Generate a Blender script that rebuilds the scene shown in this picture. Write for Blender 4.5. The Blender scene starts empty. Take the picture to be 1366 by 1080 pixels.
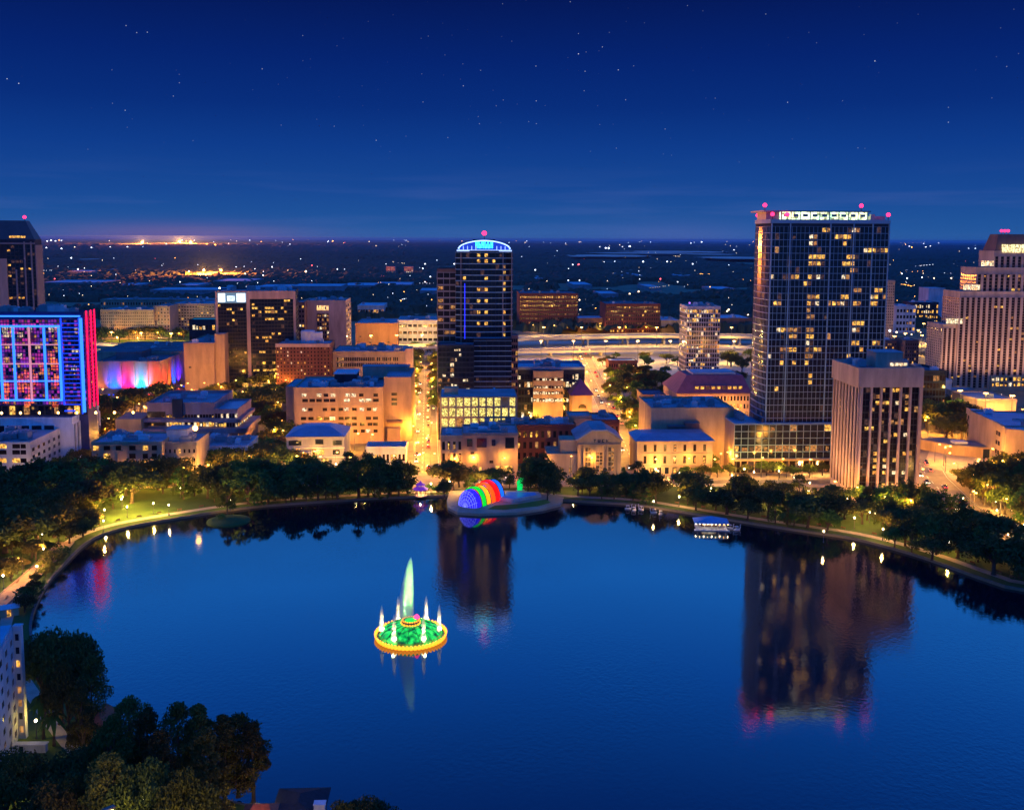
import bpy, math, random
from mathutils import Matrix, Vector, noise
# ------------------------------------------------------------------ camera, sky, exposure
FOC, TILT, ROLL, CAMH, CX, CY = 1300.0, math.atan(140/1300.0), 0.0045, 110.0, 683.0, 459.0
sc = bpy.context.scene
cam_d = bpy.data.cameras.new("camera"); cam = bpy.data.objects.new("camera", cam_d)
sc.collection.objects.link(cam); sc.camera = cam
cam_d.sensor_width = 36; cam_d.lens = 36*FOC/1366; cam_d.shift_y = -81/1366.0
cam_d.clip_start = 1; cam_d.clip_end = 90000
cam.matrix_world = Matrix.Translation((0,0,CAMH)) @ Matrix.Rotation(math.pi/2-TILT,4,'X') @ Matrix.Rotation(ROLL,4,'Z')
sc.view_settings.view_transform = 'Standard'; sc.view_settings.look = 'None'
sc.view_settings.gamma = 1; sc.view_settings.exposure = 0; sc.view_settings.use_curve_mapping = False
sc.cycles.use_denoising = True
sc.cycles.max_bounces = 5; sc.cycles.diffuse_bounces = 2; sc.cycles.glossy_bounces = 3
sc.cycles.transparent_max_bounces = 12; sc.cycles.volume_bounces = 0
sc.cycles.sample_clamp_indirect = 3.0; sc.cycles.sample_clamp_direct = 0
sc.cycles.use_light_tree = True
def lin(r,g,b):
    f=lambda c:(c/255/12.92 if c/255<=.04045 else ((c/255+.055)/1.055)**2.4)
    return (f(r),f(g),f(b),1)
world = bpy.data.worlds.new("World"); sc.world = world; world.use_nodes = True
nt = world.node_tree; nt.nodes.clear(); N=nt.nodes.new; L=nt.links.new
out=N('ShaderNodeOutputWorld'); bg=N('ShaderNodeBackground'); L(bg.outputs[0],out.inputs[0])
tc=N('ShaderNodeTexCoord'); sep=N('ShaderNodeSeparateXYZ'); L(tc.outputs['Generated'],sep.inputs[0])
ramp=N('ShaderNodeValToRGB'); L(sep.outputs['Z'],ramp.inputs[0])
cr=ramp.color_ramp
SKY=[(0.0,(36,90,156)),(.012,(32,86,156)),(.045,(24,74,150)),(.09,(14,60,140)),(.13,(8,46,124)),(.175,(5,36,112)),(.25,(4,20,80)),(.275,(46,140,250)),(.33,(46,168,308)),(.42,(27,132,280)),(.52,(15,88,212)),(.7,(14,84,205)),(1.0,(12,76,185))]  # band above the frame is brightened so the lake reflects more blue
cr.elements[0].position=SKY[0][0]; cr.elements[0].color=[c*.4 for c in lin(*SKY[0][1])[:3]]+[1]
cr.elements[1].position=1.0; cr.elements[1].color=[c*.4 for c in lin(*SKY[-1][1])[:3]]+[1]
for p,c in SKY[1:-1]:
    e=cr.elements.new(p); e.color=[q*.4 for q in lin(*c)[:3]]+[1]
# light pollution: faint purple and orange glow low over the far town
def mth(op,a,b=None):
    m=N('ShaderNodeMath'); m.operation=op
    for i,v in enumerate((a,b)):
        if v is None: continue
        if isinstance(v,(int,float)): m.inputs[i].default_value=v
        else: L(v,m.inputs[i])
    return m.outputs[0]
cur=ramp.outputs[0]
az=mth('DIVIDE',sep.outputs['X'],mth('MAXIMUM',sep.outputs['Y'],0.05))
for (a0,wa,we,col,amt) in ((-.345,.12,.012,(150,90,140),.45),(.17,.09,.016,(95,100,175),.35),(-.05,.6,.012,(70,115,185),.2)):
    d=mth('POWER',mth('DIVIDE',mth('SUBTRACT',az,a0),wa),2.0)
    e=mth('POWER',mth('DIVIDE',sep.outputs['Z'],we),2.0)
    k=mth('MULTIPLY',mth('EXPONENT',mth('MULTIPLY',mth('ADD',d,e),-1.0)),amt)
    mx=N('ShaderNodeMix'); mx.data_type='RGBA'; L(k,mx.inputs[0]); L(cur,mx.inputs[6]); mx.inputs[7].default_value=[q*.4 for q in lin(*col)[:3]]+[1]; cur=mx.outputs[2]
# thin streaks of cloud near the horizon
mp=N('ShaderNodeMapping'); mp.inputs['Scale'].default_value=(3,3,45); L(tc.outputs['Generated'],mp.inputs[0])
nz=N('ShaderNodeTexNoise'); nz.inputs['Scale'].default_value=1.6; nz.inputs['Detail'].default_value=4; L(mp.outputs[0],nz.inputs['Vector'])
st=mth('MULTIPLY',mth('EXPONENT',mth('MULTIPLY',mth('POWER',mth('DIVIDE',mth('SUBTRACT',sep.outputs['Z'],.03),.03),2.0),-1.0)),mth('MULTIPLY',mth('MAXIMUM',mth('SUBTRACT',nz.outputs[0],.5),0.0),.6))
mx=N('ShaderNodeMix'); mx.data_type='RGBA'; L(st,mx.inputs[0]); L(cur,mx.inputs[6]); mx.inputs[7].default_value=[q*.4 for q in lin(105,120,190)[:3]]+[1]; cur=mx.outputs[2]
# stars
vo=N('ShaderNodeTexVoronoi'); vo.inputs['Scale'].default_value=125; L(tc.outputs['Generated'],vo.inputs['Vector'])
s1=mth('MAXIMUM',mth('SUBTRACT',1.0,mth('DIVIDE',vo.outputs['Distance'],.065)),0.0)
sv=N('ShaderNodeSeparateColor'); L(vo.outputs['Color'],sv.inputs[0])
s2=mth('POWER',sv.outputs[0],4.0)
s3=mth('MULTIPLY',mth('MULTIPLY',mth('MULTIPLY',s1,s2),.7),mth('MINIMUM',mth('MAXIMUM',mth('MULTIPLY',mth('SUBTRACT',sep.outputs['Z'],.06),14.0),0.0),1.0))
sa=N('ShaderNodeMix'); sa.data_type='RGBA'; sa.blend_type='ADD'; sa.inputs[0].default_value=1; L(cur,sa.inputs[6])
sm=N('ShaderNodeCombineColor'); L(s3,sm.inputs[0]);L(s3,sm.inputs[1]);L(s3,sm.inputs[2]); L(sm.outputs[0],sa.inputs[7])
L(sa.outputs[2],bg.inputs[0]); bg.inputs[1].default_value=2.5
world.cycles.sampling_method='MANUAL'; world.cycles.sample_map_resolution=256

# ------------------------------------------------------------------ geometry of the place
ct,stl=math.cos(TILT),math.sin(TILT); cr_,sr_=math.cos(ROLL),math.sin(ROLL)
def ray(px,py):
    u,v=px-CX,CY-py
    u,v=u*cr_-v*sr_,u*sr_+v*cr_
    return Vector((u,v*stl+FOC*ct,v*ct-FOC*stl))
def gp(px,py,z=0.0):
    d=ray(px,py); t=(z-CAMH)/d.z
    return Vector((d.x*t,d.y*t,z))
def proj(P):
    x,y,h=P[0],P[1],P[2]-CAMH
    dep=y*ct-h*stl; u=x/dep*FOC; v=(y*stl+h*ct)/dep*FOC
    u,v=u*cr_+v*sr_,-u*sr_+v*cr_
    return CX+u,CY-v
def zat(x,y,py):
    z=20.0
    for _ in range(8):
        p=proj((x,y,z)); q=proj((x,y,z+1)); z+=(py-p[1])/(q[1]-p[1])
    return z
G=math.radians(2.8)
COL=sc.collection
def tag(o,label=None,cat=None,group=None,kind=None):
    for k,v in (('label',label),('category',cat),('group',group),('kind',kind)):
        if v: o[k]=v
    return o
def empty(name,loc,rz=0,label=None,cat=None,group=None):
    o=bpy.data.objects.new(name,None); o.empty_display_size=1; COL.objects.link(o); o.location=loc; o.rotation_euler=(0,0,rz)
    return tag(o,label,cat,group)
class MB:
    def __init__(s): s.v=[];s.f=[];s.m=[];s.o=(0,0);s.a=0;s.z=0
    def tf(s,ox=0,oy=0,a=0,z=0): s.o=(ox,oy);s.a=a;s.z=z;return s
    def add(s,vs,fs,mi=0):
        c,n=math.cos(s.a),math.sin(s.a); b=len(s.v)
        for (x,y,z) in vs: s.v.append((s.o[0]+x*c-y*n,s.o[1]+x*n+y*c,z+s.z))
        for f in fs: s.f.append(tuple(b+i for i in f)); s.m.append(mi)
    def box(s,x0,x1,y0,y1,z0,z1,mi=0):
        s.add([(x0,y0,z0),(x1,y0,z0),(x1,y1,z0),(x0,y1,z0),(x0,y0,z1),(x1,y0,z1),(x1,y1,z1),(x0,y1,z1)],
              [(0,1,5,4),(1,2,6,5),(2,3,7,6),(3,0,4,7),(4,5,6,7),(3,2,1,0)],mi)
    def prism(s,poly,z0,z1,mi=0,cap=True,z1b=None):
        n=len(poly); tops=[z1]*n if z1b is None else z1b
        s.add([(x,y,z0) for x,y in poly]+[(p[0],p[1],tops[i]) for i,p in enumerate(poly)],
              [(i,(i+1)%n,n+(i+1)%n,n+i) for i in range(n)]+([tuple(range(n,2*n)),tuple(range(n-1,-1,-1))] if cap else []),mi)
    def loft(s,rings,mi=0,cap=True,closed=True):
        n=len(rings[0]); vs=[p for r in rings for p in r]; fs=[]
        for k in range(len(rings)-1):
            for i in range(n if closed else n-1):
                j=(i+1)%n; fs.append((k*n+i,k*n+j,(k+1)*n+j,(k+1)*n+i))
        if cap: fs.append(tuple(range((len(rings)-1)*n,len(rings)*n))); fs.append(tuple(range(n-1,-1,-1)))
        s.add(vs,fs,mi)
    def lathe(s,prof,cx=0,cy=0,seg=16,mi=0,cap=True):
        s.loft([[(cx+r*math.cos(2*math.pi*i/seg),cy+r*math.sin(2*math.pi*i/seg),z) for i in range(seg)] for r,z in prof],mi,cap)
    def tube(s,pts,rs,seg=6,mi=0):
        rings=[]
        for k,p in enumerate(pts):
            p=Vector(p); a=Vector(pts[max(k-1,0)]); b=Vector(pts[min(k+1,len(pts)-1)]); d=(b-a).normalized()
            u=d.cross(Vector((0.3,1,0.1))).normalized(); w=d.cross(u)
            rings.append([tuple(p+(u*math.cos(2*math.pi*i/seg)+w*math.sin(2*math.pi*i/seg))*rs[k]) for i in range(seg)])
        s.loft(rings,mi)
    def build(s,name,mats,parent=None,smooth=False,loc=None):
        me=bpy.data.meshes.new(name); me.from_pydata(s.v,[],s.f)
        mats=mats if isinstance(mats,(list,tuple)) else [mats]
        for m in mats: me.materials.append(m)
        me.polygons.foreach_set('material_index',s.m)
        if smooth: me.polygons.foreach_set('use_smooth',[True]*len(s.f))
        me.update()
        o=bpy.data.objects.new(name,me); COL.objects.link(o)
        if parent: o.parent=parent
        if loc is not None: o.location=loc
        return o
# ------------------------------------------------------------------ materials
MATS={}
def mat(name,col,rough=.8,var=.25,scale=.15,emit=None,es=0,metal=0,spec=.3,bump=0,col2=None,rnd=0):
    if name in MATS: return MATS[name]
    m=bpy.data.materials.new(name); m.use_nodes=True; t=m.node_tree; p=t.nodes['Principled BSDF']; n=t.nodes.new; l=t.links.new
    p.inputs['Roughness'].default_value=rough; p.inputs['Metallic'].default_value=metal; p.inputs['Specular IOR Level'].default_value=spec
    p.inputs['Base Color'].default_value=(*col,1)
    if var or col2:
        g=n('ShaderNodeNewGeometry'); z=n('ShaderNodeTexNoise'); z.inputs['Scale'].default_value=scale; z.inputs['Detail'].default_value=5; z.inputs['Roughness'].default_value=.65
        if name.startswith('wall_'):
            mpg=n('ShaderNodeMapping'); mpg.inputs['Scale'].default_value=(1.8,1.8,.4); l(g.outputs['Position'],mpg.inputs[0]); l(mpg.outputs[0],z.inputs['Vector'])
        else: l(g.outputs['Position'],z.inputs['Vector'])
        mr=n('ShaderNodeMapRange'); mr.inputs[1].default_value=.3; mr.inputs[2].default_value=.7; l(z.outputs[0],mr.inputs[0])
        x=n('ShaderNodeMix'); x.data_type='RGBA'; l(mr.outputs[0],x.inputs[0])
        c2=col2 or tuple(c*(1+var) for c in col); c1=col if col2 else tuple(c*(1-var) for c in col)
        x.inputs[6].default_value=(*c1,1); x.inputs[7].default_value=(*c2,1); res=x.outputs[2]
        if rnd:
            oi=n('ShaderNodeObjectInfo'); h=n('ShaderNodeHueSaturation'); mr2=n('ShaderNodeMapRange'); l(oi.outputs['Random'],mr2.inputs[0]); mr2.inputs[3].default_value=1-rnd; mr2.inputs[4].default_value=1+rnd
            l(mr2.outputs[0],h.inputs['Value']); mr3=n('ShaderNodeMapRange'); l(oi.outputs['Random'],mr3.inputs[0]); mr3.inputs[3].default_value=.46; mr3.inputs[4].default_value=.53; l(mr3.outputs[0],h.inputs['Hue']); l(res,h.inputs['Color']); res=h.outputs[0]
        l(res,p.inputs['Base Color'])
        if bump:
            b=n('ShaderNodeBump'); b.inputs['Strength'].default_value=bump; l(z.outputs[0],b.inputs['Height']); l(b.outputs[0],p.inputs['Normal'])
    if emit:
        p.inputs['Emission Color'].default_value=(*emit,1); p.inputs['Emission Strength'].default_value=es
        m.cycles.emission_sampling='NONE'
    MATS[name]=m; return m
def litwin(name,c1,c2,s,scale=.45):
    """a lit room behind glass: brightness and tint vary from room to room"""
    m=bpy.data.materials.new(name); m.use_nodes=True; t=m.node_tree; p=t.nodes['Principled BSDF']; n=t.nodes.new; l=t.links.new
    p.inputs['Base Color'].default_value=(.03,.03,.03,1); p.inputs['Roughness'].default_value=.15
    g=n('ShaderNodeNewGeometry'); z=n('ShaderNodeTexNoise'); z.inputs['Scale'].default_value=scale; z.inputs['Detail'].default_value=3; z.inputs['Roughness'].default_value=.8; l(g.outputs['Position'],z.inputs['Vector'])
    mr=n('ShaderNodeMapRange'); mr.inputs[1].default_value=.33; mr.inputs[2].default_value=.66; l(z.outputs[0],mr.inputs[0])
    x=n('ShaderNodeMix'); x.data_type='RGBA'; l(mr.outputs[0],x.inputs[0]); x.inputs[6].default_value=(*c1,1); x.inputs[7].default_value=(*c2,1)
    l(x.outputs[2],p.inputs['Emission Color'])
    z2=n('ShaderNodeTexNoise'); z2.inputs['Scale'].default_value=scale*2.3; z2.inputs['Detail'].default_value=2; l(g.outputs['Position'],z2.inputs['Vector'])
    m2=n('ShaderNodeMapRange'); m2.inputs[1].default_value=.35; m2.inputs[2].default_value=.65; m2.inputs[3].default_value=.15*s; m2.inputs[4].default_value=1.7*s; l(z2.outputs[0],m2.inputs[0]); l(m2.outputs[0],p.inputs['Emission Strength'])
    m.cycles.emission_sampling='NONE'; MATS[name]=m; return m
def wall(name,c,**k): return mat('wall_'+name,c,rough=.85,var=.27,scale=k.pop('scale',.11),**k)
W_TAN=wall('tan',(.40,.28,.20)); W_PINK=wall('pink',(.52,.345,.26)); W_CREAM=wall('cream',(.44,.32,.20)); W_WHITE=wall('white',(.62,.58,.54))
W_BRICK=wall('brick',(.19,.065,.04)); W_ORANGE=wall('orange',(.50,.32,.17)); W_GREY=wall('grey',(.30,.29,.31)); W_DARK=wall('dark',(.022,.032,.05)); W_BROWN=wall('brown',(.20,.11,.09))
W_BLUEW=wall('pale',(.55,.56,.60)); W_RED=wall('red',(.15,.04,.035)); W_TERRA=wall('terra',(.34,.15,.08))
ROOF=mat('roof_membrane',(.33,.34,.36),rough=.9,var=.35,scale=.07,bump=.1); ROOFD=mat('roof_dark',(.14,.15,.17),rough=.9,var=.4,scale=.08)
ROOFL=mat('roof_light',(.6,.62,.66),rough=.85,var=.25,scale=.07); ROOFP=mat('roof_purple',(.24,.09,.13),rough=.7,var=.2,scale=.3); ROOFM=mat('roof_metal',(.26,.36,.46),rough=.45,var=.15,scale=.2,metal=.3)
ROOFT=mat('roof_tile',(.42,.12,.06),rough=.8,var=.3,scale=1.2)
METAL=mat('metal_grey',(.35,.36,.38),rough=.5,var=.2,scale=.5,metal=.5); MULL=mat('mullion',(.25,.41,.52),rough=.5,var=.1,metal=.1); MULLP=mat('mullion_pink',(.30,.25,.24),rough=.6,var=.1)
BLACK=mat('black_metal',(.03,.03,.03),rough=.5,var=0)
GLASS=mat('dark_glass',(.010,.014,.026),rough=.12,var=.5,scale=.25,spec=.45); GLASSB=mat('dark_glass_brown',(.022,.013,.012),rough=.15,var=.5,scale=.25,spec=.35)
LY=litwin('lit_window_yellow',(.55,.16,.012),(1,.60,.11),1.35); LO=litwin('lit_window_orange',(.8,.25,.05),(1,.5,.15),.45); LW=litwin('lit_window_white',(.7,.42,.16),(1,.86,.6),1.2)
LD=litwin('dim_window',(.25,.12,.10),(.5,.2,.1),.16); LV=litwin('violet_window',(.02,.03,.6),(.65,.015,.12),.75,.10)
LITS=[LY,LO,LW,LD]
BEACON=mat('beacon_red',(.8,.05,.1),var=0,emit=(1,.02,.10),es=4.5)
def glow(name,c,s): return mat(name,c,var=0,emit=c,es=s)
BULB=glow('bulb_warm',(1,.50,.12),14); BULBW=glow('bulb_white',(1,.80,.5),10)
# ------------------------------------------------------------------ building kit
_pane={}
def pane_mesh(m):
    if m.name not in _pane:
        b=MB(); b.box(0,1,-.05,.02,0,1); me=bpy.data.meshes.new('window'); me.from_pydata(b.v,[],b.f); me.materials.append(m); _pane[m.name]=me
    return _pane[m.name]
class Bld:
    def __init__(s,name,label,cat,xl,xr,yb,yt,depth,g=G,group=None,seed=None,zb=0.0):
        s.rng=random.Random(seed if seed is not None else hash_(name+label)); s.g=g
        def foot(px,line=None):
            q=px
            for _ in range(6):
                if line is None: P=gp(q,yb)
                else:
                    d=ray(q,yb); P0,u=line; den=d.x*u.y-d.y*u.x; t=(P0.x*u.y-P0.y*u.x)/den; P=Vector((d.x*t,d.y*t,0))
                z=zat(P.x,P.y,yt) if line is None else s.H
                q+=px-proj((P.x,P.y,z))[0]
            return P
        s.P=foot(xl); s.H=zat(s.P.x,s.P.y,yt); u=Vector((math.cos(g),math.sin(g),0))
        Q=foot(xr,(s.P,u)); s.W=(Q-s.P).length; s.D=depth; s.u=u; s.n=Vector((-math.sin(g),math.cos(g),0))
        s.root=empty(name,s.P,g,label,cat,group)
        s.wb=MB(); s.wm=[]; s.wins=[]
    def mi(s,m):
        if m not in s.wm: s.wm.append(m)
        return s.wm.index(m)
    def loc(s,px,py):            # pixel on the front plane -> local x, z
        d=ray(px,py); P0,u=s.P,s.u; den=d.x*u.y-d.y*u.x; t=(P0.x*u.y-P0.y*u.x)/den; P=Vector((d.x*t,d.y*t,0)); return (P-s.P).dot(u), CAMH+d.z*t
    def lx(s,px,py=None): return s.loc(px,py or 480)[0]
    def lz(s,py,px=None): return s.loc(px or proj(s.P)[0],py)[1]
    def body(s,x0,x1,y0,y1,z0,z1,m,roof=ROOF,par=1.0,parm=None,rz=None):
        """one block: walls, a roof sheet set inside a parapet"""
        i=s.mi(m); s.wb.tf(); s.wb.box(x0,x1,y0,y1,z0,z1,i)
        if roof is None: return
        t=.35; pm=s.mi(parm or m); b=s.wb; e=.12
        b.box(x0-e,x1+e,y0-e,y0+t,z1+.003,z1+par,pm); b.box(x0-e,x1+e,y1-t,y1+e,z1+.003,z1+par,pm)
        b.box(x0-e,x0+t,y0+t,y1-t,z1+.003,z1+par,pm); b.box(x1-t,x1+e,y0+t,y1-t,z1+.003,z1+par,pm)
        r=MB(); r.box(x0+t,x1-t,y0+t,y1-t,z1+.01,z1+.2); o=r.build('roof',roof,s.root)
    def units(s,x0,x1,y0,y1,z,n=4,big=1.0):
        n=int(n*1.7)
        for k in range(n):
            w=s.rng.uniform(2,5)*big; d=s.rng.uniform(2,4)*big; h=s.rng.uniform(1.3,2.8)*big
            if x1-x0<w+1 or y1-y0<d+1: continue
            x=s.rng.uniform(x0+.5,x1-w-.5); y=s.rng.uniform(y0+.5,y1-d-.5)
            b=MB(); b.box(x,x+w,y,y+d,z+.3,z+h); b.box(x-.1,x+w+.1,y-.1,y+d+.1,z+h+.003,z+h+.2)
            for q in range(2): b.lathe([(min(w,d)*.2,z+h+.2),(min(w,d)*.2,z+h+.7)],x+w*(.3+.4*q),y+d/2,8)
            for (sx,sy) in ((0,0),(w-.3,0),(0,d-.3),(w-.3,d-.3)): b.box(x+sx,x+sx+.3,y+sy,y+sy+.3,z,z+.3)
            b.build('rooftop_unit',s.rng.choice([METAL,ROOFL,W_GREY]),s.root)
        if x1-x0>14 and y1-y0>9 and n>2:
            for q in range(2):
                y=s.rng.uniform(y0+2,y1-2); xa=s.rng.uniform(x0+1,x0+(x1-x0)*.4); xb=xa+(x1-x0)*.45; b=MB(); b.box(xa,xb,y,y+.7,z+.4,z+1.0); b.box(xb-.7,xb,y+.7,min(y+5,y1-.5),z+.4,z+.998)
                for k in range(5): b.box(xa+(xb-xa)*k/5,xa+(xb-xa)*k/5+.2,y+.1,y+.6,z,z+.4)
                b.build('roof_duct',METAL,s.root)
    def facade(s,p0,p1,z0,z1,nx,nz,wf=.7,hf=.6,pd=.3,sd=.25,m=None,sm=None,lit=.1,mats=(LY,LO,LW),wts=(5,2,1),dark=None,flat=False,litset=None,rowlit=None,pm=None,mx=0,lowdim=0):
        m=m or W_TAN; dark=dark or GLASS; wts=(tuple(wts)+(1,)*9)[:len(mats)]
        L=math.hypot(p1[0]-p0[0],p1[1]-p0[1]); a=math.atan2(p1[1]-p0[1],p1[0]-p0[0]); b=s.wb; b.tf(p0[0],p0[1],a)
        cw=(L-2*mx)/nx; ch=(z1-z0)/nz; gw=cw*(1-wf); gh=ch*(1-hf); im=s.mi(pm or m); isp=s.mi(sm or m)
        if not flat:
            if gw>.02:
                for i in range(nx+1):
                    xa=mx+i*cw-gw/2; xb=xa+gw
                    b.box(max(xa,0.01),min(xb,L-.01),-pd,.1,z0,z1,im)
            if gh>.02:
                for j in range(nz+1):
                    za=z0+j*ch-gh/2; zb=za+gh
                    b.box(0.02,L-.02,-sd,.08,max(za,z0+.01),min(zb,z1-.01),isp)
            if mx>0:
                b.box(.005,mx,-pd-.004,.12,z0,z1,im); b.box(L-mx,L-.005,-pd-.004,.12,z0,z1,im)
        for i in range(nx):
            for j in range(nz):
                r=s.rng.random(); on=False
                pr=lit if rowlit is None else rowlit.get(j,lit)
                if litset is not None and (i,j) in litset:
                    mm=dark; q=litset[(i,j)]
                    if q: s.wins.append((True,cw*ch,(p0[0]+.06*math.sin(a),p0[1]-.06*math.cos(a)),a,mx+i*cw+gw/2+cw*.08,z0+j*ch+gh/2+ch*.14,cw*wf*.86,ch*hf*.66,q))
                elif r<pr: mm=s.rng.choices(mats,wts)[0]; on=True
                elif s.rng.random()<lowdim: mm=LD
                else: mm=dark
                ex=.01 if flat else .06
                if on and (litset is None or (i,j) not in litset) and mm in LITS and cw*wf>1.2 and s.rng.random()<.55:
                    fw,fh=s.rng.uniform(.4,.9),s.rng.uniform(.45,.85); fx=s.rng.uniform(.04,.96-fw); s.wins.append((True,cw*ch,(p0[0]+.06*math.sin(a),p0[1]-.06*math.cos(a)),a,mx+i*cw+gw/2+cw*wf*fx,z0+j*ch+gh/2+ch*hf*.08,cw*wf*fw,ch*hf*fh,mm)); mm=dark; on=False
                s.wins.append((on,cw*wf*ch*hf,p0,a,mx+i*cw+gw/2-ex,z0+j*ch+gh/2-ex,cw*wf+2*ex,ch*hf+2*ex,mm))
    def finish(s,parts=True):
        if s.wins:
            ws=sorted(s.wins,key=lambda w:(-int(w[0]),-w[1])); ind=ws[:100] if parts else []; rest=ws[100:] if parts else ws
            for on,ar,p0,a,x,z,w,h,mm in ind:
                o=bpy.data.objects.new('window',pane_mesh(mm)); COL.objects.link(o); o.parent=s.root
                o.location=(p0[0]+x*math.cos(a),p0[1]+x*math.sin(a),z); o.rotation_euler=(0,0,a); o.scale=(w,1,h)
            if rest:
                b=MB() if parts else s.wb; ml=[]
                for on,ar,p0,a,x,z,w,h,mm in rest:
                    b.tf(p0[0],p0[1],a)
                    if parts:
                        if mm not in ml: ml.append(mm)
                        k=ml.index(mm)
                    else: k=s.mi(mm)
                    b.box(x,x+w,-.05,.02,z,z+h,k)
                if parts: tag(b.build('window',ml,s.root),kind='stuff')
        s.wb.build('wall',s.wm,s.root); return s.root
    def F(s,x0=0,x1=None,y=0): return (x0,y),(s.W if x1 is None else x1,y)
    def R(s,y0=0,y1=None,x=None): x=s.W if x is None else x; return (x,y0),(x,s.D if y1 is None else y1)
    def Lf(s,y0=0,y1=None,x=0): return (x,s.D if y1 is None else y1),(x,y0)
    def Bk(s,x0=0,x1=None,y=None): y=s.D if y is None else y; return (s.W if x1 is None else x1,y),(x0,y)
    def part(s,name,mb,m,parent=None,smooth=False): return mb.build(name,m,parent or s.root,smooth)
    def beacon(s,x,y,z,r=.4,m=None,h=1.5):
        b=MB(); b.box(x-.15,x+.15,y-.15,y+.15,z,z+h,0); b.lathe([(r*.5,z+h),(r,z+h+r*.6),(r,z+h+r*1.2),(r*.4,z+h+r*1.8)],x,y,8,1)
        b.build('beacon',[BLACK,m or BEACON],s.root)
def hash_(t):
    h=7
    for c in t: h=(h*31+ord(c))%1000003
    return h
LIGHTS=[]
def plight(parent,loc,power,col=(1,.55,.18),r=.35,name='lamp_light'):
    key=(power,col,r)
    d=bpy.data.lights.new(name,'POINT'); d.energy=power; d.color=col; d.shadow_soft_size=r
    o=bpy.data.objects.new(name,d); COL.objects.link(o); o.location=loc
    if parent: o.parent=parent
    return o
# ------------------------------------------------------------------ the setting
from mathutils.geometry import tessellate_polygon
def chaikin(p,n=2):
    for _ in range(n):
        q=[]
        for i in range(len(p)):
            a,b=p[i],p[(i+1)%len(p)]; q+= [a*.75+b*.25,a*.25+b*.75]
        p=q
    return p
shore_px=[(128,972),(84,915),(46,865),(40,826),(62,778),(90,748),(110,727),(130,714),(165,703),(215,694),(270,685),(330,676),(390,671),(440,668),(500,664),(550,662),(605,660),(680,660),(740,666),(790,669),(850,672),(915,683),(1000,697),(1080,709),(1140,717),(1225,740),(1300,768),(1366,790)]
lake=[gp(*p) for p in shore_px]
lake=lake+[Vector((330,215,0)),Vector((340,120,0)),Vector((250,20,0)),Vector((60,20,0)),gp(560,1150),gp(480,1098),gp(400,1090),gp(330,1072),gp(235,1052),gp(175,1015)]
lake=chaikin(lake,2)
def area2(p): return sum(p[i].x*p[(i+1)%len(p)].y-p[(i+1)%len(p)].x*p[i].y for i in range(len(p)))
if area2(lake)<0: lake.reverse()
def off(poly,d):
    n=len(poly); r=[]
    for i in range(n):
        t=(poly[(i+1)%n]-poly[i-1]).normalized(); r.append(poly[i]+Vector((t.y,-t.x,0))*d)
    return r
def poly_obj(name,loops,z,m,kind='structure',skirt=None):
    tri=tessellate_polygon([[Vector((v.x,v.y,0)) for v in l] for l in loops]); vs=[v for l in loops for v in l]
    b=MB(); fs=[]
    for t in tri:
        a,bb,c=(vs[i] for i in t)
        fs.append(t if (bb.x-a.x)*(c.y-a.y)-(c.x-a.x)*(bb.y-a.y)>0 else t[::-1])
    b.add([(v.x,v.y,z) for v in vs],fs)
    if skirt is not None:
        for l in loops[-1:]:
            n=len(l); b.add([(v.x,v.y,z) for v in l]+[(v.x,v.y,skirt) for v in l],[(i,(i+1)%n,n+(i+1)%n,n+i) for i in range(n)])
    return tag(b.build(name,m),kind=kind)
GROUND=mat('city_ground',(.36,.27,.15),rough=.95,col2=(.14,.13,.07),scale=.02)
LAWN=mat('lawn_grass',(.05,.10,.018),rough=1,col2=(.09,.13,.03),scale=.12)
CONC_K=mat('kerb_concrete',(.13,.125,.115),rough=.9,var=.35,scale=.5)
PATH=mat('path_concrete',(.45,.36,.26),rough=.9,var=.2,scale=.4)
ASPH=mat('road_asphalt',(.20,.165,.12),rough=.7,var=.3,scale=.15)
PLAZA=mat('plaza_paving',(.48,.37,.23),rough=.85,var=.25,scale=.08)
CONC=mat('highway_concrete',(.55,.48,.36),rough=.8,var=.2,scale=.05)
PAINT=mat('road_paint',(.75,.72,.6),rough=.7,var=.1)
big=[Vector((-50000,-600,0)),Vector((50000,-600,0)),Vector((50000,70000,0)),Vector((-50000,70000,0))]
poly_obj('ground',[big,lake],0,GROUND,skirt=-1.6)
poly_obj('lawn',[off(lake,55),off(lake,.02)],.012,LAWN)
poly_obj('lake_kerb',[off(lake,.7),off(lake,.01)],.16,CONC_K,skirt=-1.5)
poly_obj('lake_path',[off(lake,8.5),off(lake,5.2)],.03,PATH)
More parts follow.
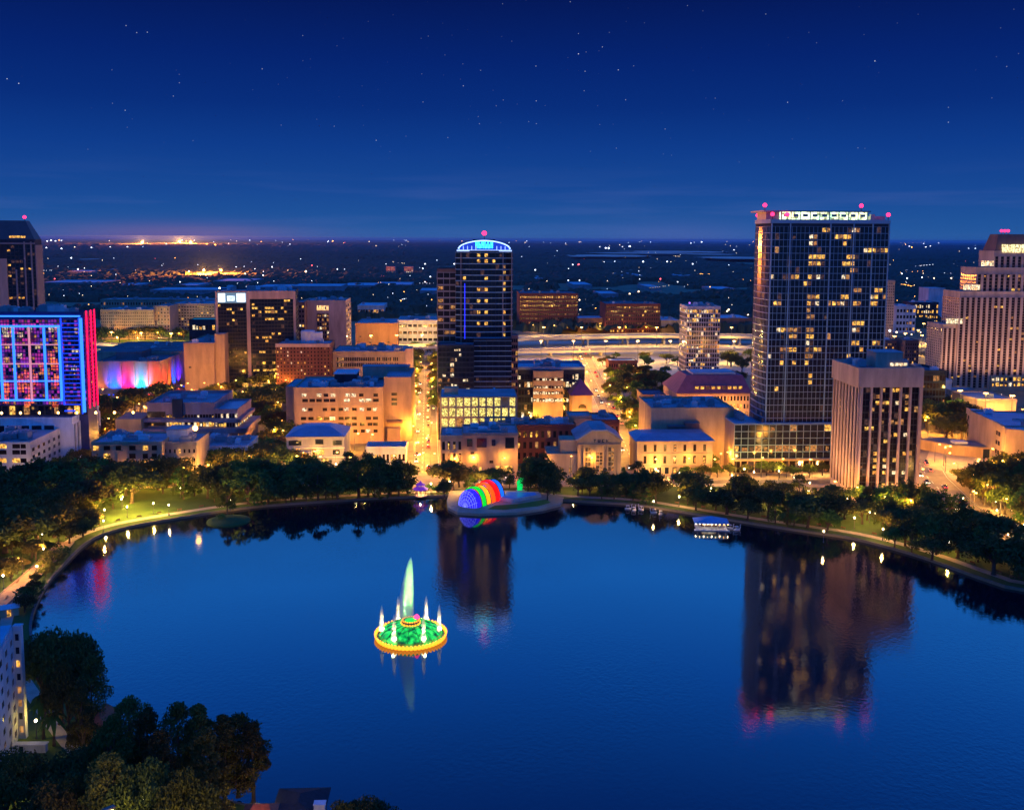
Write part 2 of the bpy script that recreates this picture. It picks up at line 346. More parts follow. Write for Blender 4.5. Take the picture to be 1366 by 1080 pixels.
# water
wm=bpy.data.materials.new('lake_water'); wm.use_nodes=True; t=wm.node_tree; p=t.nodes['Principled BSDF']
p.inputs['Base Color'].default_value=(.0004,.005,.014,1); p.inputs['Roughness'].default_value=.075; p.inputs['IOR'].default_value=2.1
g=t.nodes.new('ShaderNodeNewGeometry'); n1=t.nodes.new('ShaderNodeTexNoise'); n1.inputs['Scale'].default_value=.9; n1.inputs['Detail'].default_value=4
n0=t.nodes.new('ShaderNodeTexNoise'); n0.inputs['Scale'].default_value=.02; n0.inputs['Detail'].default_value=2
t.links.new(g.outputs['Position'],n1.inputs['Vector']); t.links.new(g.outputs['Position'],n0.inputs['Vector'])
bp=t.nodes.new('ShaderNodeBump'); bp.inputs['Distance'].default_value=.12; t.links.new(n1.outputs[0],bp.inputs['Height']); n3=t.nodes.new('ShaderNodeTexNoise'); n3.inputs['Scale'].default_value=.012; n3.inputs['Detail'].default_value=3; t.links.new(g.outputs['Position'],n3.inputs['Vector']); m3=t.nodes.new('ShaderNodeMapRange'); m3.inputs[1].default_value=.42; m3.inputs[2].default_value=.62; m3.inputs[3].default_value=.07; m3.inputs[4].default_value=.34; t.links.new(n3.outputs[0],m3.inputs[0]); t.links.new(m3.outputs[0],bp.inputs['Strength']); t.links.new(bp.outputs[0],p.inputs['Normal'])
mr=t.nodes.new('ShaderNodeMapRange'); mr.inputs[1].default_value=.35; mr.inputs[2].default_value=.65; mr.inputs[3].default_value=.022; mr.inputs[4].default_value=.075; t.links.new(n0.outputs[0],mr.inputs[0]); t.links.new(mr.outputs[0],p.inputs['Roughness'])
b=MB(); b.add([(-420,10,-.7),(420,10,-.7),(420,470,-.7),(-420,470,-.7)],[(0,1,2,3)]); tag(b.build('lake_water',wm),kind='structure')
def strip(name,pts,w,z,m,kind='structure',z0=None,dash=None,side=0):
    pts=[Vector((p.x,p.y,0)) for p in pts]; b=MB(); segs=[]
    rs=[];
    for i,p in enumerate(pts):
        t=(pts[min(i+1,len(pts)-1)]-pts[max(i-1,0)]).normalized(); nn=Vector((-t.y,t.x,0)); c=p+nn*side
        rs.append((c+nn*w/2,c-nn*w/2))
    if dash:
        for i in range(len(pts)-1):
            a=(rs[i][0]+rs[i][1])/2; c=(rs[i+1][0]+rs[i+1][1])/2; Ln=(c-a).length; t=(c-a).normalized(); nn=Vector((-t.y,t.x,0))*w/2; s=0
            while s<Ln-dash[0]:
                q=a+t*s; r=a+t*(s+dash[0]); b.add([(*(q+nn).xy,z),(*(q-nn).xy,z),(*(r-nn).xy,z),(*(r+nn).xy,z)],[(0,1,2,3)]); s+=dash[0]+dash[1]
    elif z0 is None:
        b.add([(*v.xy,z) for r in rs for v in r],[(2*i,2*i+1,2*i+3,2*i+2) for i in range(len(rs)-1)])
    else:
        b.loft([[(*r[0].xy,z0),(*r[1].xy,z0),(*r[1].xy,z),(*r[0].xy,z)] for r in rs])
    return tag(b.build(name,m),kind=kind)
def road(pts,w,name='road',z=.02,walk=4,dash=True):
    P_=[gp(*p) for p in pts]
    strip(name,P_,w,z,ASPH)
    strip('road_marking',P_,.3,z+.01,PAINT,dash=(4,6)) if dash else None
    for s in (-1,1): strip('road_marking',P_,.22,z+.01,PAINT,side=s*(w/2-.6))
    if walk:
        for s in (-1,1): strip('pavement',P_,walk,.14,PLAZA,z0=-.1,side=s*(w/2+walk/2))
road([(-260,662),(60,645),(330,640),(560,641),(830,640),(1100,641),(1226,641)],15)
road([(563,631),(565,560),(566,500),(567,478)],17,z=.024)
road([(850,631),(824,570),(800,520),(776,470)],15,z=.024)
road([(1212,590),(1236,635),(1272,672),(1330,712),(1450,775)],19,z=.028)
road([(1262,625),(1330,628),(1450,640)],14,z=.024,walk=0)
road([(120,560),(330,560),(560,556)],11,z=.022,walk=3)
poly_obj('plaza',[[gp(*p) for p in ((545,655),(700,650),(845,648),(845,628),(700,628),(545,628))]],.034,PLAZA)
poly_obj('parking_lot',[[gp(*p) for p in ((600,560),(850,556),(840,500),(600,500))]],.016,PLAZA)
poly_obj('rail_yard',[[gp(*p) for p in ((560,500),(1010,500),(1030,455),(540,455))]],.018,CONC)
poly_obj('plaza',[[gp(*p) for p in ((845,640),(1108,640),(1108,615),(845,615))]],.04,PLAZA)
poly_obj('plaza',[[gp(*p) for p in ((1232,622),(1310,640),(1366,622),(1300,600),(1240,600))]],.042,PLAZA)
poly_obj('lawn',[[gp(*p) for p in ((120,462),(300,462),(285,449),(120,449))]],.05,mat('lawn_painted_lit',(.12,.22,.03),rough=1,var=.3,scale=.05))  # brighter copy of the lawn green, lamplight put into its colour
poly_obj('lawn',[[gp(*p) for p in ((475,478),(560,478),(560,458),(475,458))]],.05,MATS['lawn_painted_lit'])
# elevated highway
def deck(px,w,z,h,name='elevated_highway'):
    P_=[gp(x,y,z) for x,y in px]; P2=[]
    for i in range(len(P_)-1):
        for k in range(6): P2.append(P_[i].lerp(P_[i+1],k/6))
    P2.append(P_[-1])
    strip(name,P2,w,z,CONC,z0=z-h)
    for s in (-1,1): strip('highway_barrier',P2,.5,z+1.1,CONC,z0=z-.01,side=s*(w/2-.25))
    strip('highway_surface',P2,w-1.4,z+.03,mat('highway_lane',(.38,.33,.25),rough=.7,var=.2,scale=.06),z0=z+.003)
    for i in range(1,len(P2),2):
        b=MB(); q=P2[i]
        for sx in (-w*.3,w*.3): b.box(sx-1,sx+1,-.8,.8,0,z-h-1.2)
        b.box(-w*.42,w*.42,-.9,.9,z-h-1.2,z-h-.004); t=(P2[min(i+1,len(P2)-1)]-P2[i-1]); o=b.build('highway_pier',CONC); o.location=(q.x,q.y,0); o.rotation_euler=(0,0,math.atan2(t.y,t.x)-math.pi/2); tag(o,kind='structure')
deck([(-150,455),(125,460),(260,466),(430,470),(560,462),(700,450),(860,447),(1010,448),(1150,456),(1500,470)],26,9,1.6)
deck([(560,474),(700,468),(900,466),(1010,468),(1200,480)],16,5,1.3,'highway_ramp')
# far wooded plain
LEAFFAR=mat('far_canopy',(.022,.04,.025),rough=1,col2=(.06,.08,.04),scale=.012)
rw=random.Random(5)
def inlake(x,y):
    for (a,b_,wa,wb) in lakes:
        if ((x-a)/wa)**2+((y-b_+wb*1.2)/(wb*2.4))**2<1.05: return True
    return False
lakes=[]
for (px,py,wpx,hpx) in ((810,344.5,52,1.5),(900,338.5,60,1.3),(985,348,48,1.6),(855,341,60,.9),(770,346.5,12,.6),(945,343,30,.8),(120,352,12,.5)):
    c=gp(px,py); wa=(gp(px+wpx,py)-c).length; wb=(gp(px,py-hpx)-gp(px,py+hpx)).length/2; lakes.append((c.x,c.y,wa,wb))
    b=MB(); n=28; b.add([(c.x+wa*1.05*math.cos(2*math.pi*i/n)*(1+.12*math.sin(5*i)),c.y+wb*1.05*math.sin(2*math.pi*i/n)*(1+.1*math.cos(3*i)),15+.7*len(lakes)) for i in range(n)],[tuple(range(n))])
    tag(b.build('far_lake',mat('far_water',(.08,.16,.26),rough=.06,var=0,spec=1)),kind='structure')
b=MB(); vs=[];fs=[]; Y=1130; rows=[]
while Y<26000: rows.append(Y); Y*=1.0105 if Y<2600 else (1.02 if Y<7000 else 1.05)
NC=520
for r,Y in enumerate(rows):
    for c in range(NC+1):
        x=(c/NC-.5)*1.5*Y*(1+.0006*rw.uniform(-1,1))+(rw.uniform(-.5,.5)*Y*.0028); y=Y*(1+rw.uniform(-.004,.004))
        k=noise.noise(Vector((x*.0022,y*.0016,3)))+.6*noise.noise(Vector((x*.007,y*.006,9)))
        th=-.12 if Y<1700 else -.3
        if Y<1300: th=.15
        z=(6+7*rw.random()+5*noise.noise(Vector((x*.02,y*.02,1)))) if k>th and not inlake(x,y) else -3
        if Y>5000: z+=6
        vs.append((x,y,z))
for r in range(len(rows)-1):
    for c in range(NC):
        i=r*(NC+1)+c; fs.append((i,i+1,i+NC+2,i+NC+1))
b.add(vs,fs); tag(b.build('distant_woodland',LEAFFAR),'dark wooded plain that runs from behind the highway to the horizon','woodland',kind='stuff')
def added_uplights(B,spots,pw,aim,col=(1,.60,.36),tgt=None):  # spot lamps added to brighten tower walls lit only by city glow
    for x,y in spots:
        b=MB(); b.box(x-.6,x+.6,y-.4,y+.4,0,.5,0); b.box(x-.5,x+.5,y-.3,y+.3,.503,.7,1); f=b.build('added_uplight',[BLACK,BULBW],B.root)
        d=bpy.data.lights.new('added_uplight_beam','SPOT'); d.energy=pw; d.color=col; d.spot_size=math.radians(95); d.spot_blend=.8; d.shadow_soft_size=.5
        o=bpy.data.objects.new('added_uplight_beam',d); COL.objects.link(o); o.parent=B.root; o.location=(x,y,1.2); tv=Vector((0,-y,aim)) if tgt is None else Vector((tgt[0]-x,tgt[1]-y,aim)); o.rotation_euler=tv.to_track_quat('-Z','Y').to_euler()
# ------------------------------------------------------------------ buildings
def sign_glyphs(b,x,z,w,h,n,seed,y=-.1,mi=0,t=.12):
    r=random.Random(seed); cw=w/n
    for k in range(n):
        a=x+k*cw+cw*.12; c=a+cw*.7; s=cw*.2; q=r.random()
        b.box(a,a+s,y-t,y,z,z+h,mi)
        if q<.75: b.box(c-s,c,y-t,y,z,z+h*(1 if q<.45 else .55),mi)
        if q>.2: b.box(a+s,c-s,y-t,y,z+h*.8,z+h,mi)
        if q<.6: b.box(a+s,c-s,y-t,y,z+h*.4,z+h*.58,mi)
        if q>.5: b.box(a+s,c-s,y-t,y,z,z+h*.18,mi)
# --- the tall glass tower by the lake, right of centre
def big_tower():
    B=Bld('glass_tower','tallest blue glass office tower with white ribs and a lit crown, beside the lake','tower',1029,1187,629,296,26)
    W,D,H=B.W,B.D,B.H; m=W_DARK
    # plan with a rounded left flank
    pts=[(0,0),(W,0),(W,D),(.4,D),(-.6,D*.8),(-1.0,D*.6),(-1.0,D*.38),(-.6,D*.18)]
    i=B.mi(m); B.wb.prism(pts,0,H,i)
    r=MB(); r.prism([(x*.97+1,y*.97+.5) for x,y in pts],H+.01,H+.25); B.part('roof',r,ROOFD)
    par=MB()
    for k in range(len(pts)):
        a,c=pts[k],pts[(k+1)%len(pts)]; L_=math.hypot(c[0]-a[0],c[1]-a[1]); par.tf(a[0],a[1],math.atan2(c[1]-a[1],c[0]-a[0])); par.box(0,L_,-.35+.002*k,.3,H-.6,H+1.2)
    B.part('parapet',par,MULL)
    nz=30; zb=B.lz(566)
    ls={}; raw=[(495,260),(495,312),(495,400),(495,447),(480,535),(543,535),(475,580),(490,668),(543,668),(480,710),(543,712),(478,752),(478,800),(478,888),(478,930),(478,975),(478,1018),(478,1060),(718,262),(725,312),(740,400),(782,400),(722,447),(780,447),(780,492),(715,540),(780,628),(720,668),(718,715),(662,715),(775,715),(862,360),(255,533),(375,533),(253,710),(285,888),(375,888),(310,888),(375,930),(370,1018),(310,1018),(238,1060),(770,848),(845,850),(772,890),(770,980),(665,262),(900,715),(935,715),(940,628),(905,668),(980,668),(920,365),(960,365),(985,365),(910,978),(540,1018),(545,447),(545,400),(600,220),(790,212)]
    nx=28; cw=W/nx; ch=(H-2-zb)/nz
    for cx_,cy_ in raw:
        x,z=B.loc(980+cx_/4.908,260+cy_/4.908); a=int(x/cw); j=int((z-zb)/ch)
        if 0<=a<nx and 0<=j<nz: ls[(a,j)]=B.rng.choice([LY,LY,LY,LW,LO]); ls[(min(a+1,nx-1),j)]=B.rng.choice([LY,LO,LO,LD,None])
    for px,py in ((1078,485),(1079,497),(1078,512),(1135,488),(1148,470),(1130,478),(1040,482),(1060,486),(1120,520),(1034,520)):
        x,z=B.loc(px,py); ls[(int(x/cw),int((z-zb)/ch))]=LY
    B.facade(*B.F(0,W),zb,H-2,nx,nz,wf=.93,hf=.93,pd=.18,sd=.28,m=MULL,lit=.012,mats=(LD,LO,LY),wts=(5,2,1),litset=ls,lowdim=.01)
    wl=B.wb
    for k in (0,4.5,14,19.5,24,28):   # stronger vertical ribs
        x=min(max(k*cw,.25),W-.25); wl.tf(); wl.box(x-.25,x+.25,-.62,.05,zb,H-.7,B.mi(MULL))
    for j in range(0,nz,3): wl.tf(); wl.box(.3,W-.3,-.45,.05,zb+j*ch-.12,zb+j*ch+.12,B.mi(MULL))
    for k in range(4,len(pts)):
        a,c=pts[k],pts[(k+1)%len(pts)]; B.facade(a,c,zb,H-2,3,nz,wf=.93,hf=.90,pd=.15,sd=.5,m=MULL,lit=.02,mats=(LD,LO),wts=(4,1),lowdim=.04)
    B.facade(*B.R(0,D),zb,H-2,9,nz,wf=.93,hf=.92,pd=.18,sd=.28,m=MULL,lit=.08,mats=(LO,LY,LD))
    # lit crown
    x0,x1=B.lx(1047,285),B.lx(1163,285); z1=zat((B.P+B.u*x0).x,(B.P+B.u*x0).y,279.5)
    c=MB(); c.box(x0,x1,5,20,H+.26,z1-1,0); c.box(x0-9,x1+1,3.4,24,z1-1,z1-.3,1); c.box(x0-7,x0-.5,6,20,H+.26,z1-1.01,1)
    for k in range(10): xx=x0+(x1-x0)*k/9; c.box(xx-.2,xx+.2,4.5,5.2,H+.26,z1-1.01,1)
    for k in range(9):
        xx=x0+(x1-x0)*(k+.5)/9; c.box(xx-1.2,xx+1.2,4.6,4.98,z1-3.2,z1-1.9,1)
    B.part('crown',c,[litwin('crown_glow',(.4,.8,.5),(1,.86,.4),2.6,.25),METAL])
    c=MB(); c.box(x1+2,x1+9,6,16,H+.26,H+3,0); c.box(x1+3,x1+5,8,10,H+3.01,H+4,0); B.part('rooftop_unit',c,METAL)
    for x,y,z in ((.6,.6,H+1.2),(W-.6,.6,H+1.2),(x0-8.3,4,z1-.3),(7.5,1,H+1.2),(9,4,H+1.2),(x1-3.5,4,z1-.3),(.8,D-2,H+1.2)): B.beacon(x,y,z,r=1.0)
    B.finish()
    P=Bld('glass_annex','low glass annex with a flat blue roof at the foot of the tall tower','building',980,1118,631.5,566,2.6)
    a=P.lx(1012,590); P.body(a+.01,P.W,0,2.4,0,P.H,W_DARK,roof=ROOFM,par=.5,parm=MULL); P.body(0,a,0,36,0,P.H,W_TAN,roof=ROOFM,par=.5,parm=MULL)
    P.facade((0,0),(P.W,0),7.2,P.H-.1,15,5,wf=.94,hf=.93,pd=.3,sd=.45,m=MULL,lit=.05,mats=(LO,LD,LY),rowlit={4:.35,1:.75})
    P.facade((0,0),(P.W,0),.2,6.4,15,1,wf=.86,hf=.9,pd=.8,sd=.8,m=W_CREAM,lit=.5,mats=(LD,LO,LY),dark=GLASSB)
    P.wb.tf(); P.wb.box(-.3,P.W,-1.6,.0,6.45,7.15,P.mi(W_CREAM)); P.units(3,a-2,4,30,P.H+.2,3); P.finish()
big_tower()
def tan_hall():
    B=Bld('tan_hall','windowless tan hall wrapping round the small cream building, blue mechanical roof','hall',869,980,621,547,34)
    B.body(0,B.W-.5,0,B.D,0,B.H,W_CREAM,par=1.2)
    w=B.wb; w.tf(); w.box(B.W*.42,B.W*.43,-.15,.05,3,B.H-2,B.mi(W_TAN)); w.box(1,B.W-2,-.12,.05,B.H*.55,B.H*.55+.2,B.mi(W_TAN))
    b=MB(); b.box(8,16,-2.5,-.01,10,B.H*.72,0); b.box(7.8,16.2,-2.8,.0,B.H*.72+.003,B.H*.72+.5,1); b.box(16.01,23,-3.2,-.01,8,B.H*.78,0); b.box(15.9,23.2,-3.4,0,B.H*.78+.003,B.H*.78+.5,1)
    for k in range(3): b.box(8.6+k*2.5,10.4+k*2.5,-2.56,-2.5,11,B.H*.66,2)
    B.part('bay_window',b,[W_BROWN,ROOFD,LD])
    B.units(2,B.W-3,3,B.D-3,B.H+.2,14); B.finish()
tan_hall()
def small_cream():
    B=Bld('cream_house','two storey cream building with a hipped blue roof in front of the tan hall','building',850,951,634,588,20)
    B.body(0,B.W,0,B.D,0,B.H,W_CREAM,roof=None)
    r=MB(); o=1; H=B.H; W,D=B.W,B.D
    r.add([(-o,-o,H),(W+o,-o,H),(W+o,D+o,H),(-o,D+o,H),(3,5,H+2.6),(W-3,5,H+2.6),(W-3,D-5,H+2.6),(3,D-5,H+2.6)],[(0,1,5,4),(1,2,6,5),(2,3,7,6),(3,0,4,7),(4,5,6,7),(3,2,1,0)]); B.part('roof',r,ROOFM)
    w=B.wb; w.tf(); w.box(-.15,W+.15,-.3,.05,H*.62,H*.62+.5,B.mi(W_TAN)); w.box(-.15,W+.15,-.28,.05,H*.27,H*.27+.5,B.mi(W_TAN)); w.box(-.2,W+.2,-.5,.05,H-.7,H-.01,B.mi(W_CREAM))
    B.facade(*B.F(1.5,W-1.5),H*.66,H-1.2,7,1,wf=.28,hf=.72,pd=.0,sd=.0,flat=True,lit=.1,mats=(LO,),dark=GLASSB)
    B.facade(*B.F(1.5,W-1.5),H*.31,H*.6,7,1,wf=.28,hf=.75,flat=True,lit=.3,mats=(LO,LY),dark=GLASSB)
    B.facade(*B.F(1.5,W-1.5),.4,H*.25,9,1,wf=.5,hf=.8,flat=True,lit=.5,mats=(LY,LO))
    B.finish()
small_cream()
# --- right office slab with pink frame
def pink_slab():
    B=Bld('pink_office_tower','pink framed office slab with tall black window bays, nearest tower to the lake','tower',1148,1230,672,494,28)
    W,D,H=B.W,B.D,B.H; B.body(0,W,0,D,0,H,W_PINK,roof=ROOF,par=1.2)
    zt=B.lz(516,1148); w=B.wb
    rows=17; rl={16:.5,15:.1,14:.35,13:.25,12:.15,11:.2,10:.15,9:.1,8:.15}
    ls={}
    for px,py in ((1180,518),(1194,518),(1198,518),(1169,526),(1208,527),(1169,538),(1180,538),(1184,538),(1197,538),(1200,538),(1207,538),(1166,549),(1208,549),(1191,559),(1154,568),(1164,569),(1196,580),(1206,580),(1181,591),(1166,602),(1165,612),(1178,612),(1192,612),(1206,603),(1166,623),(1180,623),(1166,632),(1180,633),(1190,633),(1204,633),(1181,643),(1190,643)):
        x,z=B.loc(px,py); i=int((x-.5)/((W-1)/12)); j=int((z-4)/((zt-4)/17))
        if 0<=i<12 and 0<=j<17: ls[(i,j)]=B.rng.choice([LY,LY,LO,LW]); 
    B.facade((.5,0),(W-.5,0),4,zt,12,rows,wf=.94,hf=.86,pd=.12,sd=.1,m=BLACK,lit=.07,mats=(LO,LD),litset=ls,lowdim=.12,dark=GLASSB)
    for k in range(7): x=.6+k*(W-1.2)/6; w.tf(); w.box(x-.42,x+.42,-1.1,.05,0,zt,B.mi(W_PINK))
    w.tf(); w.box(-.3,W+.3,-1.35,.05,zt+.003,H+1.2,B.mi(W_PINK)); w.box(-1.2,-.0,-1.34,D+.3,zt+.005,H+1.195,B.mi(W_PINK))
    B.facade((0,D),(0,0),4,zt,8,1,wf=.5,hf=.97,pd=.4,sd=.3,m=W_PINK,lit=0,dark=GLASSB)
    B.facade(*B.R(),4,zt,9,1,wf=.45,hf=.97,pd=.9,sd=.5,m=W_PINK,lit=0,dark=GLASSB)
    for a in range(8):
        for j in range(3): 
            if B.rng.random()<.75: B.wins.append((True,3,(0,D),-math.pi/2,D*(.2+.07*a),H*(.72-.05*j)-a*.3,.9,.9,LO))
    b=MB(); b.box(W*.36,W*.80,7,17,H+.2,H+6.5,0); b.box(W*.36-.2,W*.80+.2,6.8,17.2,H+6.503,H+6.9,1); B.part('penthouse',b,[W_PINK,ROOF])
    b=MB(); 
    for k in range(4): b.box(W*.6+k*1.9,W*.6+k*1.9+1.4,6.6,6.98,H+1.0,H+2.2)
    B.part('penthouse_window',b,LW)
    B.units(1,W*.34,4,D-3,H+.2,3); B.units(W*.82,W-1,4,D-3,H+.2,2); added_uplights(B,[(W*.15,-16),(W*.5,-16),(W*.85,-16)],24000,.62*H); added_uplights(B,[(-13,D*.25),(-13,D*.7)],24000,.6*H,col=(1,.5,.22),tgt=(0,D*.5)); B.finish()  # spots added to brighten the slab front and left face
pink_slab()
# --- stepped tower at the right edge
def stepped():
    B=Bld('stepped_tower','pink granite tower stepping up to a lit crown at the right edge','tower',1262,1410,521,432,40)
    W,H0=B.W,0; sx=B.P
    def Z(py,x=0,y=0): q=B.P+B.u*x+B.n*y; return zat(q.x,q.y,py)
    def X(px,py): return B.loc(px,py)[0]
    steps=[(1235+0,432,0,26),(1262,388,1,24),(1285,357,2,22),(1302,357-25,3,20)]
    # blocks: x start, top pixel, y start
    blk=[(X(1257,480),X(1300,440),435,2,26),(X(1280,400),X(1420,400),390,0,25),(X(1304,360),X(1420,360),358,1.2,24),(X(1328,340),X(1420,340),336,2.4,23)]
    for k,(x0,x1,py,y0,y1) in enumerate(blk):
        h=Z(py,x0,y0); 
        if k==0: h=Z(434,x0,y0)
        B.body(x0,x1,y0,y1,0,h,W_PINK,roof=ROOF,par=.8)
    # facade of the main face
    hA=Z(434,0,2); hB=Z(393); hC=Z(362); hD=Z(340)
    x_=[b_[0] for b_ in blk]; zb=Z(515)
    def face(x0,x1,y,z0,z1,n,rows,lit): B.facade((x0,y),(x1,y),z0,z1,n,rows,wf=.58,hf=.72,pd=.7,sd=.2,m=W_PINK,sm=W_BROWN,lit=lit,mats=(LY,LO,LD),wts=(2,2,1),dark=GLASSB)
    wcol=(X(1366,400)-x_[1])/11
    face(x_[0],x_[1],2,2,hA-2,3,26,.06)
    n1=max(1,round((x_[2]-x_[1])/wcol)); face(x_[1],x_[2],0,2,hB-2,n1,34,.07)
    n2=max(1,round((x_[3]-x_[2])/wcol)); face(x_[2],x_[3],0,2,hB-2,n2,34,.08); 
    B.wb.tf(); i=B.mi(W_PINK)
    face(x_[2],x_[3],1.2,hB,hC-2,n2,6,.1)
    n3=round((blk[3][1]-x_[3])/wcol); face(x_[3],blk[3][1],0,2,hB-2,n3,34,.09); face(x_[3],blk[3][1],1.2,hB+.01,hC-2,n3,6,.1); face(x_[3],blk[3][1],2.4,hC+.01,hD-1,n3,5,.05)
    B.facade((x_[0],26),(x_[0],2),2,hA-2,8,24,wf=.5,hf=.6,pd=.2,sd=.3,m=W_PINK,lit=.02,mats=(LO,))
    B.facade((x_[1],25),(x_[1],0),hA,hB-2,8,10,wf=.5,hf=.6,pd=.2,sd=.3,m=W_PINK,lit=.05,mats=(LO,))
    B.facade((x_[2],24),(x_[2],1.2),hB,hC-2,8,6,wf=.5,hf=.6,pd=.2,sd=.3,m=W_PINK,lit=.05,mats=(LO,))
    # lit terraces at each setback
    for (px,py,w,nn) in ((1262,428,26,4),(1285,383,16,4),(1309,351,12,3),(1312,372,0,0)):
        if not w: continue
        x0=X(px,py); 
        for q in range(nn):
            b=MB(); b.box(x0+q*3.2,x0+q*3.2+2.6,-.6,-.1,Z(py)-2,Z(py)+1.5); b.box(x0+q*3.2-.1,x0+q*3.2+2.7,-.7,-.05,Z(py)+1.503,Z(py)+1.8); B.part('terrace_light',b,LW)
    # crown
    zc0=hD+.8; zc1=Z(312); xa=x_[3]+2; xb=blk[3][1]
    c=MB(); c.loft([[(xa-1,3,zc0),(xb,3,zc0),(xb,22,zc0),(xa-1,22,zc0)],[(xa+3,7,zc1),(xb,7,zc1),(xb,18,zc1),(xa+3,18,zc1)]]); B.part('crown',c,W_BROWN)
    c=MB(); 
    for k in range(8): c.box(xa+4+k*5,xa+8+k*5,1.7,2.9,zc0+1,zc0+7)
    B.part('crown_window',c,litwin('crown_yellow',(.9,.7,.3),(1,.85,.45),1.4,.3))
    for k,dx in enumerate((6,8.5,11,30)): B.beacon(xa+dx,8,zc1,r=1.1)
    # lit lobby windows
    B.facade((X(1320,512),-1.5),(X(1400,512),-1.5),Z(516),Z(502),14,2,wf=.75,hf=.7,pd=.3,sd=.2,m=W_CREAM,lit=.95,mats=(LY,LW),flat=False)
    B.wb.tf(); B.wb.box(X(1320,512),X(1400,512),-1.49,0,0,Z(501),B.mi(W_CREAM))
    added_uplights(B,[(10,-22),(32,-22),(54,-22),(76,-22),(-8,-14)],52000,60)  # spots added to lighten the dark tower front
    B.finish()
stepped()
# --- centre dark tower with blue arched crown
def arch_tower():
    B=Bld('arched_tower','dark glass tower with a blue lit arched crown in the centre of the skyline','tower',608,684,583,334,30)
    W,D,H=B.W,B.D,B.H
    pts=[(0,3),(W*.12,.9),(W*.3,0),(W*.7,0),(W*.88,.9),(W,3),(W,D),(0,D)]
    B.wb.prism(pts,0,H,B.mi(W_DARK))
    nz=25
    ls={}
    for px,py in ((637,339),(650,339),(637,348),(650,348),(660,348),(671,357),(671,365),(671,376),(650,368),(620,374),(637,384),(650,384),(637,400),(650,400),(637,417),(650,417),(637,433),(650,433),(671,433),(671,384),(671,415),(671,450)):
        ls[(px,py)]=1
    segs=[(0,1,2),(1,2,3),(2,3,6),(3,4,3),(4,5,2)]
    zb=B.lz(525)
    for a,c,n in segs:
        pa,pb=pts[a],pts[c]; st_={}
        for (px,py) in ls:
            x,z=B.loc(px,py)
            if pa[0]<=x<pb[0]: 
                q=(int((x-pa[0])/(pb[0]-pa[0])*n),int((z-zb)/((H-1-zb)/nz)))
                if q[1]<nz: st_[q]=LY if py!=357 else LO
        B.facade(pa,pb,zb,H-1,n,nz,wf=.94,hf=.84,pd=.2,sd=.45,m=BLACK,sm=MULL,lit=.05,mats=(LD,),litset=st_,lowdim=.05)
    B.facade(*B.R(3,D),zb,H-1,6,nz,wf=.9,hf=.84,pd=.2,sd=.4,m=MULLP,lit=.1,mats=(LD,LO))
    B.facade((0,D),(0,3),zb,H-1,6,nz,wf=.9,hf=.84,pd=.2,sd=.4,m=MULLP,lit=.1,mats=(LD,LO))
    for x in (W*.09,W*.83,W-.5): B.wb.tf(); B.wb.box(x-.25,x+.25,.2,3.5,zb,H-.5,B.mi(MULLP))
    # arched crown: curved screen with rim light
    zt=zat(B.P.x+W/2,B.P.y,321); n=18; hh=zt-H
    prof=[(W*.04+W*.92*k/n, H+1+ (hh-1)*math.sin(math.pi*k/n)**.55) for k in range(n+1)]
    c=MB(); v=[];f=[]
    for y in (1.0,2.2):
        for x,z in prof: v.append((x,y,z))
        for x,z in prof: v.append((x,y,H-.2))
    m_=n+1
    for k in range(n): f+=[(k,k+m_,k+1+m_,k+1),(2*m_+k,2*m_+k+1,3*m_+k+1,3*m_+k),(k,k+1,2*m_+k+1,2*m_+k)]
    c.add(v,f); crown=B.part('crown',c,mat('crown_blue',(.02,.05,.2),rough=.4,var=.2,emit=(.01,.04,.5),es=1.2))
    c=MB(); c.tube([(x,.9,z) for x,z in prof],[.28]*m_,5); c.build('rim_light',glow('blue_rim',(.35,.55,1),3),crown)
    c=MB(); c.box(.5,W-.5,.3,.9,H-.5,H+.3); c.build('rim_light',glow('blue_rim2',(.35,.5,.9),1.6),crown)
    b=MB(); sign_glyphs(b,W*.34,H+1.2,W*.32,4.2,6,3,y=.85); b.build('sign',glow('cyan_sign',(.05,.75,.9),3.5),crown)
    for k in range(13): 
        if 4<k<9: continue
        b=MB(); x=W*.06+k*W*.88/12; b.box(x-.18,x+.18,.5,.8,H+.3,H+2.4); b.build('crown_lamp',MATS['blue_rim2'],crown)
    r=MB(); r.prism([(x*.98+.2,y+2.6 if y<4 else y-.5) for x,y in pts],H+.01,H+.3); B.part('roof',r,ROOFD)
    b=MB(); b.box(W*.3,W*.7,8,20,H+.3,H+6); B.part('penthouse',b,W_DARK)
    B.beacon(W*.5,1.6,zt-.1,r=1.3,h=3)
    # blue light shafts on the facade
    for px,y0,y1 in ((620,378,452),):
        x=B.loc(px,400)[0]; b=MB(); b.box(x-.22,x+.22,.0,.35,B.lz(y1),B.lz(y0)); B.part('light_strip',b,glow('blue_strip',(.02,.03,.9),1.6))
    # left wing
    x0=B.loc(583,380)[0]; hw=B.lz(361); B.body(x0,-.02,6,D-2,0,hw,W_BROWN,roof=ROOFD,par=.8)
    st_={}
    for px,py in ((588,383),(588,398),(588,413),(588,427),(603,413),(603,427),(597,442),(603,442)): 
        x,z=B.loc(px,py); st_[(int((x-x0)/(-x0/3)),int((z-zb)/((hw-1-zb)/19)))]=LO
    B.facade((x0,6),(-.02,6),zb,hw-1,3,19,wf=.92,hf=.76,pd=.2,sd=.35,m=MULLP,lit=.1,mats=(LD,),litset=st_,dark=GLASSB)
    B.facade((x0,D-2),(x0,6),zb,hw-1,4,19,wf=.92,hf=.76,pd=.2,sd=.35,m=MULLP,lit=.05,mats=(LD,))
    # lower dark glass blocks in front
    P=B
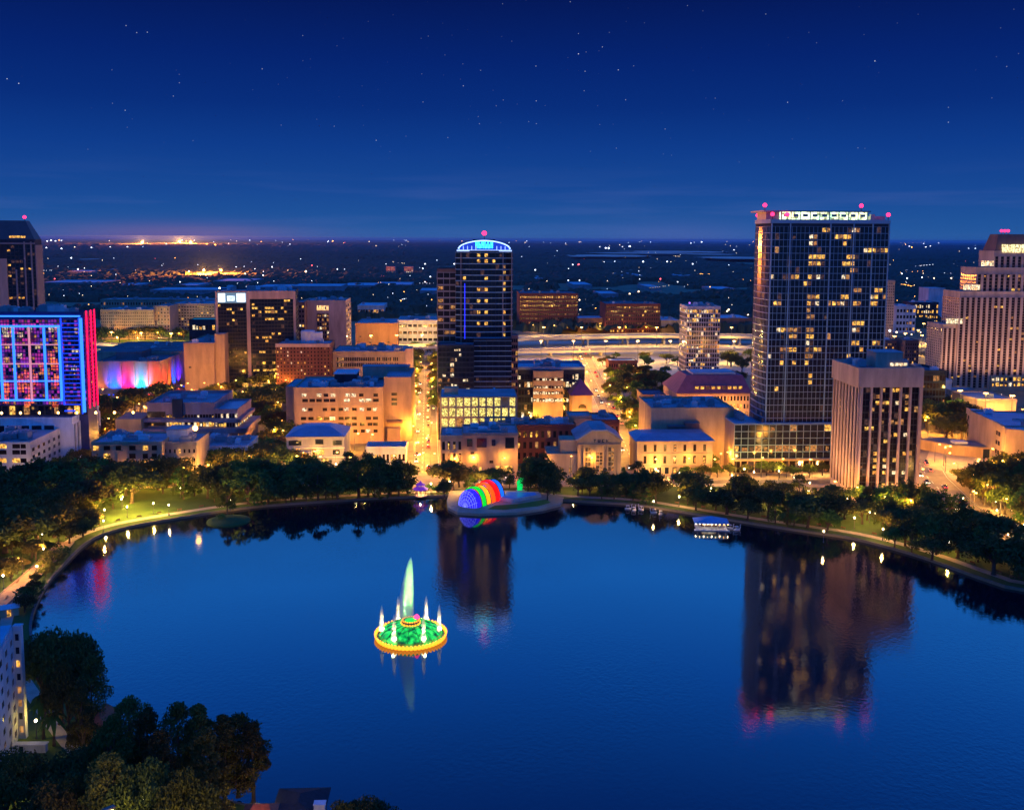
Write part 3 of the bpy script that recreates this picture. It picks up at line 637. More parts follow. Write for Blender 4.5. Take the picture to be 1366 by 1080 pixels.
    xa,xb=P.loc(585,500)[0],P.loc(690,500)[0]
    hb=P.lz(459); xm=P.loc(632,500)[0]
    B.body(xa,xm,-8,5.9,0,P.lz(457)-1,W_DARK,roof=ROOFD,par=.6); B.facade((xa,-8),(xm,-8),4,P.lz(457)-1.5,9,17,wf=.9,hf=.7,pd=.15,sd=.15,m=W_DARK,lit=.06,mats=(LW,LO,LD),rowlit={7:.5,8:.5,9:.4,10:.35,11:.2,14:.2})
    B.body(xm+.05,W*.98,-5,-.02,0,P.lz(452),W_DARK,roof=ROOFD,par=.5); B.facade((xm+.05,-5),(W*.98,-5),4,P.lz(452)-.5,6,18,wf=.93,hf=.86,pd=.15,sd=.2,m=W_DARK,sm=MATS['mullion'],lit=.05,mats=(LD,LW))
    for zz in (6,14,22): 
        b=MB(); xx=P.loc(659,500)[0]; b.box(xx-.5,xx+.5,-5.5,-5.2,zz,zz+6.5); B.part('light_strip',b,glow('blue_shaft',(.0,.12,.55),1.0))
    B.body(W*.98+.05,xb,-3,8,0,P.lz(448),W_BROWN,roof=ROOFD,par=.5); B.facade((W*.98+.05,-3),(xb,-3),4,P.lz(448)-.5,3,15,wf=.85,hf=.6,pd=.2,sd=.25,m=W_BROWN,lit=.35,mats=(LO,LD,LY),rowlit={13:0,14:0,12:.1})
    B.facade((xb,-3),(xb,8),4,P.lz(448)-.5,3,15,wf=.8,hf=.6,pd=.2,sd=.25,m=W_BROWN,lit=.1,mats=(LO,))
    B.beacon(x0+1.0,5.5,hw*.0+zb*0+P.lz(404),r=.01)
    B.finish()
arch_tower()
def lit_garage():
    B=Bld('parking_garage','brightly lit yellow parking garage with six open decks at the foot of the arched tower','garage',587,690,612,530,26)
    W,D,H=B.W,B.D,B.H
    n=6; i=B.mi(W_CREAM); w=B.wb; w.tf()
    core=mat('garage_interior',(.6,.5,.3),rough=.9,var=.3,scale=.3)
    w.box(.3,W-.3,3.1,D,0,H-.3,B.mi(core)); zb=0
    fh=H/n
    for j in range(n+1): w.box(0,W,0.0,D-.02,j*fh-.25,j*fh+.25,i); w.box(.02,W-.02,-.22,.03,j*fh+.252,j*fh+.8,i) if j<n else None
    for k in range(11): x=k*(W-.8)/10; w.box(x,x+.8,-.1,.7,0,H-.26,i)
    for k in range(5): y=k*(D-.8)/4; w.box(W-.7,W-.002,y,y+.8,0,H-.26,B.mi(W_PINK))
    for j in range(n): w.box(W-.25,W+.1,.75,D,j*fh+.252,j*fh+1.1,B.mi(W_PINK))
    for j in range(n):
        for k in range(10):
            x=k*(W-.8)/10+.8; r=B.rng.random()
            mm=LY if r<.62 else (LW if r<.78 else (LO if r<.9 else core)); 
            b=B.wins.append((True,9,(0,3.0),0,x,j*fh+.3,(W-.8)/10-.9,fh-.7,MATS['garage_lit'] if r<.8 else mm))
    B.finish()
    o=MB(); o.box(2,9,6,12,H+.26,H+3.5); o.box(1.8,9.2,5.8,12.2,H+3.503,H+3.8); B.part('stair_hood',o,W_CREAM)
    b=MB(); b.box(.4,W-.4,.4,D-.4,H+.255,H+.4); B.part('roof',b,ROOF)
    r=random.Random(4)
    return B
litwin('garage_lit',(.16,.10,.01),(1,.80,.22),1.7,.8)
GAR=lit_garage()
# --- left side
def hotel():
    B=Bld('lit_hotel','blue and magenta lit glass hotel on a white podium at the left edge','hotel',-24,112,613,419,12)
    W,D,H=B.W,B.D,B.H; PW=mat('hotel_panel',(.03,.04,.16),rough=.5,var=.3)
    B.body(0,W,0,D,0,H,PW,roof=ROOF,par=1.2)
    def X(px): return B.loc(px,480)[0]
    zb=B.lz(540,0); zt=H-2.5
    mm=(LO,LY,LV,LD)
    ls={}
    nx,nz=34,23
    xs=X(82)
    B.facade((0,0),(xs,0),zb,zt,26,nz,wf=.78,hf=.76,pd=.12,sd=.1,m=PW,sm=PW,lit=.8,mats=(LV,LD,LO),wts=(10,2,.8))
    B.facade((xs,0),(W,0),zb,zt,7,nz,wf=.74,hf=.62,pd=.12,sd=.1,m=PW,sm=PW,lit=.45,mats=(LV,LO,LD),wts=(4,.6,2))
    for px,py in ((6,440),(15,440),(38,440),(67,440),(75,440),(101,441),(103,443),(7,447),(15,447),(26,447),(75,457),(75,463),(8,462),(50,463),(8,480),(98,492),(70,485),(104,469),(98,469),(25,475),(70,480)):
        x,z=B.loc(px,py); B.wins.append((True,99,(0,0),0,x-1,z-1,2.6,2.3,LW if B.rng.random()<.3 else LY))
    for px,py,c in ((41,520,1),(36,500,1),(41,500,1),(36,510,1),(46,505,1),(8,515,1),(27,505,1),(72,485,1),(76,505,1),(72,510,1),(41,530,1),(36,535,1),(7,530,1),(27,515,1),(73,535,1),(57,490,1),(68,475,1)):
        x,z=B.loc(px,py); B.wins.append((True,98,(0,0),0,x-1.3,z-3,3,5.4,MATS['red_room']))
    Bl=glow('led_blue',(.03,.19,1),2.1); Cy=glow('led_cyan',(.03,.2,1),2.2); Pk=glow('led_pink',(.85,.32,.38),.8); Db=glow('led_deep',(.01,.06,.9),1.6)
    def vs(px,m_,wd=.45,y0=436,y1=534): 
        x=X(px); b=MB(); b.box(x-wd,x+wd,-.95,-.5,B.lz(y1),B.lz(y0)); B.part('light_strip',b,m_)
    def hs(py,x0,x1,m_,wd=.35):
        z=B.lz(py,0); b=MB(); b.box(X(x0),X(x1),-.90,-.45,z-wd,z+wd); B.part('light_strip',b,m_)
    for px in (2,20,61,81): vs(px,Bl,.55,437,532)
    vs(41,Pk,.45); vs(110.5,Bl,.7,424,550); vs(-20,Bl)
    vs(84,Db,.3,424,540); vs(108,Db,.3,424,552)
    hs(421.5,0,110,Cy,.35); hs(435,-20,84,Cy,.5); hs(459.5,-20,81,Pk,.25); hs(485,-20,81,Pk,.28); hs(508,-20,81,Cy,.28); hs(533.5,-20,82,Cy,.45); 
    hs(548,84,98,Db,.3)
    for k in range(20): B.wb.tf(); z=zb+k*(zt-zb)/20; B.wb.box(xs+.3,W-1.2,-.35,.05,z,z+.25,B.mi(Db))
    # lit side
    Mg=glow('led_magenta',(1,.004,.06),2.6); Md=glow('led_magenta_dim',(.5,.01,.16),.16)
    for y in (1.0,D*.55,D-.6): 
        b=MB(); b.box(W+.5,W+.9,y-.35,y+.35,zb-2,H+1.6); B.part('light_strip',b,Mg)
    B.facade((W,0),(W,D),zb,H-1,3,23,wf=.75,hf=.62,pd=.4,sd=.4,m=Md,sm=Md,lit=.1,mats=(LV,LO))
    B.units(4,W-4,3,D-2,H+.2,10,1.4)
    # podium
    p0=B.loc(-30,560)[0]; p1=B.loc(99,560)[0]+2.5; yb=-9; zp=B.lz(553,0)-1
    PWh=wall('podium',(.75,.75,.78)); B.body(p0,p1,yb,D+14,0,zp,PWh,roof=ROOFD,par=1.0)
    B.facade((p0,yb),(p1-8,yb),zp-9.5,zp-2.6,7,1,wf=.82,hf=.96,pd=.5,sd=.5,m=PWh,lit=.0,dark=GLASS)
    B.facade((p0,yb),(p1-8,yb),1,zp-11,7,1,wf=.85,hf=.9,pd=.5,sd=.5,m=PWh,lit=.8,mats=(LW,LY))
    B.facade((p1,yb),(p1,D+14),2,zp-2,9,1,wf=.62,hf=.95,pd=.7,sd=.4,m=PWh,lit=.1,mats=(LD,),dark=GLASSB)
    B.facade((0,0),(W,0),zp+.8,zb-.3,14,1,wf=.8,hf=.9,pd=.3,sd=.3,m=BLACK,lit=.3,mats=(LY,LO))
    for k in range(9):
        b=MB(); x=p0+6+k*9; b.box(x,x+.1,yb+2,yb+2.1,zp,zp+2.4,0); b.lathe([(.1,zp+2.4),(.55,zp+2.8),(.5,zp+3.4),(.1,zp+3.7)],x+.05,yb+2.05,8,1); B.part('terrace_lamp',b,[BLACK,BULB])
    B.finish()
litwin('red_room',(1,.04,.05),(1,.25,.04),1.5,.25)
hotel()
def left_tower():
    B=Bld('corner_tower','dark office tower with a mansard roof rising behind the lit hotel at the left edge','tower',-60,46,520,319,24,g=math.radians(15))
    W,D,H=B.W,B.D,B.H; B.body(0,W,0,D,0,H,W_DARK,roof=None)
    xa=B.loc(12,400)[0]; 
    st_={}
    for px,py in ((14,334),(15,356),(15,366),(28,358),(40,356),(15,399),(30,399),(27,399)):
        x,z=B.loc(px,py); st_[(int((x-xa)/((W-xa)/7)),int((z-20)/((H-24)/32)))]=LY
    B.facade((xa,0),(W,0),20,H-4,7,32,wf=.78,hf=.7,pd=.15,sd=.15,m=W_DARK,lit=.06,mats=(LD,LO),litset=st_,lowdim=.15)
    B.wb.tf()
    for px in (24,36,45): x=min(B.loc(px,400)[0],W-.8); B.wb.box(x-.5,x+.5,-.9,.05,10,H*(.8 if px<36 else .985),B.mi(MULLP))
    B.wb.box(B.loc(-5,400)[0],xa,-1.6,.05,10,B.lz(345,12),B.mi(W_PINK)); B.wb.box(0,W+.1,-1.1,.05,H-3.4,H-2.4,B.mi(MULLP))
    B.facade((W,0),(W,D),20,H-4,7,32,wf=.5,hf=.7,pd=.6,sd=.15,m=MULLP,lit=.02,mats=(LO,))
    z1=B.lz(294,20); dx=6.5
    r=MB(); r.loft([[(0,0,H),(W,0,H),(W,D,H),(0,D,H)],[(3,6,z1),(W-dx,6,z1),(W-dx,D-6,z1),(3,D-6,z1)]]); B.part('roof',r,mat('mansard',(.05,.08,.10),rough=.5,var=.2))
    b=MB(); 
    for k in range(9): b.box(B.loc(12+k*2.4,313)[0],B.loc(12+k*2.4,313)[0]+1,.5,1.6,H+.8,H+2.6)
    B.part('dormer_window',b,LY)
    B.beacon(W-dx-1,8,z1,r=1.2); B.finish()
left_tower()
def bank():
    B=Bld('framed_bank_tower','black glass bank building framed in pink stone with a white roof sign','tower',287,394,517,390,40,g=math.radians(9.5))
    W,D,H=B.W,B.D,B.H; B.body(0,W,0,D,0,H,W_DARK,roof=ROOF,par=1)
    xm=B.lx(333); zt=B.lz(399); w=B.wb; i=B.mi(W_PINK)
    ls={}
    for px,py in ((338,411),(344,411),(341,411),(355,411),(360,411),(365,411),(375,411),(378,411),(336,419),(348,418),(355,418),(360,418),(368,417),(380,417),(355,425),(360,425),(372,425),(377,425),(365,425),(345,448),(352,448),(356,448),(360,448),(366,447),(371,447),(357,454),(349,470),(352,470),(339,494),(345,493),(352,493),(356,493),(362,493),(366,492),(354,486),(364,486),(338,404),(385,402),(381,402),(293,410),(304,410),(306,411),(321,410),(312,418),(311,425),(327,470),(301,477)):
        x,z=B.loc(px,py); ls[(px,py)]=(x,z)
    def sub(x0,x1,n,nz,z0,z1): return {(int((x-x0)/((x1-x0)/n)),int((z-z0)/((z1-z0)/nz))):LY for x,z in ls.values() if x0<=x<x1}
    B.facade((1.6,0),(xm,0),3,zt-3.4,11,22,wf=.93,hf=.8,pd=.1,sd=.12,m=BLACK,lit=.03,mats=(LD,LO),litset=sub(1.6,xm,11,22,3,zt-3.4),lowdim=.03)
    B.facade((xm,0),(W-1.6,0),3,zt,14,23,wf=.93,hf=.8,pd=.1,sd=.12,m=BLACK,lit=.03,mats=(LD,LO),litset=sub(xm,W-1.6,14,23,3,zt),lowdim=.05)
    w.tf(); w.box(0,1.6,-1.2,.05,0,H+1,i); w.box(xm-1.2,xm+1.2,-1.25,.05,0,H+1,i); w.box(W-1.7,W,-1.2,.05,0,H+1.0,i); w.box(xm+1.25,W-1.72,-1.1,.05,zt,H+1,i); w.box(1.61,xm-1.21,-1.1,.05,H,H+1,i)
    B.facade((W,0),(W,D),3,H-3,10,22,wf=.9,hf=.8,pd=.1,sd=.12,m=BLACK,lit=.05,mats=(LO,))
    b=MB(); b.box(1.7,xm-1.3,-.9,-.3,zt-2.8,H-.2,0); sg=B.part('sign_panel',b,mat('sign_back',(.15,.18,.22),var=0,emit=(.12,.25,.35),es=.8))
    b=MB(); b.box(2.2,7,-1.1,-.92,zt-2,H-.8); b.box(xm-8,xm-2,-1.1,-.92,zt-2,H-.8); b.build('logo',glow('sign_white',(.75,.9,1),2.6),sg)
    b=MB(); sign_glyphs(b,8.5,zt-1.2,xm-18,3.6,7,5,y=-.92); b.build('lettering',MATS['sign_white'],sg)
    b=MB(); b.box(3,W-3,-.5,.0,.3,3.2); B.part('lobby_light',b,LY)
    B.units(3,W-3,4,D-3,H+.2,8,1.3); B.beacon(3,2,H+1,r=.6,m=BULBW); B.finish()
bank()
def theater():
    B=Bld('colour_lit_theater','low theater whose front wall is washed in blue, magenta, cyan and orange light','theater',126,214,525,484,60)
    W,D,H=B.W,B.D,B.H; B.body(0,W,0,D,0,H,W_TAN,roof=ROOFD,par=1.2)
    for k in range(6): B.wb.tf(); x=k*W/5; B.wb.box(min(max(x-.5,0),W-1),min(max(x+.5,1),W),-.7,.05,0,H-.5,B.mi(W_CREAM))
    for k in range(5): B.wb.tf(); y=k*D/4; B.wb.box(W-.05,W+.7,min(max(y-.5,0),D-1),min(max(y+.5,1),D),0,H-.5,B.mi(W_CREAM))
    b=MB(); b.box(8,W-20,20,44,H+.2,H+5); b.box(7.8,W-19.8,19.8,44.2,H+5.003,H+5.4); B.part('rooftop_unit',b,ROOFD)
    B.units(W*.5,W-2,4,18,H+.2,5); B.finish()
    cols=[(1,.28,.08,.3),(0,.06,1,2.8),(1,.0,.22,1.6),(0,.34,1,2.8),(1,.05,0,2.0)]
    def up(lx_,ly,c,rz):
        b=MB(); b.box(-.6,.6,-.3,.3,0,.4,0); b.box(-.55,.55,-.25,.25,.403,.6,1)
        q=B.root.matrix_world if False else None
        P=B.P+B.u*lx_+B.n*ly
        e=empty('floodlight',(P.x,P.y,.05),G,'floodlight on the ground washing the theater wall in %s light'%c[4],'floodlight','theater floodlights')
        b.build('housing',[BLACK,glow('flood_'+c[4],c[:3],4)],e)
        d=bpy.data.lights.new('flood_beam','SPOT'); d.energy=17000*c[3]; d.color=c[:3]; d.spot_size=math.radians(62); d.spot_blend=.6; d.shadow_soft_size=.6
        o=bpy.data.objects.new('flood_beam',d); COL.objects.link(o); o.parent=e; o.location=(0,0,1)
        tgt=Vector((0,1,1.0)) if rz==0 else Vector((-1,0,1.0)); o.rotation_euler=tgt.to_track_quat('-Z','Y').to_euler()
    nm=['amber','blue','magenta','cyan','orange']
    for k in range(5):
        for dz in (-1.6,1.6): up(W*(k+.5)/5+dz,-8,(*cols[k],nm[k]),0)
    c2=[(1,.03,0,2.6,'red'),(1,.10,0,2.6,'orange'),(0,.05,1,5,'deep blue'),(.05,.01,1,4.5,'violet'),(1,.0,.2,2.8,'rose')]
    for k in range(5): up(W+7,D*(k+.5)/5,c2[k],1)
theater()
# generic boxes -------------------------------------------------
def simple(name,label,cat,xl,xr,yb,yt,depth,m,roof=ROOF,nx=0,nz=0,wf=.5,hf=.5,lit=.15,mats=(LY,LO),side=0,sidenx=0,z0=1.0,top=1.2,far=False,units=3,par=.9,dark=None,pd=.25,sd=.22,sm=None,lowdim=0,rowlit=None,g=G,group=None,left=False,wts=None,sidelit=None):
    B=Bld(name,label,cat,xl,xr,yb,yt,depth,g=g,group=group)
    B.body(0,B.W,0,B.D,0,B.H,m,roof=roof,par=par)
    if nx: 
        kw=dict(wf=wf,hf=hf,m=m,sm=sm,lit=lit,mats=mats,wts=wts or (1,)*len(mats),dark=dark or GLASSB,pd=pd,sd=sd,lowdim=lowdim,rowlit=rowlit)
        B.facade(*B.F(),z0,B.H-top,nx,nz,**kw)
        if sidenx:
            if sidelit is not None: kw['lit']=sidelit
            B.facade(*(B.Lf() if left else B.R()),z0,B.H-top,sidenx,nz,**kw)
    w=B.wb; w.tf(); i=B.mi(m)
    w.box(-.2,B.W+.2,-.45,.0,B.H-.75,B.H-.15,i)
    if z0>=1 and not far: w.box(-.1,B.W+.1,-.34,.0,0,.8,i)
    if not nx and B.W>8:
        k=0
        while k*5.5<B.W-.4: w.box(k*5.5+.02,k*5.5+.4,-.18,.0,0,B.H-.76,i); k+=1
        for k in range(int(B.W/9)):
            if B.rng.random()<.7: q=MB(); xx=3+k*9+B.rng.uniform(0,2); zz=B.H*B.rng.uniform(.3,.6); q.box(xx,xx+1.8,-.08,.0,zz,zz+1.3); q.build('window',B.rng.choice([GLASSB,GLASSB,LD,LY]),B.root)
    if units: B.units(1.5,B.W-1.5,1.5,B.D-1.5,B.H+.2,units)
    B.finish(parts=not far); return B
# purple hip roof etc
def hip(B,x0,x1,y0,y1,z,h,m,ov=1,ins=None,name='roof'):
    ins=ins if ins is not None else min(x1-x0,y1-y0)/2*.98; r=MB(); a=min(ins,(x1-x0)/2*.98); c=min(ins,(y1-y0)/2*.98)
    r.loft([[(x0-ov,y0-ov,z),(x1+ov,y0-ov,z),(x1+ov,y1+ov,z),(x0-ov,y1+ov,z)],[(x0+a,y0+c,z+h),(x1-a,y0+c,z+h),(x1-a,y1-c,z+h),(x0+a,y1-c,z+h)]]); return B.part(name,r,m)
S=simple
S('parking_block','grey roofed block with a tan wall behind the colour lit theater','building',128,296,512,470,70,W_PINK,roof=ROOFD,units=6)
S('tan_stair_tower','plain tan stair tower standing between the theater and the framed bank','tower',286,299,520,446,14,W_ORANGE,units=0,par=.4)
S('tan_side_hall','blank tan hall lit orange from below left of the framed bank','hall',245,285,521,459,60,W_ORANGE,units=2)
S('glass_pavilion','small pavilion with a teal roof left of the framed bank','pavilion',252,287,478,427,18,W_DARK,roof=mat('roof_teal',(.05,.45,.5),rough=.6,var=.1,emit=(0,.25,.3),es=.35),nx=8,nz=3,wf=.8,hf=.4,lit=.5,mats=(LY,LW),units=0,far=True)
S('condo_block','tan apartment block with a lattice of small windows behind the lit lawn','apartment block',134,205,453,414,40,W_CREAM,nx=28,nz=9,wf=.45,hf=.5,lit=.18,mats=(LO,LD),far=True,sidenx=5,units=3)
S('condo_block','long tan apartment wing right of the lattice windowed block','apartment block',205,226,452,409,40,W_TAN,nx=5,nz=9,wf=.4,hf=.5,lit=.3,mats=(LO,LY),far=True,units=1)
S('condo_block','staggered tan apartment block with lit balconies near the framed bank','apartment block',226,286,448,406,60,W_TAN,nx=16,nz=10,wf=.6,hf=.5,lit=.2,mats=(LO,LD,LY),far=True,units=4)
S('condo_block','upper tan apartment slab behind the lattice windowed block','apartment block',134,290,438,400,30,W_TAN,nx=44,nz=5,wf=.5,hf=.5,lit=.2,mats=(LO,LD),far=True,units=5)
B=Bld('hotel_block','tan slab hotel with one central strip of lit windows and a yellow sign','hotel',405,461,492,402,36)
B.body(0,B.W,0,B.D,0,B.H,W_PINK,roof=ROOF,par=1); a,c=B.lx(423,440),B.lx(439,440)
B.facade((a,0),(c,0),4,B.H-10,5,12,wf=.75,hf=.6,pd=.3,sd=.3,m=W_BROWN,lit=.6,mats=(LO,LY,LW)); B.facade(*B.R(),4,B.H-2,3,12,wf=.7,hf=.5,pd=.3,sd=.3,m=W_PINK,lit=.4,mats=(LY,LD),lowdim=.2)
b=MB(); sign_glyphs(b,a,B.H-7.5,c-a,4,5,9,y=-.05); B.part('sign',b,glow('sign_yellow',(1,.6,.2),2)); B.units(2,B.W-2,2,30,B.H+.2,6); B.finish()
S('side_block','narrow lit block squeezed between the framed bank and the slab hotel','building',394,406,495,404,30,W_BROWN,nx=3,nz=14,wf=.6,hf=.5,lit=.35,mats=(LY,LW),units=0)
B=S('brick_hotel','dark brick block with pale roof edge and dotted lit windows below the slab hotel','building',368,440,522,460,26,W_BRICK,nx=16,nz=12,wf=.38,hf=.45,lit=.2,mats=(LO,LY,LW),sidenx=6,units=2)
b=MB(); b.box(-.4,B.W+.4,-.5,.0,B.H-1.6,B.H+.95); B.part('cornice',b,W_PINK)
b=MB(); x=B.lx(395,455); b.lathe([(5.2,B.H+.2),(5.2,B.H+9),(4.6,B.H+9.6)],x+7,10,20,0); b.box(x+8,x+17,6,14,B.H+.2,B.H+8.2,0); B.part('penthouse',b,W_BLUEW)
B=S('ribbon_office','long pale office with two rows of close set windows and a blue roof','office',444,541,519,470,40,W_CREAM,nx=0,units=10)
for (y0,y1) in ((476.5,481.5),(484,489)): 
    Q=B
zz=[B.lz(489),B.lz(484),B.lz(481.5),B.lz(476.5)]
def ribbon(B,x0,x1,za,zb_,n,lit=.15,m=W_CREAM,mats=(LO,LY),y=0,wf=.6,per=True):
    mb=MB(); L=x1-x0; ml=[BLACK,GLASSB,*mats]; r=B.rng
    for k in range(n):
        xa=x0+L*k/n; q=1 if r.random()>lit else 2+r.randrange(len(mats)); mb.box(xa+.2*L/n,xa+(.2+wf)*L/n,y-.06,y-.02,za,zb_,q)
    return mb,ml
for za,zb_ in ((zz[0],zz[1]),(zz[2],zz[3])):
    for k in range(34):
        L=(B.W-8)/34; b=MB(); b.box(3+k*L,3+k*L+L*.6,-.24,.0,za,zb_); b.build('window',GLASSB if B.rng.random()>.18 else LO,B.root)
b=MB(); b.box(B.W-.02,B.W+5,-3,14,0,B.H+3); B.part('end_pier',b,W_PINK)
def orange_hosp():
    B=Bld('courthouse_block','big orange lit block with rows of small square windows left of the main street','building',392,511,592,519,26)
    W,D,H=B.W,B.D,B.H; B.body(0,W,0,42,0,H,W_ORANGE,roof=ROOF,par=1)
    for r_,(py,sz) in enumerate(((527,1.6),(534,2.2),(546,1.6),(558,2),(566,1.8),(575,1.4))):
        z=B.lz(py)
        for k in range(11):
            x=4+k*(W-9)/10+B.rng.uniform(-.6,.6)
            if B.rng.random()<.12 or (r_==5 and k<6): continue
            on=B.rng.random()<(.5 if r_==0 else .22); B.wins.append((on,3,(0,0),0,x,z-.9,sz+.8,1.7,LW if on else GLASSB))
    B.wb.tf(); B.wb.box(.02,W-.02,-.12,.05,B.lz(540),B.lz(540)+.25,B.mi(W_TAN)); B.wb.box(.02,W-.02,-.11,.05,B.lz(570),B.lz(570)+.25,B.mi(W_TAN))
    B.body(W+.02,B.lx(548,540),6,46,0,B.lz(507,511),W_ORANGE,roof=ROOF,par=.8)
    x1=B.lx(536,540)
    for py in (528,535,541): B.wins.append((False,3,(0,6),0,W+4,B.lz(py,511)-.8,3,1.6,GLASSB))
    B.wb.tf(); B.wb.box(W+1.5,x1,4,6.1,B.lz(566,511),B.lz(563,511),B.mi(W_BROWN)); B.wb.box(W+2,x1-1,2,5.95,0,B.lz(572,511),B.mi(W_ORANGE))
    B.body(-6.5,-.02,12,42,0,H-1,W_TAN,roof=ROOF,par=.6)
    b=MB(); xa,xb=B.lx(440,500),B.lx(470,500); b.box(xa,xb,18,34,H+.2,H+5.5,0); b.box(xa-.4,xb+.4,17.6,34.4,H+5.503,H+6.2,1); B.part('penthouse',b,[W_DARK,ROOFL])
    b=MB(); xa,xb=B.lx(475,500),B.lx(541,500); b.box(xa,xb,34,41.5,H+1.2,H+7.5,0); b.box(xa-.3,xb+.3,33.7,41.8,H+7.503,H+8,1); B.part('penthouse',b,[W_PINK,ROOF])
    B.units(4,W-4,3,17,H+.2,12); B.units(W*.5,W-3,18,33,H+.2,6); B.finish()
orange_hosp()
B=S('white_villa','white stepped office with a blue pitched roof in front of the orange block','building',382,459,624,582,24,W_GREY,roof=None,units=0)
hip(B,0,B.W,0,B.D,B.H,3.6,ROOFM,ov=.6,ins=8)
for k,(fx,fw,zf) in enumerate(((.04,.22,.72),(.50,.14,.75),(.80,.16,.72),(.05,.2,.42),(.45,.2,.42),(.4,.14,.15),(.6,.12,.15),(.8,.12,.42))):
    b=MB(); b.box(B.W*fx,B.W*(fx+fw),-.26,-.0,B.H*zf,B.H*(zf+.15)); b.build('window',GLASS if k not in (4,6) else LY,B.root)
for z in (.36,.66): b=MB(); b.box(-.3,B.W+.3,-.6,-.0,B.H*z-.5,B.H*z-.1); B.part('balcony',b,W_WHITE)
b=MB(); b.box(-4,B.W*.45,-4,-.7,0,B.H*.55); B.part('bay',b,W_GREY)
# library: stacked slabs
def library():
    B=Bld('library_building','broad brown concrete library in stacked slabs with two strips of lit windows','library',196,286,604,541,36)
    W,D,H=B.W,B.D,B.H; m=wall('concrete_brown',(.34,.24,.24)); zt=H
    B.body(0,W,0,40,0,zt,m,roof=ROOF,par=1.6)
    x2=B.lx(318,545); z2=B.lz(548)
    B.body(W+.02,x2,-2,30,0,z2,m,roof=ROOFM,par=1.2)
    for (ya,yb_,l) in ((553,557,.45),(563,569,.97),):
        B.facade((W*.28,0),(W,0),B.lz(yb_),B.lz(ya),16,1,wf=.85,hf=.98,pd=0.1,sd=.1,m=m,lit=l,mats=(LY,LW),dark=GLASSB)
    w=B.wb; w.tf(); w.box(-1.2,W+.01,-2.6,.04,B.lz(562),B.lz(558),B.mi(m)); w.box(W+.02,x2+2,-4.5,-2.01,B.lz(562),B.lz(557.5),B.mi(m)); w.box(-1.5,W,-4,.03,B.lz(574),B.lz(570),B.mi(m)); w.box(W+.03,x2+5,-6,-2.02,B.lz(575),B.lz(569),B.mi(m))
    w.box(x2+.02,x2+5,-6,30,B.lz(575),B.lz(569)+.01,B.mi(m)); w.box(x2+.02,x2+2,-4.5,30,B.lz(562),B.lz(557.5)+.01,B.mi(m)); w.box(x2+.01,x2+3.5,-1,29,0,B.lz(575)-.3,B.mi(W_ORANGE))
    B.facade((W+.5,-2),(x2,-2),B.lz(569)+.1,B.lz(562)-.1,8,1,wf=.85,hf=.98,pd=0.1,sd=.1,m=m,lit=.5,mats=(LY,LW),dark=GLASSB)
    B.facade((x2,-2),(x2,30),B.lz(569)+.1,B.lz(562)-.1,8,1,wf=.85,hf=.98,pd=0.1,sd=.1,m=m,lit=.8,mats=(LY,LW),dark=GLASSB)
    B.facade((W+.5,-2),(x2,-2),B.lz(557)+.1,B.lz(551),8,1,wf=.85,hf=.98,pd=0.1,sd=.1,m=m,lit=.4,mats=(LW,LY),dark=GLASSB)
    B.facade((0,0),(W*.27,0),B.lz(558)+.5,B.lz(549),5,1,wf=.95,hf=.98,pd=0.1,sd=.1,m=BLACK,lit=.0,dark=GLASS)
    B.facade((0,0),(W*.27,0),B.lz(569)+.5,B.lz(562)-.3,5,1,wf=.95,hf=.98,pd=0.1,sd=.1,m=BLACK,lit=.25,mats=(LY,),dark=GLASS)
    # lower terrace
    zl=B.lz(582,196); B.body(-8,x2+3,-22,-6.1,0,zl,m,roof=ROOF,par=.8); B.facade((W*.45,-22.0),(W*1.05,-22.0),zl-4.2,zl-1,12,1,wf=.85,hf=.95,pd=.1,sd=.1,m=m,lit=.97,mats=(LY,),dark=LY)
    b=MB(); x=B.lx(231,540); b.box(x,x+5,-1.8,-.05,B.lz(556),B.lz(532)); B.part('stair_tower',b,W_DARK)
    b=MB(); b.box(-14,-1.3,-6,14,0,B.lz(556),0); B.part('annex',b,W_ORANGE)
    B.units(4,W-8,6,36,H+.2,4); B.finish()
library()
B=S('cream_apartments','long cream apartment house with square windows behind the left shore trees','apartment house',122,216,650,592,22,W_CREAM,nx=0,units=7)
for (py,cols) in ((597,(128,142,158,176,194,206)),(608,(142,176,194,206)),(617,(176,194)),(627,(176,194,160))):
    for px in cols:
        x,z=B.loc(px,py); on=B.rng.random()<.25; b=MB(); b.box(x-1.1,x+(1.6 if px in (142,176) else 1.1),-.24,0,z-1.1,z+1.1); w_=b.build('window',LY if on or (px,py)==(142,608) else GLASSB,B.root); b=MB(); b.box(x-1.3,x+1.8,-.35,-.0,z-1.45,z-1.15); b.build('sill',W_CREAM,w_)
B=S('cream_apartments','lower cream wing with a penthouse and dark balcony right of the cream apartment house','apartment house',217,262,646,592,22,W_CREAM,nx=7,nz=4,wf=.4,hf=.42,lit=.15,units=3)
b=MB(); b.box(0,9,6,16,B.H+.2,B.H+5,0); b.box(-.3,9.3,5.7,16.3,B.H+5.003,B.H+5.5,1); B.part('penthouse',b,[W_WHITE,ROOF]); b=MB(); b.lathe([(.3,B.H+5.5),(1.1,B.H+6.2),(1.1,B.H+7.2),(.3,B.H+7.9)],14,2,10); B.part('roof_lamp',b,BULB)
S('flat_roofed_shop','low building with a pale flat roof beneath the library terrace','building',262,330,630,597,24,W_WHITE,nx=10,nz=2,wf=.5,hf=.5,lit=.3,units=6)
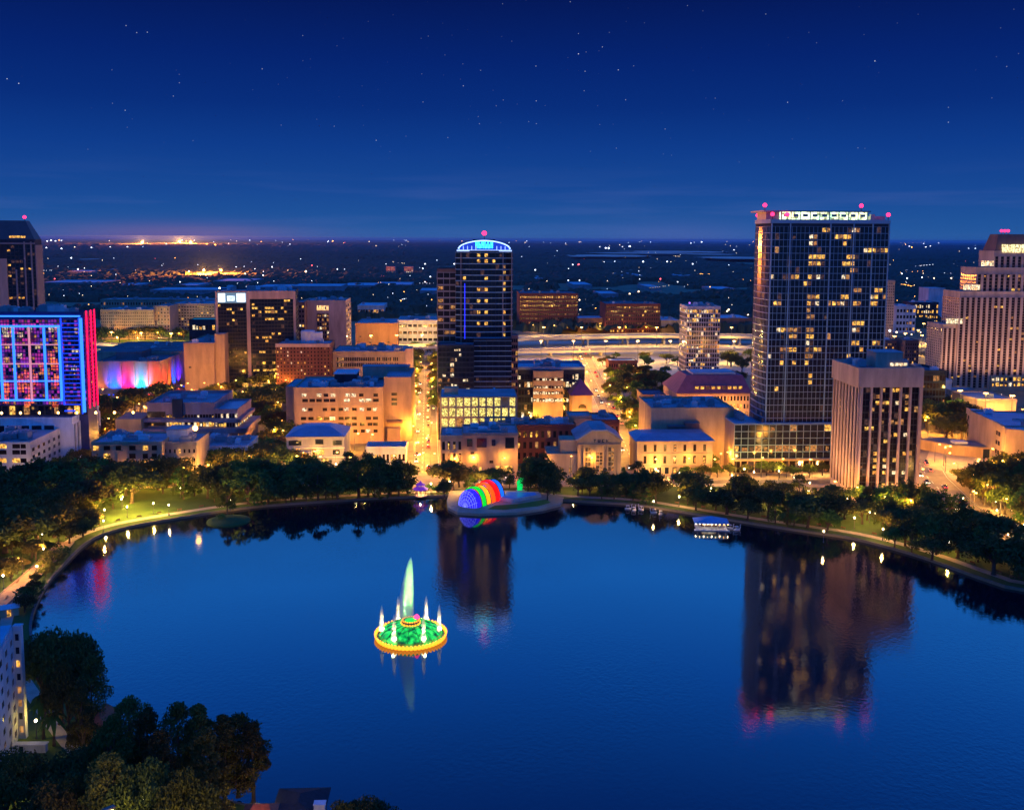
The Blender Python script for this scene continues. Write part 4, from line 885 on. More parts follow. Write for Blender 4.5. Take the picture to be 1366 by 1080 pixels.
def left_apts():
    B=Bld('corner_apartments','small white apartment house with a flat blue roof at the left edge near the podium','apartment house',-30,40,640,592,34)
    B.body(0,B.W,0,B.D,0,B.H,W_WHITE,par=.8)
    for j,py in enumerate((595,603,614,624)):
        for px in (-20,-8,3,21,32,37):
            x,z=B.loc(px,py)
            if x>B.W-1.5: x=B.W-2
            B.wins.append((B.rng.random()<.08,4,(0,0),0,x-1.5,z-1,3.4 if px in(3,21) else 1.6,2,LY if B.rng.random()<.05 else GLASSB))
    B.facade(*B.R(),1.5,B.H-1.5,6,4,wf=.5,hf=.5,pd=.2,sd=.2,m=W_WHITE,lit=.05,mats=(LO,)); B.units(2,B.W-2,2,B.D-2,B.H+.2,5,1.3); B.finish()
left_apts()
# centre foreground row
S('corner_shops','cream shop row with tall openings left of the flat pink building','building',588,617,636,583,20,W_CREAM,nx=4,nz=3,wf=.5,hf=.7,lit=.35,mats=(LO,LY),units=1)
B=S('pink_flat_building','flat pink building with four dark openings behind the rainbow bandshell','building',617,691,634,580,22,W_TAN,nx=0,units=3)
for px,w_,h_ in ((623,6,5),(636,11,6),(656,4,4),(674,10,7)):
    x,z=B.loc(px,590); b=MB(); b.box(x,x+w_/2.4,-.25,0,z-h_/2.6,z+h_/3); b.build('window',GLASS,B.root)
b=MB(); b.box(B.W*.3,B.W*.34,-.3,0,1,4); b.box(B.W*.6,B.W*.9,-.3,0,1,4.5); B.part('shopfront',b,LY)
B=S('long_brick_block','long brick block with a blue roof edge behind the pink building','building',640,768,618,569,16,W_BRICK,nx=16,nz=3,wf=.5,hf=.6,lit=.22,mats=(LO,LY),units=8,sidelit=.2)
B=S('plain_cube_block','small blank cream block on the roof line right of the long brick building','building',759,789,612,557,14,W_CREAM,units=0)
S('blue_roofed_block','low block with blue roof behind the pedimented hall','building',790,826,612,562,20,W_BRICK,roof=ROOF,nx=6,nz=3,wf=.5,hf=.5,lit=.3,units=2)
def hall():
    B=Bld('pedimented_hall','cream hall with three tall glazed bays and a shallow gable facing the park','hall',771,829,634,585,22)
    W,D,H=B.W,B.D,B.H; B.body(0,W,0,D,0,H-1,W_CREAM,roof=None); zr=B.lz(573)
    w=B.wb; w.tf(); i=B.mi(W_CREAM)
    w.add([(0,0,H-1),(W,0,H-1),(W*.66,0,zr-.8),(W*.33,0,zr-.8),(0,D,H-1),(W,D,H-1),(W*.66,D,zr-.8),(W*.33,D,zr-.8)],[(0,1,2,3),(5,4,7,6),(0,3,7,4),(1,5,6,2)],i)
    r=MB(); e=.8; r.loft([[(-e,y,H-1.1),(W*.32,y,zr-.75),(W*.67,y,zr-.75),(W+e,y,H-1.1),(W+e,y,H-.4),(W*.67,y,zr),(W*.32,y,zr),(-e,y,H-.4)] for y in (-.8,D+.8)]); B.part('roof',r,ROOF)
    for (a,b_,za,zb_,sub) in ((.17,.30,.12,.78,5),(.42,.58,.10,.64,6),(.70,.84,.12,.78,5)):
        for k in range(sub):
            z0=H*(za+(zb_-za)*k/sub); z1=H*(za+(zb_-za)*(k+.85)/sub)
            for q in range(2):
                xa=W*(a+(b_-a)*q/2)+.1; xb=W*(a+(b_-a)*(q+1)/2)-.1
                B.wins.append((True,3,(0,0),0,xa,z0,xb-xa,z1-z0,LO if B.rng.random()<.45 else LD))
    for x in (.14,.31,.40,.585,.68,.85): w.box(W*x-.3,W*x+.3,-.6,.04,0,H*.82,i)
    w.box(.0,W,-.9,.03,H*.83,H*.86,i)
    b=MB()
    def T(x,z): b.box(x,x+1.1,-.3,-.02,z+1.1,z+1.4);b.box(x+.4,x+.7,-.3,-.02,z,z+1.1)
    def U(x,z): b.box(x,x+.3,-.3,-.02,z,z+1.4);b.box(x+.8,x+1.1,-.3,-.02,z,z+1.4);b.box(x+.3,x+.8,-.3,-.02,z,z+.3)
    def C_(x,z): b.box(x,x+.3,-.3,-.02,z,z+1.4);b.box(x+.3,x+1.0,-.3,-.02,z,z+.3);b.box(x+.3,x+1.0,-.3,-.02,z+1.1,z+1.4)
    def K(x,z): b.box(x,x+.3,-.3,-.02,z,z+1.4);b.add([(x+.3,-.3,z+.6),(x+.9,-.3,z),(x+1.2,-.3,z),(x+.5,-.3,z+.8),(x+1.2,-.3,z+1.4),(x+.9,-.3,z+1.4)],[(0,1,2,3),(0,3,4,5)])
    x0=W*.36; z0=H*.9
    for k,f in enumerate((T,U,C_,K)): f(x0+k*2.0,z0)
    B.part('lettering',b,W_DARK)
    b=MB(); b.box(-14,-.02,1,18,0,H*.55,0); b.box(-14.2,.0,.8,18.2,H*.55+.003,H*.55+.6,0)
    for k in range(3): b.box(-12+k*4,-10.6+k*4,.9,.98,1,3.6,1)
    B.part('side_wing',b,[W_CREAM,LO])
    b=MB(); b.box(-8,-.03,3,14,H*.55+.61,H*.93,0); B.part('upper_wing',b,W_CREAM)
    B.finish()
hall()
def chapel():
    B=Bld('chapel_tower','square cream tower with an arched window and a purple pyramid roof','tower',763,790,578,527,16)
    W,D,H=B.W,B.D,B.H; B.body(0,W,0,D,0,H,W_ORANGE,roof=None); hip(B,0,W,0,D,H,B.lz(508)-H,mat('slate_purple',(.13,.05,.14),rough=.7,var=.2),ov=1.2)
    b=MB(); n=10; x=W*.52; z=H*.66
    b.add([(x+2.4*math.cos(math.pi*k/n),-.12,z+2.4*math.sin(math.pi*k/n)) for k in range(n+1)]+[(x+2.4*math.cos(math.pi*k/n),0,z+2.4*math.sin(math.pi*k/n)) for k in range(n+1)],[tuple(range(n,-1,-1))]+[(k,k+1,n+2+k,n+1+k) for k in range(n)]); B.part('arched_window',b,GLASSB)
    b=MB(); b.box(x-2,x+2,-.12,0,H*.42,H*.54); B.part('window',b,GLASSB)
    b=MB(); b.box(x-2.9,x+2.9,-.3,0,H*.6,H*.63); b.box(.2,1,-.4,0,0,H-.1); b.box(W-1,W-.2,-.4,0,0,H-.1); B.part('trim',b,W_CREAM); B.finish()
chapel()
def mid_office():
    B=Bld('glazed_office','office with a cream centre bay, white lit floors and dark glass wings','office',688,780,572,493,30)
    W,D,H=B.W,B.D,B.H; B.body(0,W,0,D,0,H,W_DARK,roof=ROOFM,par=1.6,parm=ROOFM)
    a,c=B.lx(711),B.lx(751)
    B.body(a,c,-3,-.02,0,H-1,W_CREAM,roof=ROOFM,par=.5)
    B.facade((0,0),(a,0),6,H-2,6,6,wf=.85,hf=.7,pd=.1,sd=.12,m=W_DARK,lit=.2,mats=(LW,LO),rowlit={4:.8}); B.facade((c,0),(W,0),6,H-2,7,6,wf=.85,hf=.7,pd=.1,sd=.12,m=W_DARK,lit=.2,mats=(LW,LO),rowlit={4:.8,3:.4})
    for (y0,y1,l) in ((513.5,517,.95),(521,525,.9),(530,535,.9),(503,507,.3)): B.facade((a,-3),(c,-3),B.lz(y1),B.lz(y0),10,1,wf=.88,hf=.9,pd=.1,sd=.1,m=W_CREAM,lit=l,mats=(LW,),dark=GLASSB)
    B.units(a,c,3,20,H+.2,6,1.5); B.finish()
mid_office()
S('brick_office','red brick office with a lit window band left of its twin across the highway','office',693,771,440,392,60,W_RED,nx=26,nz=8,wf=.6,hf=.5,lit=.10,mats=(LO,LY),rowlit={7:.5,6:.1,5:.5},far=False,units=5,lowdim=.25,roof=ROOFD,dark=GLASSB)
S('brick_office','smaller red brick office behind the highway with scattered orange windows','office',808,881,445,406,50,W_RED,nx=24,nz=7,wf=.6,hf=.5,lit=.3,mats=(LO,LD,LY),far=False,units=3,roof=ROOFD)
S('low_roof_shed','low dark shed with blue roof between the two red brick offices','shed',771,808,443,425,40,W_BROWN,nx=8,nz=1,wf=.7,hf=.5,lit=.3,far=True,units=0,roof=ROOFL)
B=S('white_apartment_tower','white apartment tower with glazed front left of the tall glass tower','tower',917,961,520,410,24,W_WHITE,nx=14,nz=18,wf=.82,hf=.8,pd=.2,sd=.3,lit=.3,mats=(LY,LO,LW),rowlit={17:.9,15:.5,14:.3,12:.4,11:.35,9:.5,7:.5,3:.5,2:.3,10:.3},sidenx=6,left=True,sidelit=.05,units=4,dark=GLASS,lowdim=.1)
B.beacon(2,2,B.H+1,r=.7,m=glow('beacon_violet',(.4,.15,.8),2))
def gambrel():
    B=Bld('maroon_roofed_hall','hall with a steep maroon roof and a row of lit dormers below the white tower','hall',903,1000,562,524,40)
    W,D,H=B.W,B.D,B.H; B.body(0,W,0,D,0,H,W_PINK,roof=None)
    zr=B.lz(503); h=zr-H
    r=MB(); r.loft([[(-1,y0,H-.2),(W+1,y0,H-.2),(W+1,D-y0,H-.2),(-1,D-y0,H-.2)] if k==0 else [(8,9,zr),(W-2,9,zr),(W-2,D-9,zr),(8,D-9,zr)] for k,y0 in enumerate((-1,9))]); rf=B.part('roof',r,ROOFP)
    b=MB(); b.box(12,W-6,11,D-11,zr+.01,zr+1.2); b.build('roof_deck',ROOFM,rf)
    for k in range(9):
        x=W*.25+k*W*.075; b=MB(); z0=H+h*.18; b.box(x,x+2.6,.0+1.2,5,z0,z0+2.4,0); b.box(x+.3,x+2.3,1.05,1.18,z0+.4,z0+2.0,1); b.build('dormer',[ROOFP,LY if k not in(2,5) else LD],rf)
    B.facade((0,0),(W,0),2,H-1,22,3,wf=.55,hf=.6,pd=.4,sd=.3,m=W_PINK,lit=.4,mats=(LO,LY),rowlit={1:.85,2:.1,0:.3}); B.finish()
gambrel()
S('purple_roofed_house','small house with a purple hipped roof beside the maroon roofed hall','house',858,888,560,528,22,W_BROWN,roof=ROOFP,nx=6,nz=2,wf=.5,hf=.5,lit=.3,units=0)
S('station_building','long low brick station with a blue roof beside the rail yard','station',812,850,493,482,16,W_BRICK,roof=ROOFM,nx=12,nz=1,wf=.6,hf=.6,lit=.5,units=0)
# right side back
S('white_stepped_block','white stepped block with lit floors behind the stepped pink tower','building',1196,1222,444,409,40,W_BLUEW,nx=6,nz=4,wf=.7,hf=.5,lit=.1,units=2,roof=ROOFL,far=True)
S('lit_window_block','low block with three rows of lit windows behind the stepped pink tower','building',1218,1252,434,404,30,W_DARK,nx=12,nz=4,wf=.7,hf=.6,lit=.6,mats=(LY,LW),units=2,roof=ROOFL,far=True)
S('pale_plant_block','plain pale blue block rising above the low roofs right of the tall tower','building',1239,1261,425,385,30,W_BLUEW,units=0,roof=ROOFL,far=True)
S('slim_apartment_tower','slim pink apartment tower peeping out right of the tall glass tower','tower',1183,1194,452,375,24,W_PINK,nx=4,nz=20,wf=.5,hf=.5,lit=.15,mats=(LO,LD),units=0,far=True)
S('brown_midrise','brown mid-rise with lit windows left of its darker neighbour behind the pink slab','building',1181,1196,495,455,20,W_BROWN,nx=5,nz=8,wf=.5,hf=.5,lit=.35,mats=(LO,LY),units=1)
S('brown_midrise','dark brown mid-rise with a blue roof tucked against the stepped pink tower','building',1208,1226,497,455,20,W_BROWN,nx=6,nz=8,wf=.5,hf=.5,lit=.35,mats=(LO,LY),units=1)
S('dark_glass_block','low black glass block in front of the stepped pink tower','building',1228,1262,560,497,30,W_DARK,nx=8,nz=6,wf=.85,hf=.7,lit=.12,mats=(LY,LO),units=3,roof=ROOFD,par=1.5)
S('white_gateway','white boxy frontage wall at the foot of the stepped pink tower','building',1256,1270,546,508,24,W_BLUEW,units=0)
S('glazed_lobby','low lobby with a wall of yellow glazing under the stepped pink tower','building',1268,1306,548,522,16,W_CREAM,nx=10,nz=3,wf=.8,hf=.75,lit=.95,mats=(LY,),units=0)
S('pale_box_building','pale windowless box building between the stepped tower and the tan office','building',1303,1356,566,534,30,W_PINK,units=1)
B=S('tan_ribbon_office','tan office with three rows of ribbon windows and a blue roof at the right edge','office',1340,1460,620,570,44,W_TAN,nx=16,nz=3,wf=.7,hf=.5,lit=.03,units=4,dark=GLASSB)
B.root.rotation_euler[2]=math.radians(-4)
def wedge():
    P0=gp(1288,590); P1=gp(1339,622); d=(P1-P0); a=math.atan2(d.y,d.x); L_=d.length; H=B.H
    e=empty('tan_ribbon_wing',(P0.x,P0.y,0),a,'angled tan wing with windows on its long left face at the right edge','office')
    w=MB(); w.prism([(0,0),(L_,0),(L_+10,16),(14,26)],0,H,0); w.box(-.2,L_,-.5,-.0,H-2.5,H+.6,0); wo=w.build('wall',[W_TAN],e)
    r=MB(); r.prism([(1,.5),(L_-.5,.5),(L_+9,15.5),(14.5,25)],H+.01,H+.3); r.build('roof',ROOFM,e)
    for j in range(3):
        for k in range(14):
            b=MB(); x=2+k*(L_-8)/14; b.box(x,x+(L_-8)/14*.7,-.12,0,H*(.22+.25*j),H*(.22+.25*j)+H*.11); b.build('window',GLASSB,e)
wedge()
def curved():
    P0=gp(1222,598); e=empty('curved_hall',(P0.x,P0.y,0),0,'low tan hall with a curved front wall beside the road at the right','hall')
    pts=[(0,0),(10,-14),(17,-19),(25,-22),(29,-22),(29,-6),(14,4)]
    H=zat(P0.x,P0.y,585); w=MB(); w.prism(pts,0,H); w.prism([(29.5,-24),(46,-22),(46,-8),(29.5,-9)],0,H+1.5); w.build('wall',W_ORANGE,e)
    r=MB(); r.prism([(2,0),(11,-12.5),(18,-17.5),(25,-20.5),(28,-20.5),(28,-7),(14,2)],H+.01,H+.25); r.build('roof',ROOFD,e)
    b=MB(); b.box(14,21,-14,-9,H+.25,H+1.2); b.box(14.5,20.5,-13.5,-9.5,H+1.203,H+1.5); b.build('skylight',ROOFL,e)
    b=MB(); b.box(25,28.5,-22.3,-22.0,0,4.5); b.build('doorway',W_DARK,e)
curved()
# between highway and near town
S('white_garage','white multi-storey garage with grid openings left of the arched tower','garage',530,584,468,428,50,W_WHITE,nx=8,nz=4,wf=.75,hf=.4,lit=.15,mats=(LO,),far=True,units=4,roof=ROOF)
S('terracotta_hall','terracotta walled hall lit from below behind the ribbon windowed office','hall',474,531,470,432,60,W_TERRA,far=True,units=2,roof=ROOF)
S('low_white_depot','low depot with lit eaves and a pale roof behind the terracotta hall','depot',477,512,425,408,60,W_WHITE,nx=10,nz=1,wf=.8,hf=.5,lit=.8,mats=(LY,LO),far=True,units=1,roof=ROOFL)
S('twin_highrise','pair of small distant tower blocks with lit pink floors, left one','tower',515,527,366,356,40,W_PINK,nx=5,nz=5,wf=.5,hf=.5,lit=.5,mats=(LO,LW),far=True,units=0)
S('twin_highrise','pair of small distant tower blocks with lit pink floors, right one','tower',539,551,366,356,40,W_PINK,nx=5,nz=5,wf=.5,hf=.5,lit=.5,mats=(LO,LW),far=True,units=0)
S('silver_depot','low silver roofed depot right of the white apartment tower','depot',962,1003,440,425,60,W_BROWN,far=True,units=2,roof=ROOFL)
S('silver_depot','low pale roofed depot left of the white apartment tower','depot',882,908,445,428,60,W_CREAM,far=True,units=2,roof=ROOFL)
S('small_street_block','low tan shops between the arched tower and the highway','shops',690,708,560,540,14,W_CREAM,nx=4,nz=2,lit=.7,units=0)
S('small_street_block','low white shed behind the trees right of the orange block','shops',488,541,622,598,12,W_WHITE,nx=10,nz=1,lit=.6,wf=.6,hf=.5,units=0)
# far warehouses
rr=random.Random(12); k=0
whs=[(55,132,385,377),(150,178,388,381),(232,262,390,381),(284,334,382,375),(200,300,398,387),(340,395,392,383),(388,455,395,382),(456,500,389,381),(500,548,386,380),(560,583,398,388),(800,825,402,392),(865,882,388,383),(765,790,385,380),(955,985,392,386),(830,860,372,368),(1196,1240,412,405),(700,725,376,372),(1270,1300,402,396),(90,120,366,362),(430,450,372,369),(600,640,380,375),(905,930,372,368)]
for (a,c,yb,yt) in whs:
    lm=min([(30,'hotel'),(165,'theater'),(340,'framed bank'),(433,'slab hotel'),(645,'arched tower'),(731,'left red brick office'),(845,'right red brick office'),(934,'white apartment tower'),(1100,'tall glass tower'),(1210,'slim pink tower'),(1320,'stepped tower')],key=lambda q:abs(q[0]-(a+c)/2))[1]; far=['nearest','middle','farthest'][(yb<393)+(yb<376)]
    S('distant_warehouse','%s pale roofed warehouse, %s, on the plain behind the %s'%(far,'long' if c-a>60 else 'short',lm),'warehouse',a,c,yb,yt,(gp(a,yb-5).y-gp(a,yb).y)*.8,W_GREY,roof=ROOFL,far=True,units=0,group='warehouses on the distant plain')
# ------------------------------------------------------------------ trees
LEAFA=mat('leaf_dark_green',(.050,.075,.020),rough=.9,col2=(.11,.125,.03),scale=.6,rnd=.3,spec=.15)
LEAFB=mat('leaf_olive',(.085,.085,.02),rough=.9,col2=(.15,.125,.03),scale=.6,rnd=.3,spec=.15)
LEAFC=mat('leaf_grass_green',(.05,.10,.02),rough=.9,col2=(.10,.16,.03),scale=.6,rnd=.3,spec=.15)
BARK=mat('bark',(.10,.07,.05),rough=.95,var=.3,scale=1.5)
def leafquad(b,c,s,r):
    n=Vector((r.gauss(0,1),r.gauss(0,1),r.gauss(.4,1))).normalized(); u=n.orthogonal().normalized(); w=n.cross(u); a=r.uniform(0,6.28); u,w=u*math.cos(a)+w*math.sin(a),w*math.cos(a)-u*math.sin(a)
    k=r.uniform(.6,1.0)
    b.add([tuple(c-u*s),tuple(c-w*s*k*.6+n*s*.15),tuple(c+u*s),tuple(c+w*s*k*.6+n*s*.15)],[(0,1,2,3)])
def crown_mesh(kind,seed,n,ls):
    r=random.Random(seed); blobs=[]
    if kind=='oak':     # spreading dome, 11 m tall, radius 6.5
        for k in range(26):
            a=r.uniform(0,6.283); q=math.sqrt(r.random())*5.0; z=4.4+r.random()*1.8+(1-(q/5.6)**2)*3.6*r.uniform(.35,1); blobs.append((Vector((q*math.cos(a),q*math.sin(a),z)),r.uniform(1.3,2.3)))
    elif kind=='tall':  # tall rounded, 16 m, radius 5
        for k in range(34):
            t=r.random(); z=3.5+t*10.8; R=4.1*math.sin(math.pi*min(1,(.16+t*.84)))**.6; a=r.uniform(0,6.283); q=R*math.sqrt(r.uniform(.2,1)); blobs.append((Vector((q*math.cos(a),q*math.sin(a),z)),r.uniform(1.1,1.9)*(1.15-.4*t)))
    elif kind=='conic': # bald cypress, 15 m
        for k in range(36):
            t=r.random()**.8; z=2.2+t*12; R=3.7*(1-t)**.75+.2; a=r.uniform(0,6.283); q=R*math.sqrt(r.uniform(.1,1)); blobs.append((Vector((q*math.cos(a),q*math.sin(a),z)),r.uniform(.8,1.4)*(1.1-.55*t)))
    elif kind=='bush':
        for k in range(9): a=r.uniform(0,6.283); q=r.random()*1.5; blobs.append((Vector((q*math.cos(a),q*math.sin(a),.9+r.random()*.9)),r.uniform(.6,1.0)))
    b=MB(); tot=sum(x[1]**2 for x in blobs)
    for c,R in blobs:
        for _ in range(int(n*R*R/tot)):
            d=Vector((r.gauss(0,1),r.gauss(0,1),r.gauss(.25,.85))).normalized(); q=R*(r.random()**.33)*r.choice([1,1,1,1.18]); p_=c+Vector((d.x*q*1.15,d.y*q*1.15,d.z*q*.8)); leafquad(b,p_,ls*r.uniform(.6,1.25),r)
    return b,blobs
def trunk_mesh(kind,seed,blobs):
    r=random.Random(seed+7); b=MB()
    if kind=='bush': b.tube([(0,0,0),(.1,0,.5),(0,.1,1)],[.12,.1,.05]); return b
    h={'oak':5,'tall':11,'conic':13}[kind]; r0={'oak':.42,'tall':.38,'conic':.35}[kind]
    b.tube([(0,0,-.1),(.05,.05,.5),(.15,-.1,h*.5),(0,.1,h)],[r0*1.5,r0,r0*.75,r0*.3],7)
    for c,R in blobs[:9]:
        z0=min(h*.9,max(1.6,c.z*.45)); m_=Vector((c.x*.45,c.y*.45,(z0+c.z)*.5+.3)); b.tube([(0,0,z0),tuple(m_),tuple(c)],[r0*.45,r0*.28,.05],5)
    return b
PROTO={}
def proto(key,kind,seed,n,ls,lm,name):
    cb,bl=crown_mesh(kind,seed,n,ls); tb=trunk_mesh(kind,seed,bl)
    def me(b,nm,m_):
        x=bpy.data.meshes.new(nm); x.from_pydata(b.v,[],b.f); x.materials.append(m_); return x
    H=max(v[2] for v in cb.v); R=sorted(math.hypot(v[0],v[1]) for v in cb.v)[int(len(cb.v)*.97)]
    PROTO[key]=(me(cb,'crown',lm),me(tb,'trunk',BARK),H,R,name)
for k in range(4): proto('oak%d'%k,'oak',k+1,1500,.55,[LEAFA,LEAFA,LEAFB,LEAFC][k],['oak_tree','oak_tree','olive_oak','green_oak'][k])  # all four crowns are oaks with different seeds and leaf colours
for k in range(2): proto('tall%d'%k,'tall',k+11,1500,.55,[LEAFA,LEAFC][k],'shade_tree')
for k in range(2): proto('conic%d'%k,'conic',k+21,1400,.42,[LEAFC,LEAFB][k],'cypress_tree')
proto('bush0','bush',31,260,.28,LEAFC,'shrub')
for k in range(2): proto('foak%d'%k,'oak',k+41,9000,.27,[LEAFA,LEAFB][k],'oak_tree')
for k in range(3): proto('fpine%d'%k,'tall',k+51,8000,.27,[LEAFA,LEAFB,LEAFC][k],'shade_tree')
proto('fcon0','conic',61,8000,.24,LEAFB,'cypress_tree')
def palm_proto():
    r=random.Random(3); b=MB()
    for k in range(26):
        a=k*2.4+r.uniform(-.2,.2); e=r.uniform(-.5,.9); L_=r.uniform(2.0,2.7); pr=None
        d=Vector((math.cos(a),math.sin(a),0)); s=Vector((-d.y,d.x,0))
        for i in range(5):
            t0,t1=i/5,(i+1)/5; f=lambda t:Vector((0,0,7.6))+d*L_*t*math.cos(e*.6)+Vector((0,0,L_*(math.sin(e)*t-1.1*t*t)))
            p,q=f(t0),f(t1); w0=.45*math.sin(math.pi*(.12+.8*t0)); w1=.45*math.sin(math.pi*(.12+.8*t1))
            for sg in (-1,1): b.add([tuple(p),tuple(p+s*sg*w0-Vector((0,0,.18*w0))),tuple(q+s*sg*w1-Vector((0,0,.18*w1))),tuple(q)],[(0,1,2,3) if sg<0 else (3,2,1,0)])
    t=MB(); t.tube([(0,0,-.1),(.1,0,2),(.05,.1,5),(0,0,7.7)],[.32,.22,.18,.2],8)
    def me(b,nm,m_):
        x=bpy.data.meshes.new(nm); x.from_pydata(b.v,[],b.f); x.materials.append(m_); return x
    PROTO['palm']=(me(b,'crown',LEAFC),me(t,'trunk',BARK),7.9,2.4,'palm_tree')
palm_proto()
TR=random.Random(77)
TREES=[]
def tree(key,P,h,wf=None,label=None,group=None,cat='tree'):
    cm,tm,H,R,name=PROTO[key]; s=h/H; w=s if wf is None else wf/R
    e=empty(name,(P.x,P.y,0),TR.uniform(0,6.28),label,cat,group); e.scale=(w,w,s)
    for m_,nm in ((tm,'trunk'),(cm,'crown')): o=bpy.data.objects.new(nm,m_); COL.objects.link(o); o.parent=e
    TREES.append((P.x,P.y,max(2,w*R*.8))); return e
FOOT=[]
for o in list(COL.objects): pass
def inpoly(x,y,pl):
    c=False; n=len(pl)
    for i in range(n):
        a,b_=pl[i],pl[i-1]
        if (a.y>y)!=(b_.y>y) and x<(b_.x-a.x)*(y-a.y)/(b_.y-a.y)+a.x: c=not c
    return c
ROADS=[([(-260,662),(60,645),(330,640),(560,641),(830,640),(1100,641),(1226,641)],8),([(563,631),(565,560),(566,500),(567,478)],9),([(850,631),(824,570),(800,520),(776,470)],8),([(1212,590),(1236,635),(1272,672),(1330,712),(1450,775)],10),([(1262,625),(1330,628),(1450,640)],7)]
ROADS=[([gp(*p) for p in r_],w) for r_,w in ROADS]
def onroad(P,m_=0):
    for pl,w in ROADS:
        for a,b_ in zip(pl,pl[1:]):
            d=b_-a; t=max(0,min(1,(P-a).dot(d)/d.dot(d)))
            if (P-a-d*t).length<w+m_: return True
    return False
def inbld(P,m_=2.5):
    for (o,u,n,x0,x1,y0,y1) in FOOT:
        d=P-o; x,y=d.dot(u),d.dot(n)
        if x0-m_<x<x1+m_ and y0-m_<y<y1+m_: return True
    return False
for rt in [o for o in COL.objects if o.type=='EMPTY' and o.get('category') and o.get('category')!='floodlight']:
    xs=[];ys=[]
    for c in rt.children:
        if c.type=='MESH' and c.name.startswith('wall'):
            xs+=[v.co.x for v in c.data.vertices]; ys+=[v.co.y for v in c.data.vertices]
    if xs:
        a=rt.rotation_euler[2]; FOOT.append((Vector((rt.location.x,rt.location.y,0)),Vector((math.cos(a),math.sin(a),0)),Vector((-math.sin(a),math.cos(a),0)),min(xs),max(xs),min(ys),max(ys)))
def grove(poly,n,keys,h,label,group,seed,sp=5.5,mind=1.5,cat='tree',road=1.5):
    r=random.Random(seed); xs=[p[0] for p in poly]; ys=[p[1] for p in poly]; pv=[Vector((p[0],p[1],0)) for p in poly]; k=0;t=0
    while k<n and t<n*40:
        t+=1; px,py=r.uniform(min(xs),max(xs)),r.uniform(min(ys),max(ys))
        if not inpoly(px,py,pv): continue
        P=gp(px,py)
        if inpoly(P.x,P.y,lake) or onroad(P,road) or inbld(P): continue
        if any((P.x-a)**2+(P.y-b_)**2<sp*sp for a,b_,_ in TREES): continue
        hh=r.uniform(*h); key=r.choice(keys); tree(key,P,hh,PROTO[key][3]*hh/PROTO[key][2]*r.uniform(.9,1.25),label,group,cat); k+=1
O=['oak0','oak1','oak2','oak3']; T_=['tall0','tall1','conic0']
grove([(-700,680),(-60,640),(-60,760),(-500,800)],50,O+['tall1'],(10,17),'tree of the park beyond the left edge of the picture','trees beyond the left edge',51,sp=9)
grove([(-60,655),(40,648),(120,652),(185,660),(190,668),(115,690),(80,715),(20,745),(-90,780)],62,O+['tall0'],(13,18),'dark round tree in the dense left bank grove between lit hotel and lake','trees of the left bank grove',1,sp=6.0)
grove([(210,640),(300,634),(420,634),(540,640),(546,661),(440,667),(390,670),(330,675),(290,672),(230,664),(212,660)],54,O+T_,(9,17),'dark tree in the belt of trees along the far shore left of the main street','trees of the far left shore',2,sp=6)
grove([(205,600),(345,606),(400,628),(380,636),(220,636)],28,O,(9,14),'dark tree between the cream apartment wing and the shore belt','trees behind the far left shore',3,sp=6)
grove([(850,650),(1000,660),(1100,676),(1128,705),(1080,707),(1000,695),(915,681),(850,671)],36,O+T_,(6,14),'dark round tree in the shore belt below the tan hall and the tall glass tower','trees of the far right shore',4,sp=5.5)
grove([(1080,680),(1200,672),(1290,715),(1360,745),(1366,772),(1240,738),(1185,722),(1150,708)],40,O+T_,(9,15),'dark tree on the right bank in front of the pink framed office slab','trees of the right bank',5,sp=6)
grove([(1310,655),(1420,650),(1460,760),(1366,770),(1345,735),(1300,690)],32,O+['tall1'],(13,18),'dark tree in the dense corner grove at the right edge beyond the road','trees of the right corner grove',6,sp=6)
grove([(1230,540),(1290,540),(1290,590),(1262,596),(1232,590)],22,O+['tall1'],(10,16),'leafy tree between the pink slab and the tan ribbon windowed office','trees beside the curved hall',7)
grove([(130,545),(200,530),(250,525),(340,520),(385,520),(385,600),(345,600),(335,575),(300,545),(190,560),(190,600),(130,600)],60,O,(9,15),'street tree among orange lamps between the theater, the library and the orange block','trees of the left streets',8,sp=6)
grove([(548,480),(562,480),(556,630),(545,630)],18,O,(9,12),'street tree on the left side of the bright main street','trees left of the main street',9,sp=7,road=0)
grove([(570,480),(584,480),(586,630),(574,630)],18,O,(9,12),'street tree on the right side of the bright main street','trees right of the main street',10,sp=7,road=0)
grove([(700,560),(770,560),(765,600),(700,590)],10,O,(7,11),'tree in the courtyard between the yellow garage and the purple roofed tower','courtyard oaks',11)
grove([(812,560),(862,545),(880,590),(850,600),(846,628),(838,628)],20,O+['tall0'],(10,14),'tree on the right side of the bright diagonal street','trees of the diagonal street',12,road=.3)
grove([(800,505),(880,505),(900,540),(850,545),(812,530)],30,O,(10,14),'dark tree in the grove between the diagonal street and the maroon roofed hall','trees left of the maroon roofed hall',13)
grove([(780,478),(905,478),(905,500),(800,500)],12,O,(7,10),'dark tree beside the low brick station','trees by the station',14)
grove([(965,480),(1003,480),(1003,520),(965,512)],8,O,(9,12),'dark tree between the white apartment tower and the tall glass tower','trees by the white apartment tower',15)
grove([(545,462),(584,462),(584,500),(548,500)],8,O,(8,12),'dark tree in front of the white garage','trees by the white garage',16)
grove([(1230,560),(1262,560),(1262,530),(1300,545),(1300,570)],8,O,(8,11),'tree in front of the low black glass block','trees by the black glass block',17)
grove([(595,640),(690,640),(690,655),(600,655)],9,['oak2','oak2','tall1'],(8,12),'reddish lit tree behind the rainbow bandshell','trees behind the bandshell',18,sp=5)
grove([(700,640),(745,640),(742,662),(705,658)],8,['tall0','tall1','oak0'],(12,17),'tall dark tree between the green sculpture and the pedimented hall','tall trees right of the bandshell',19,sp=3.5)
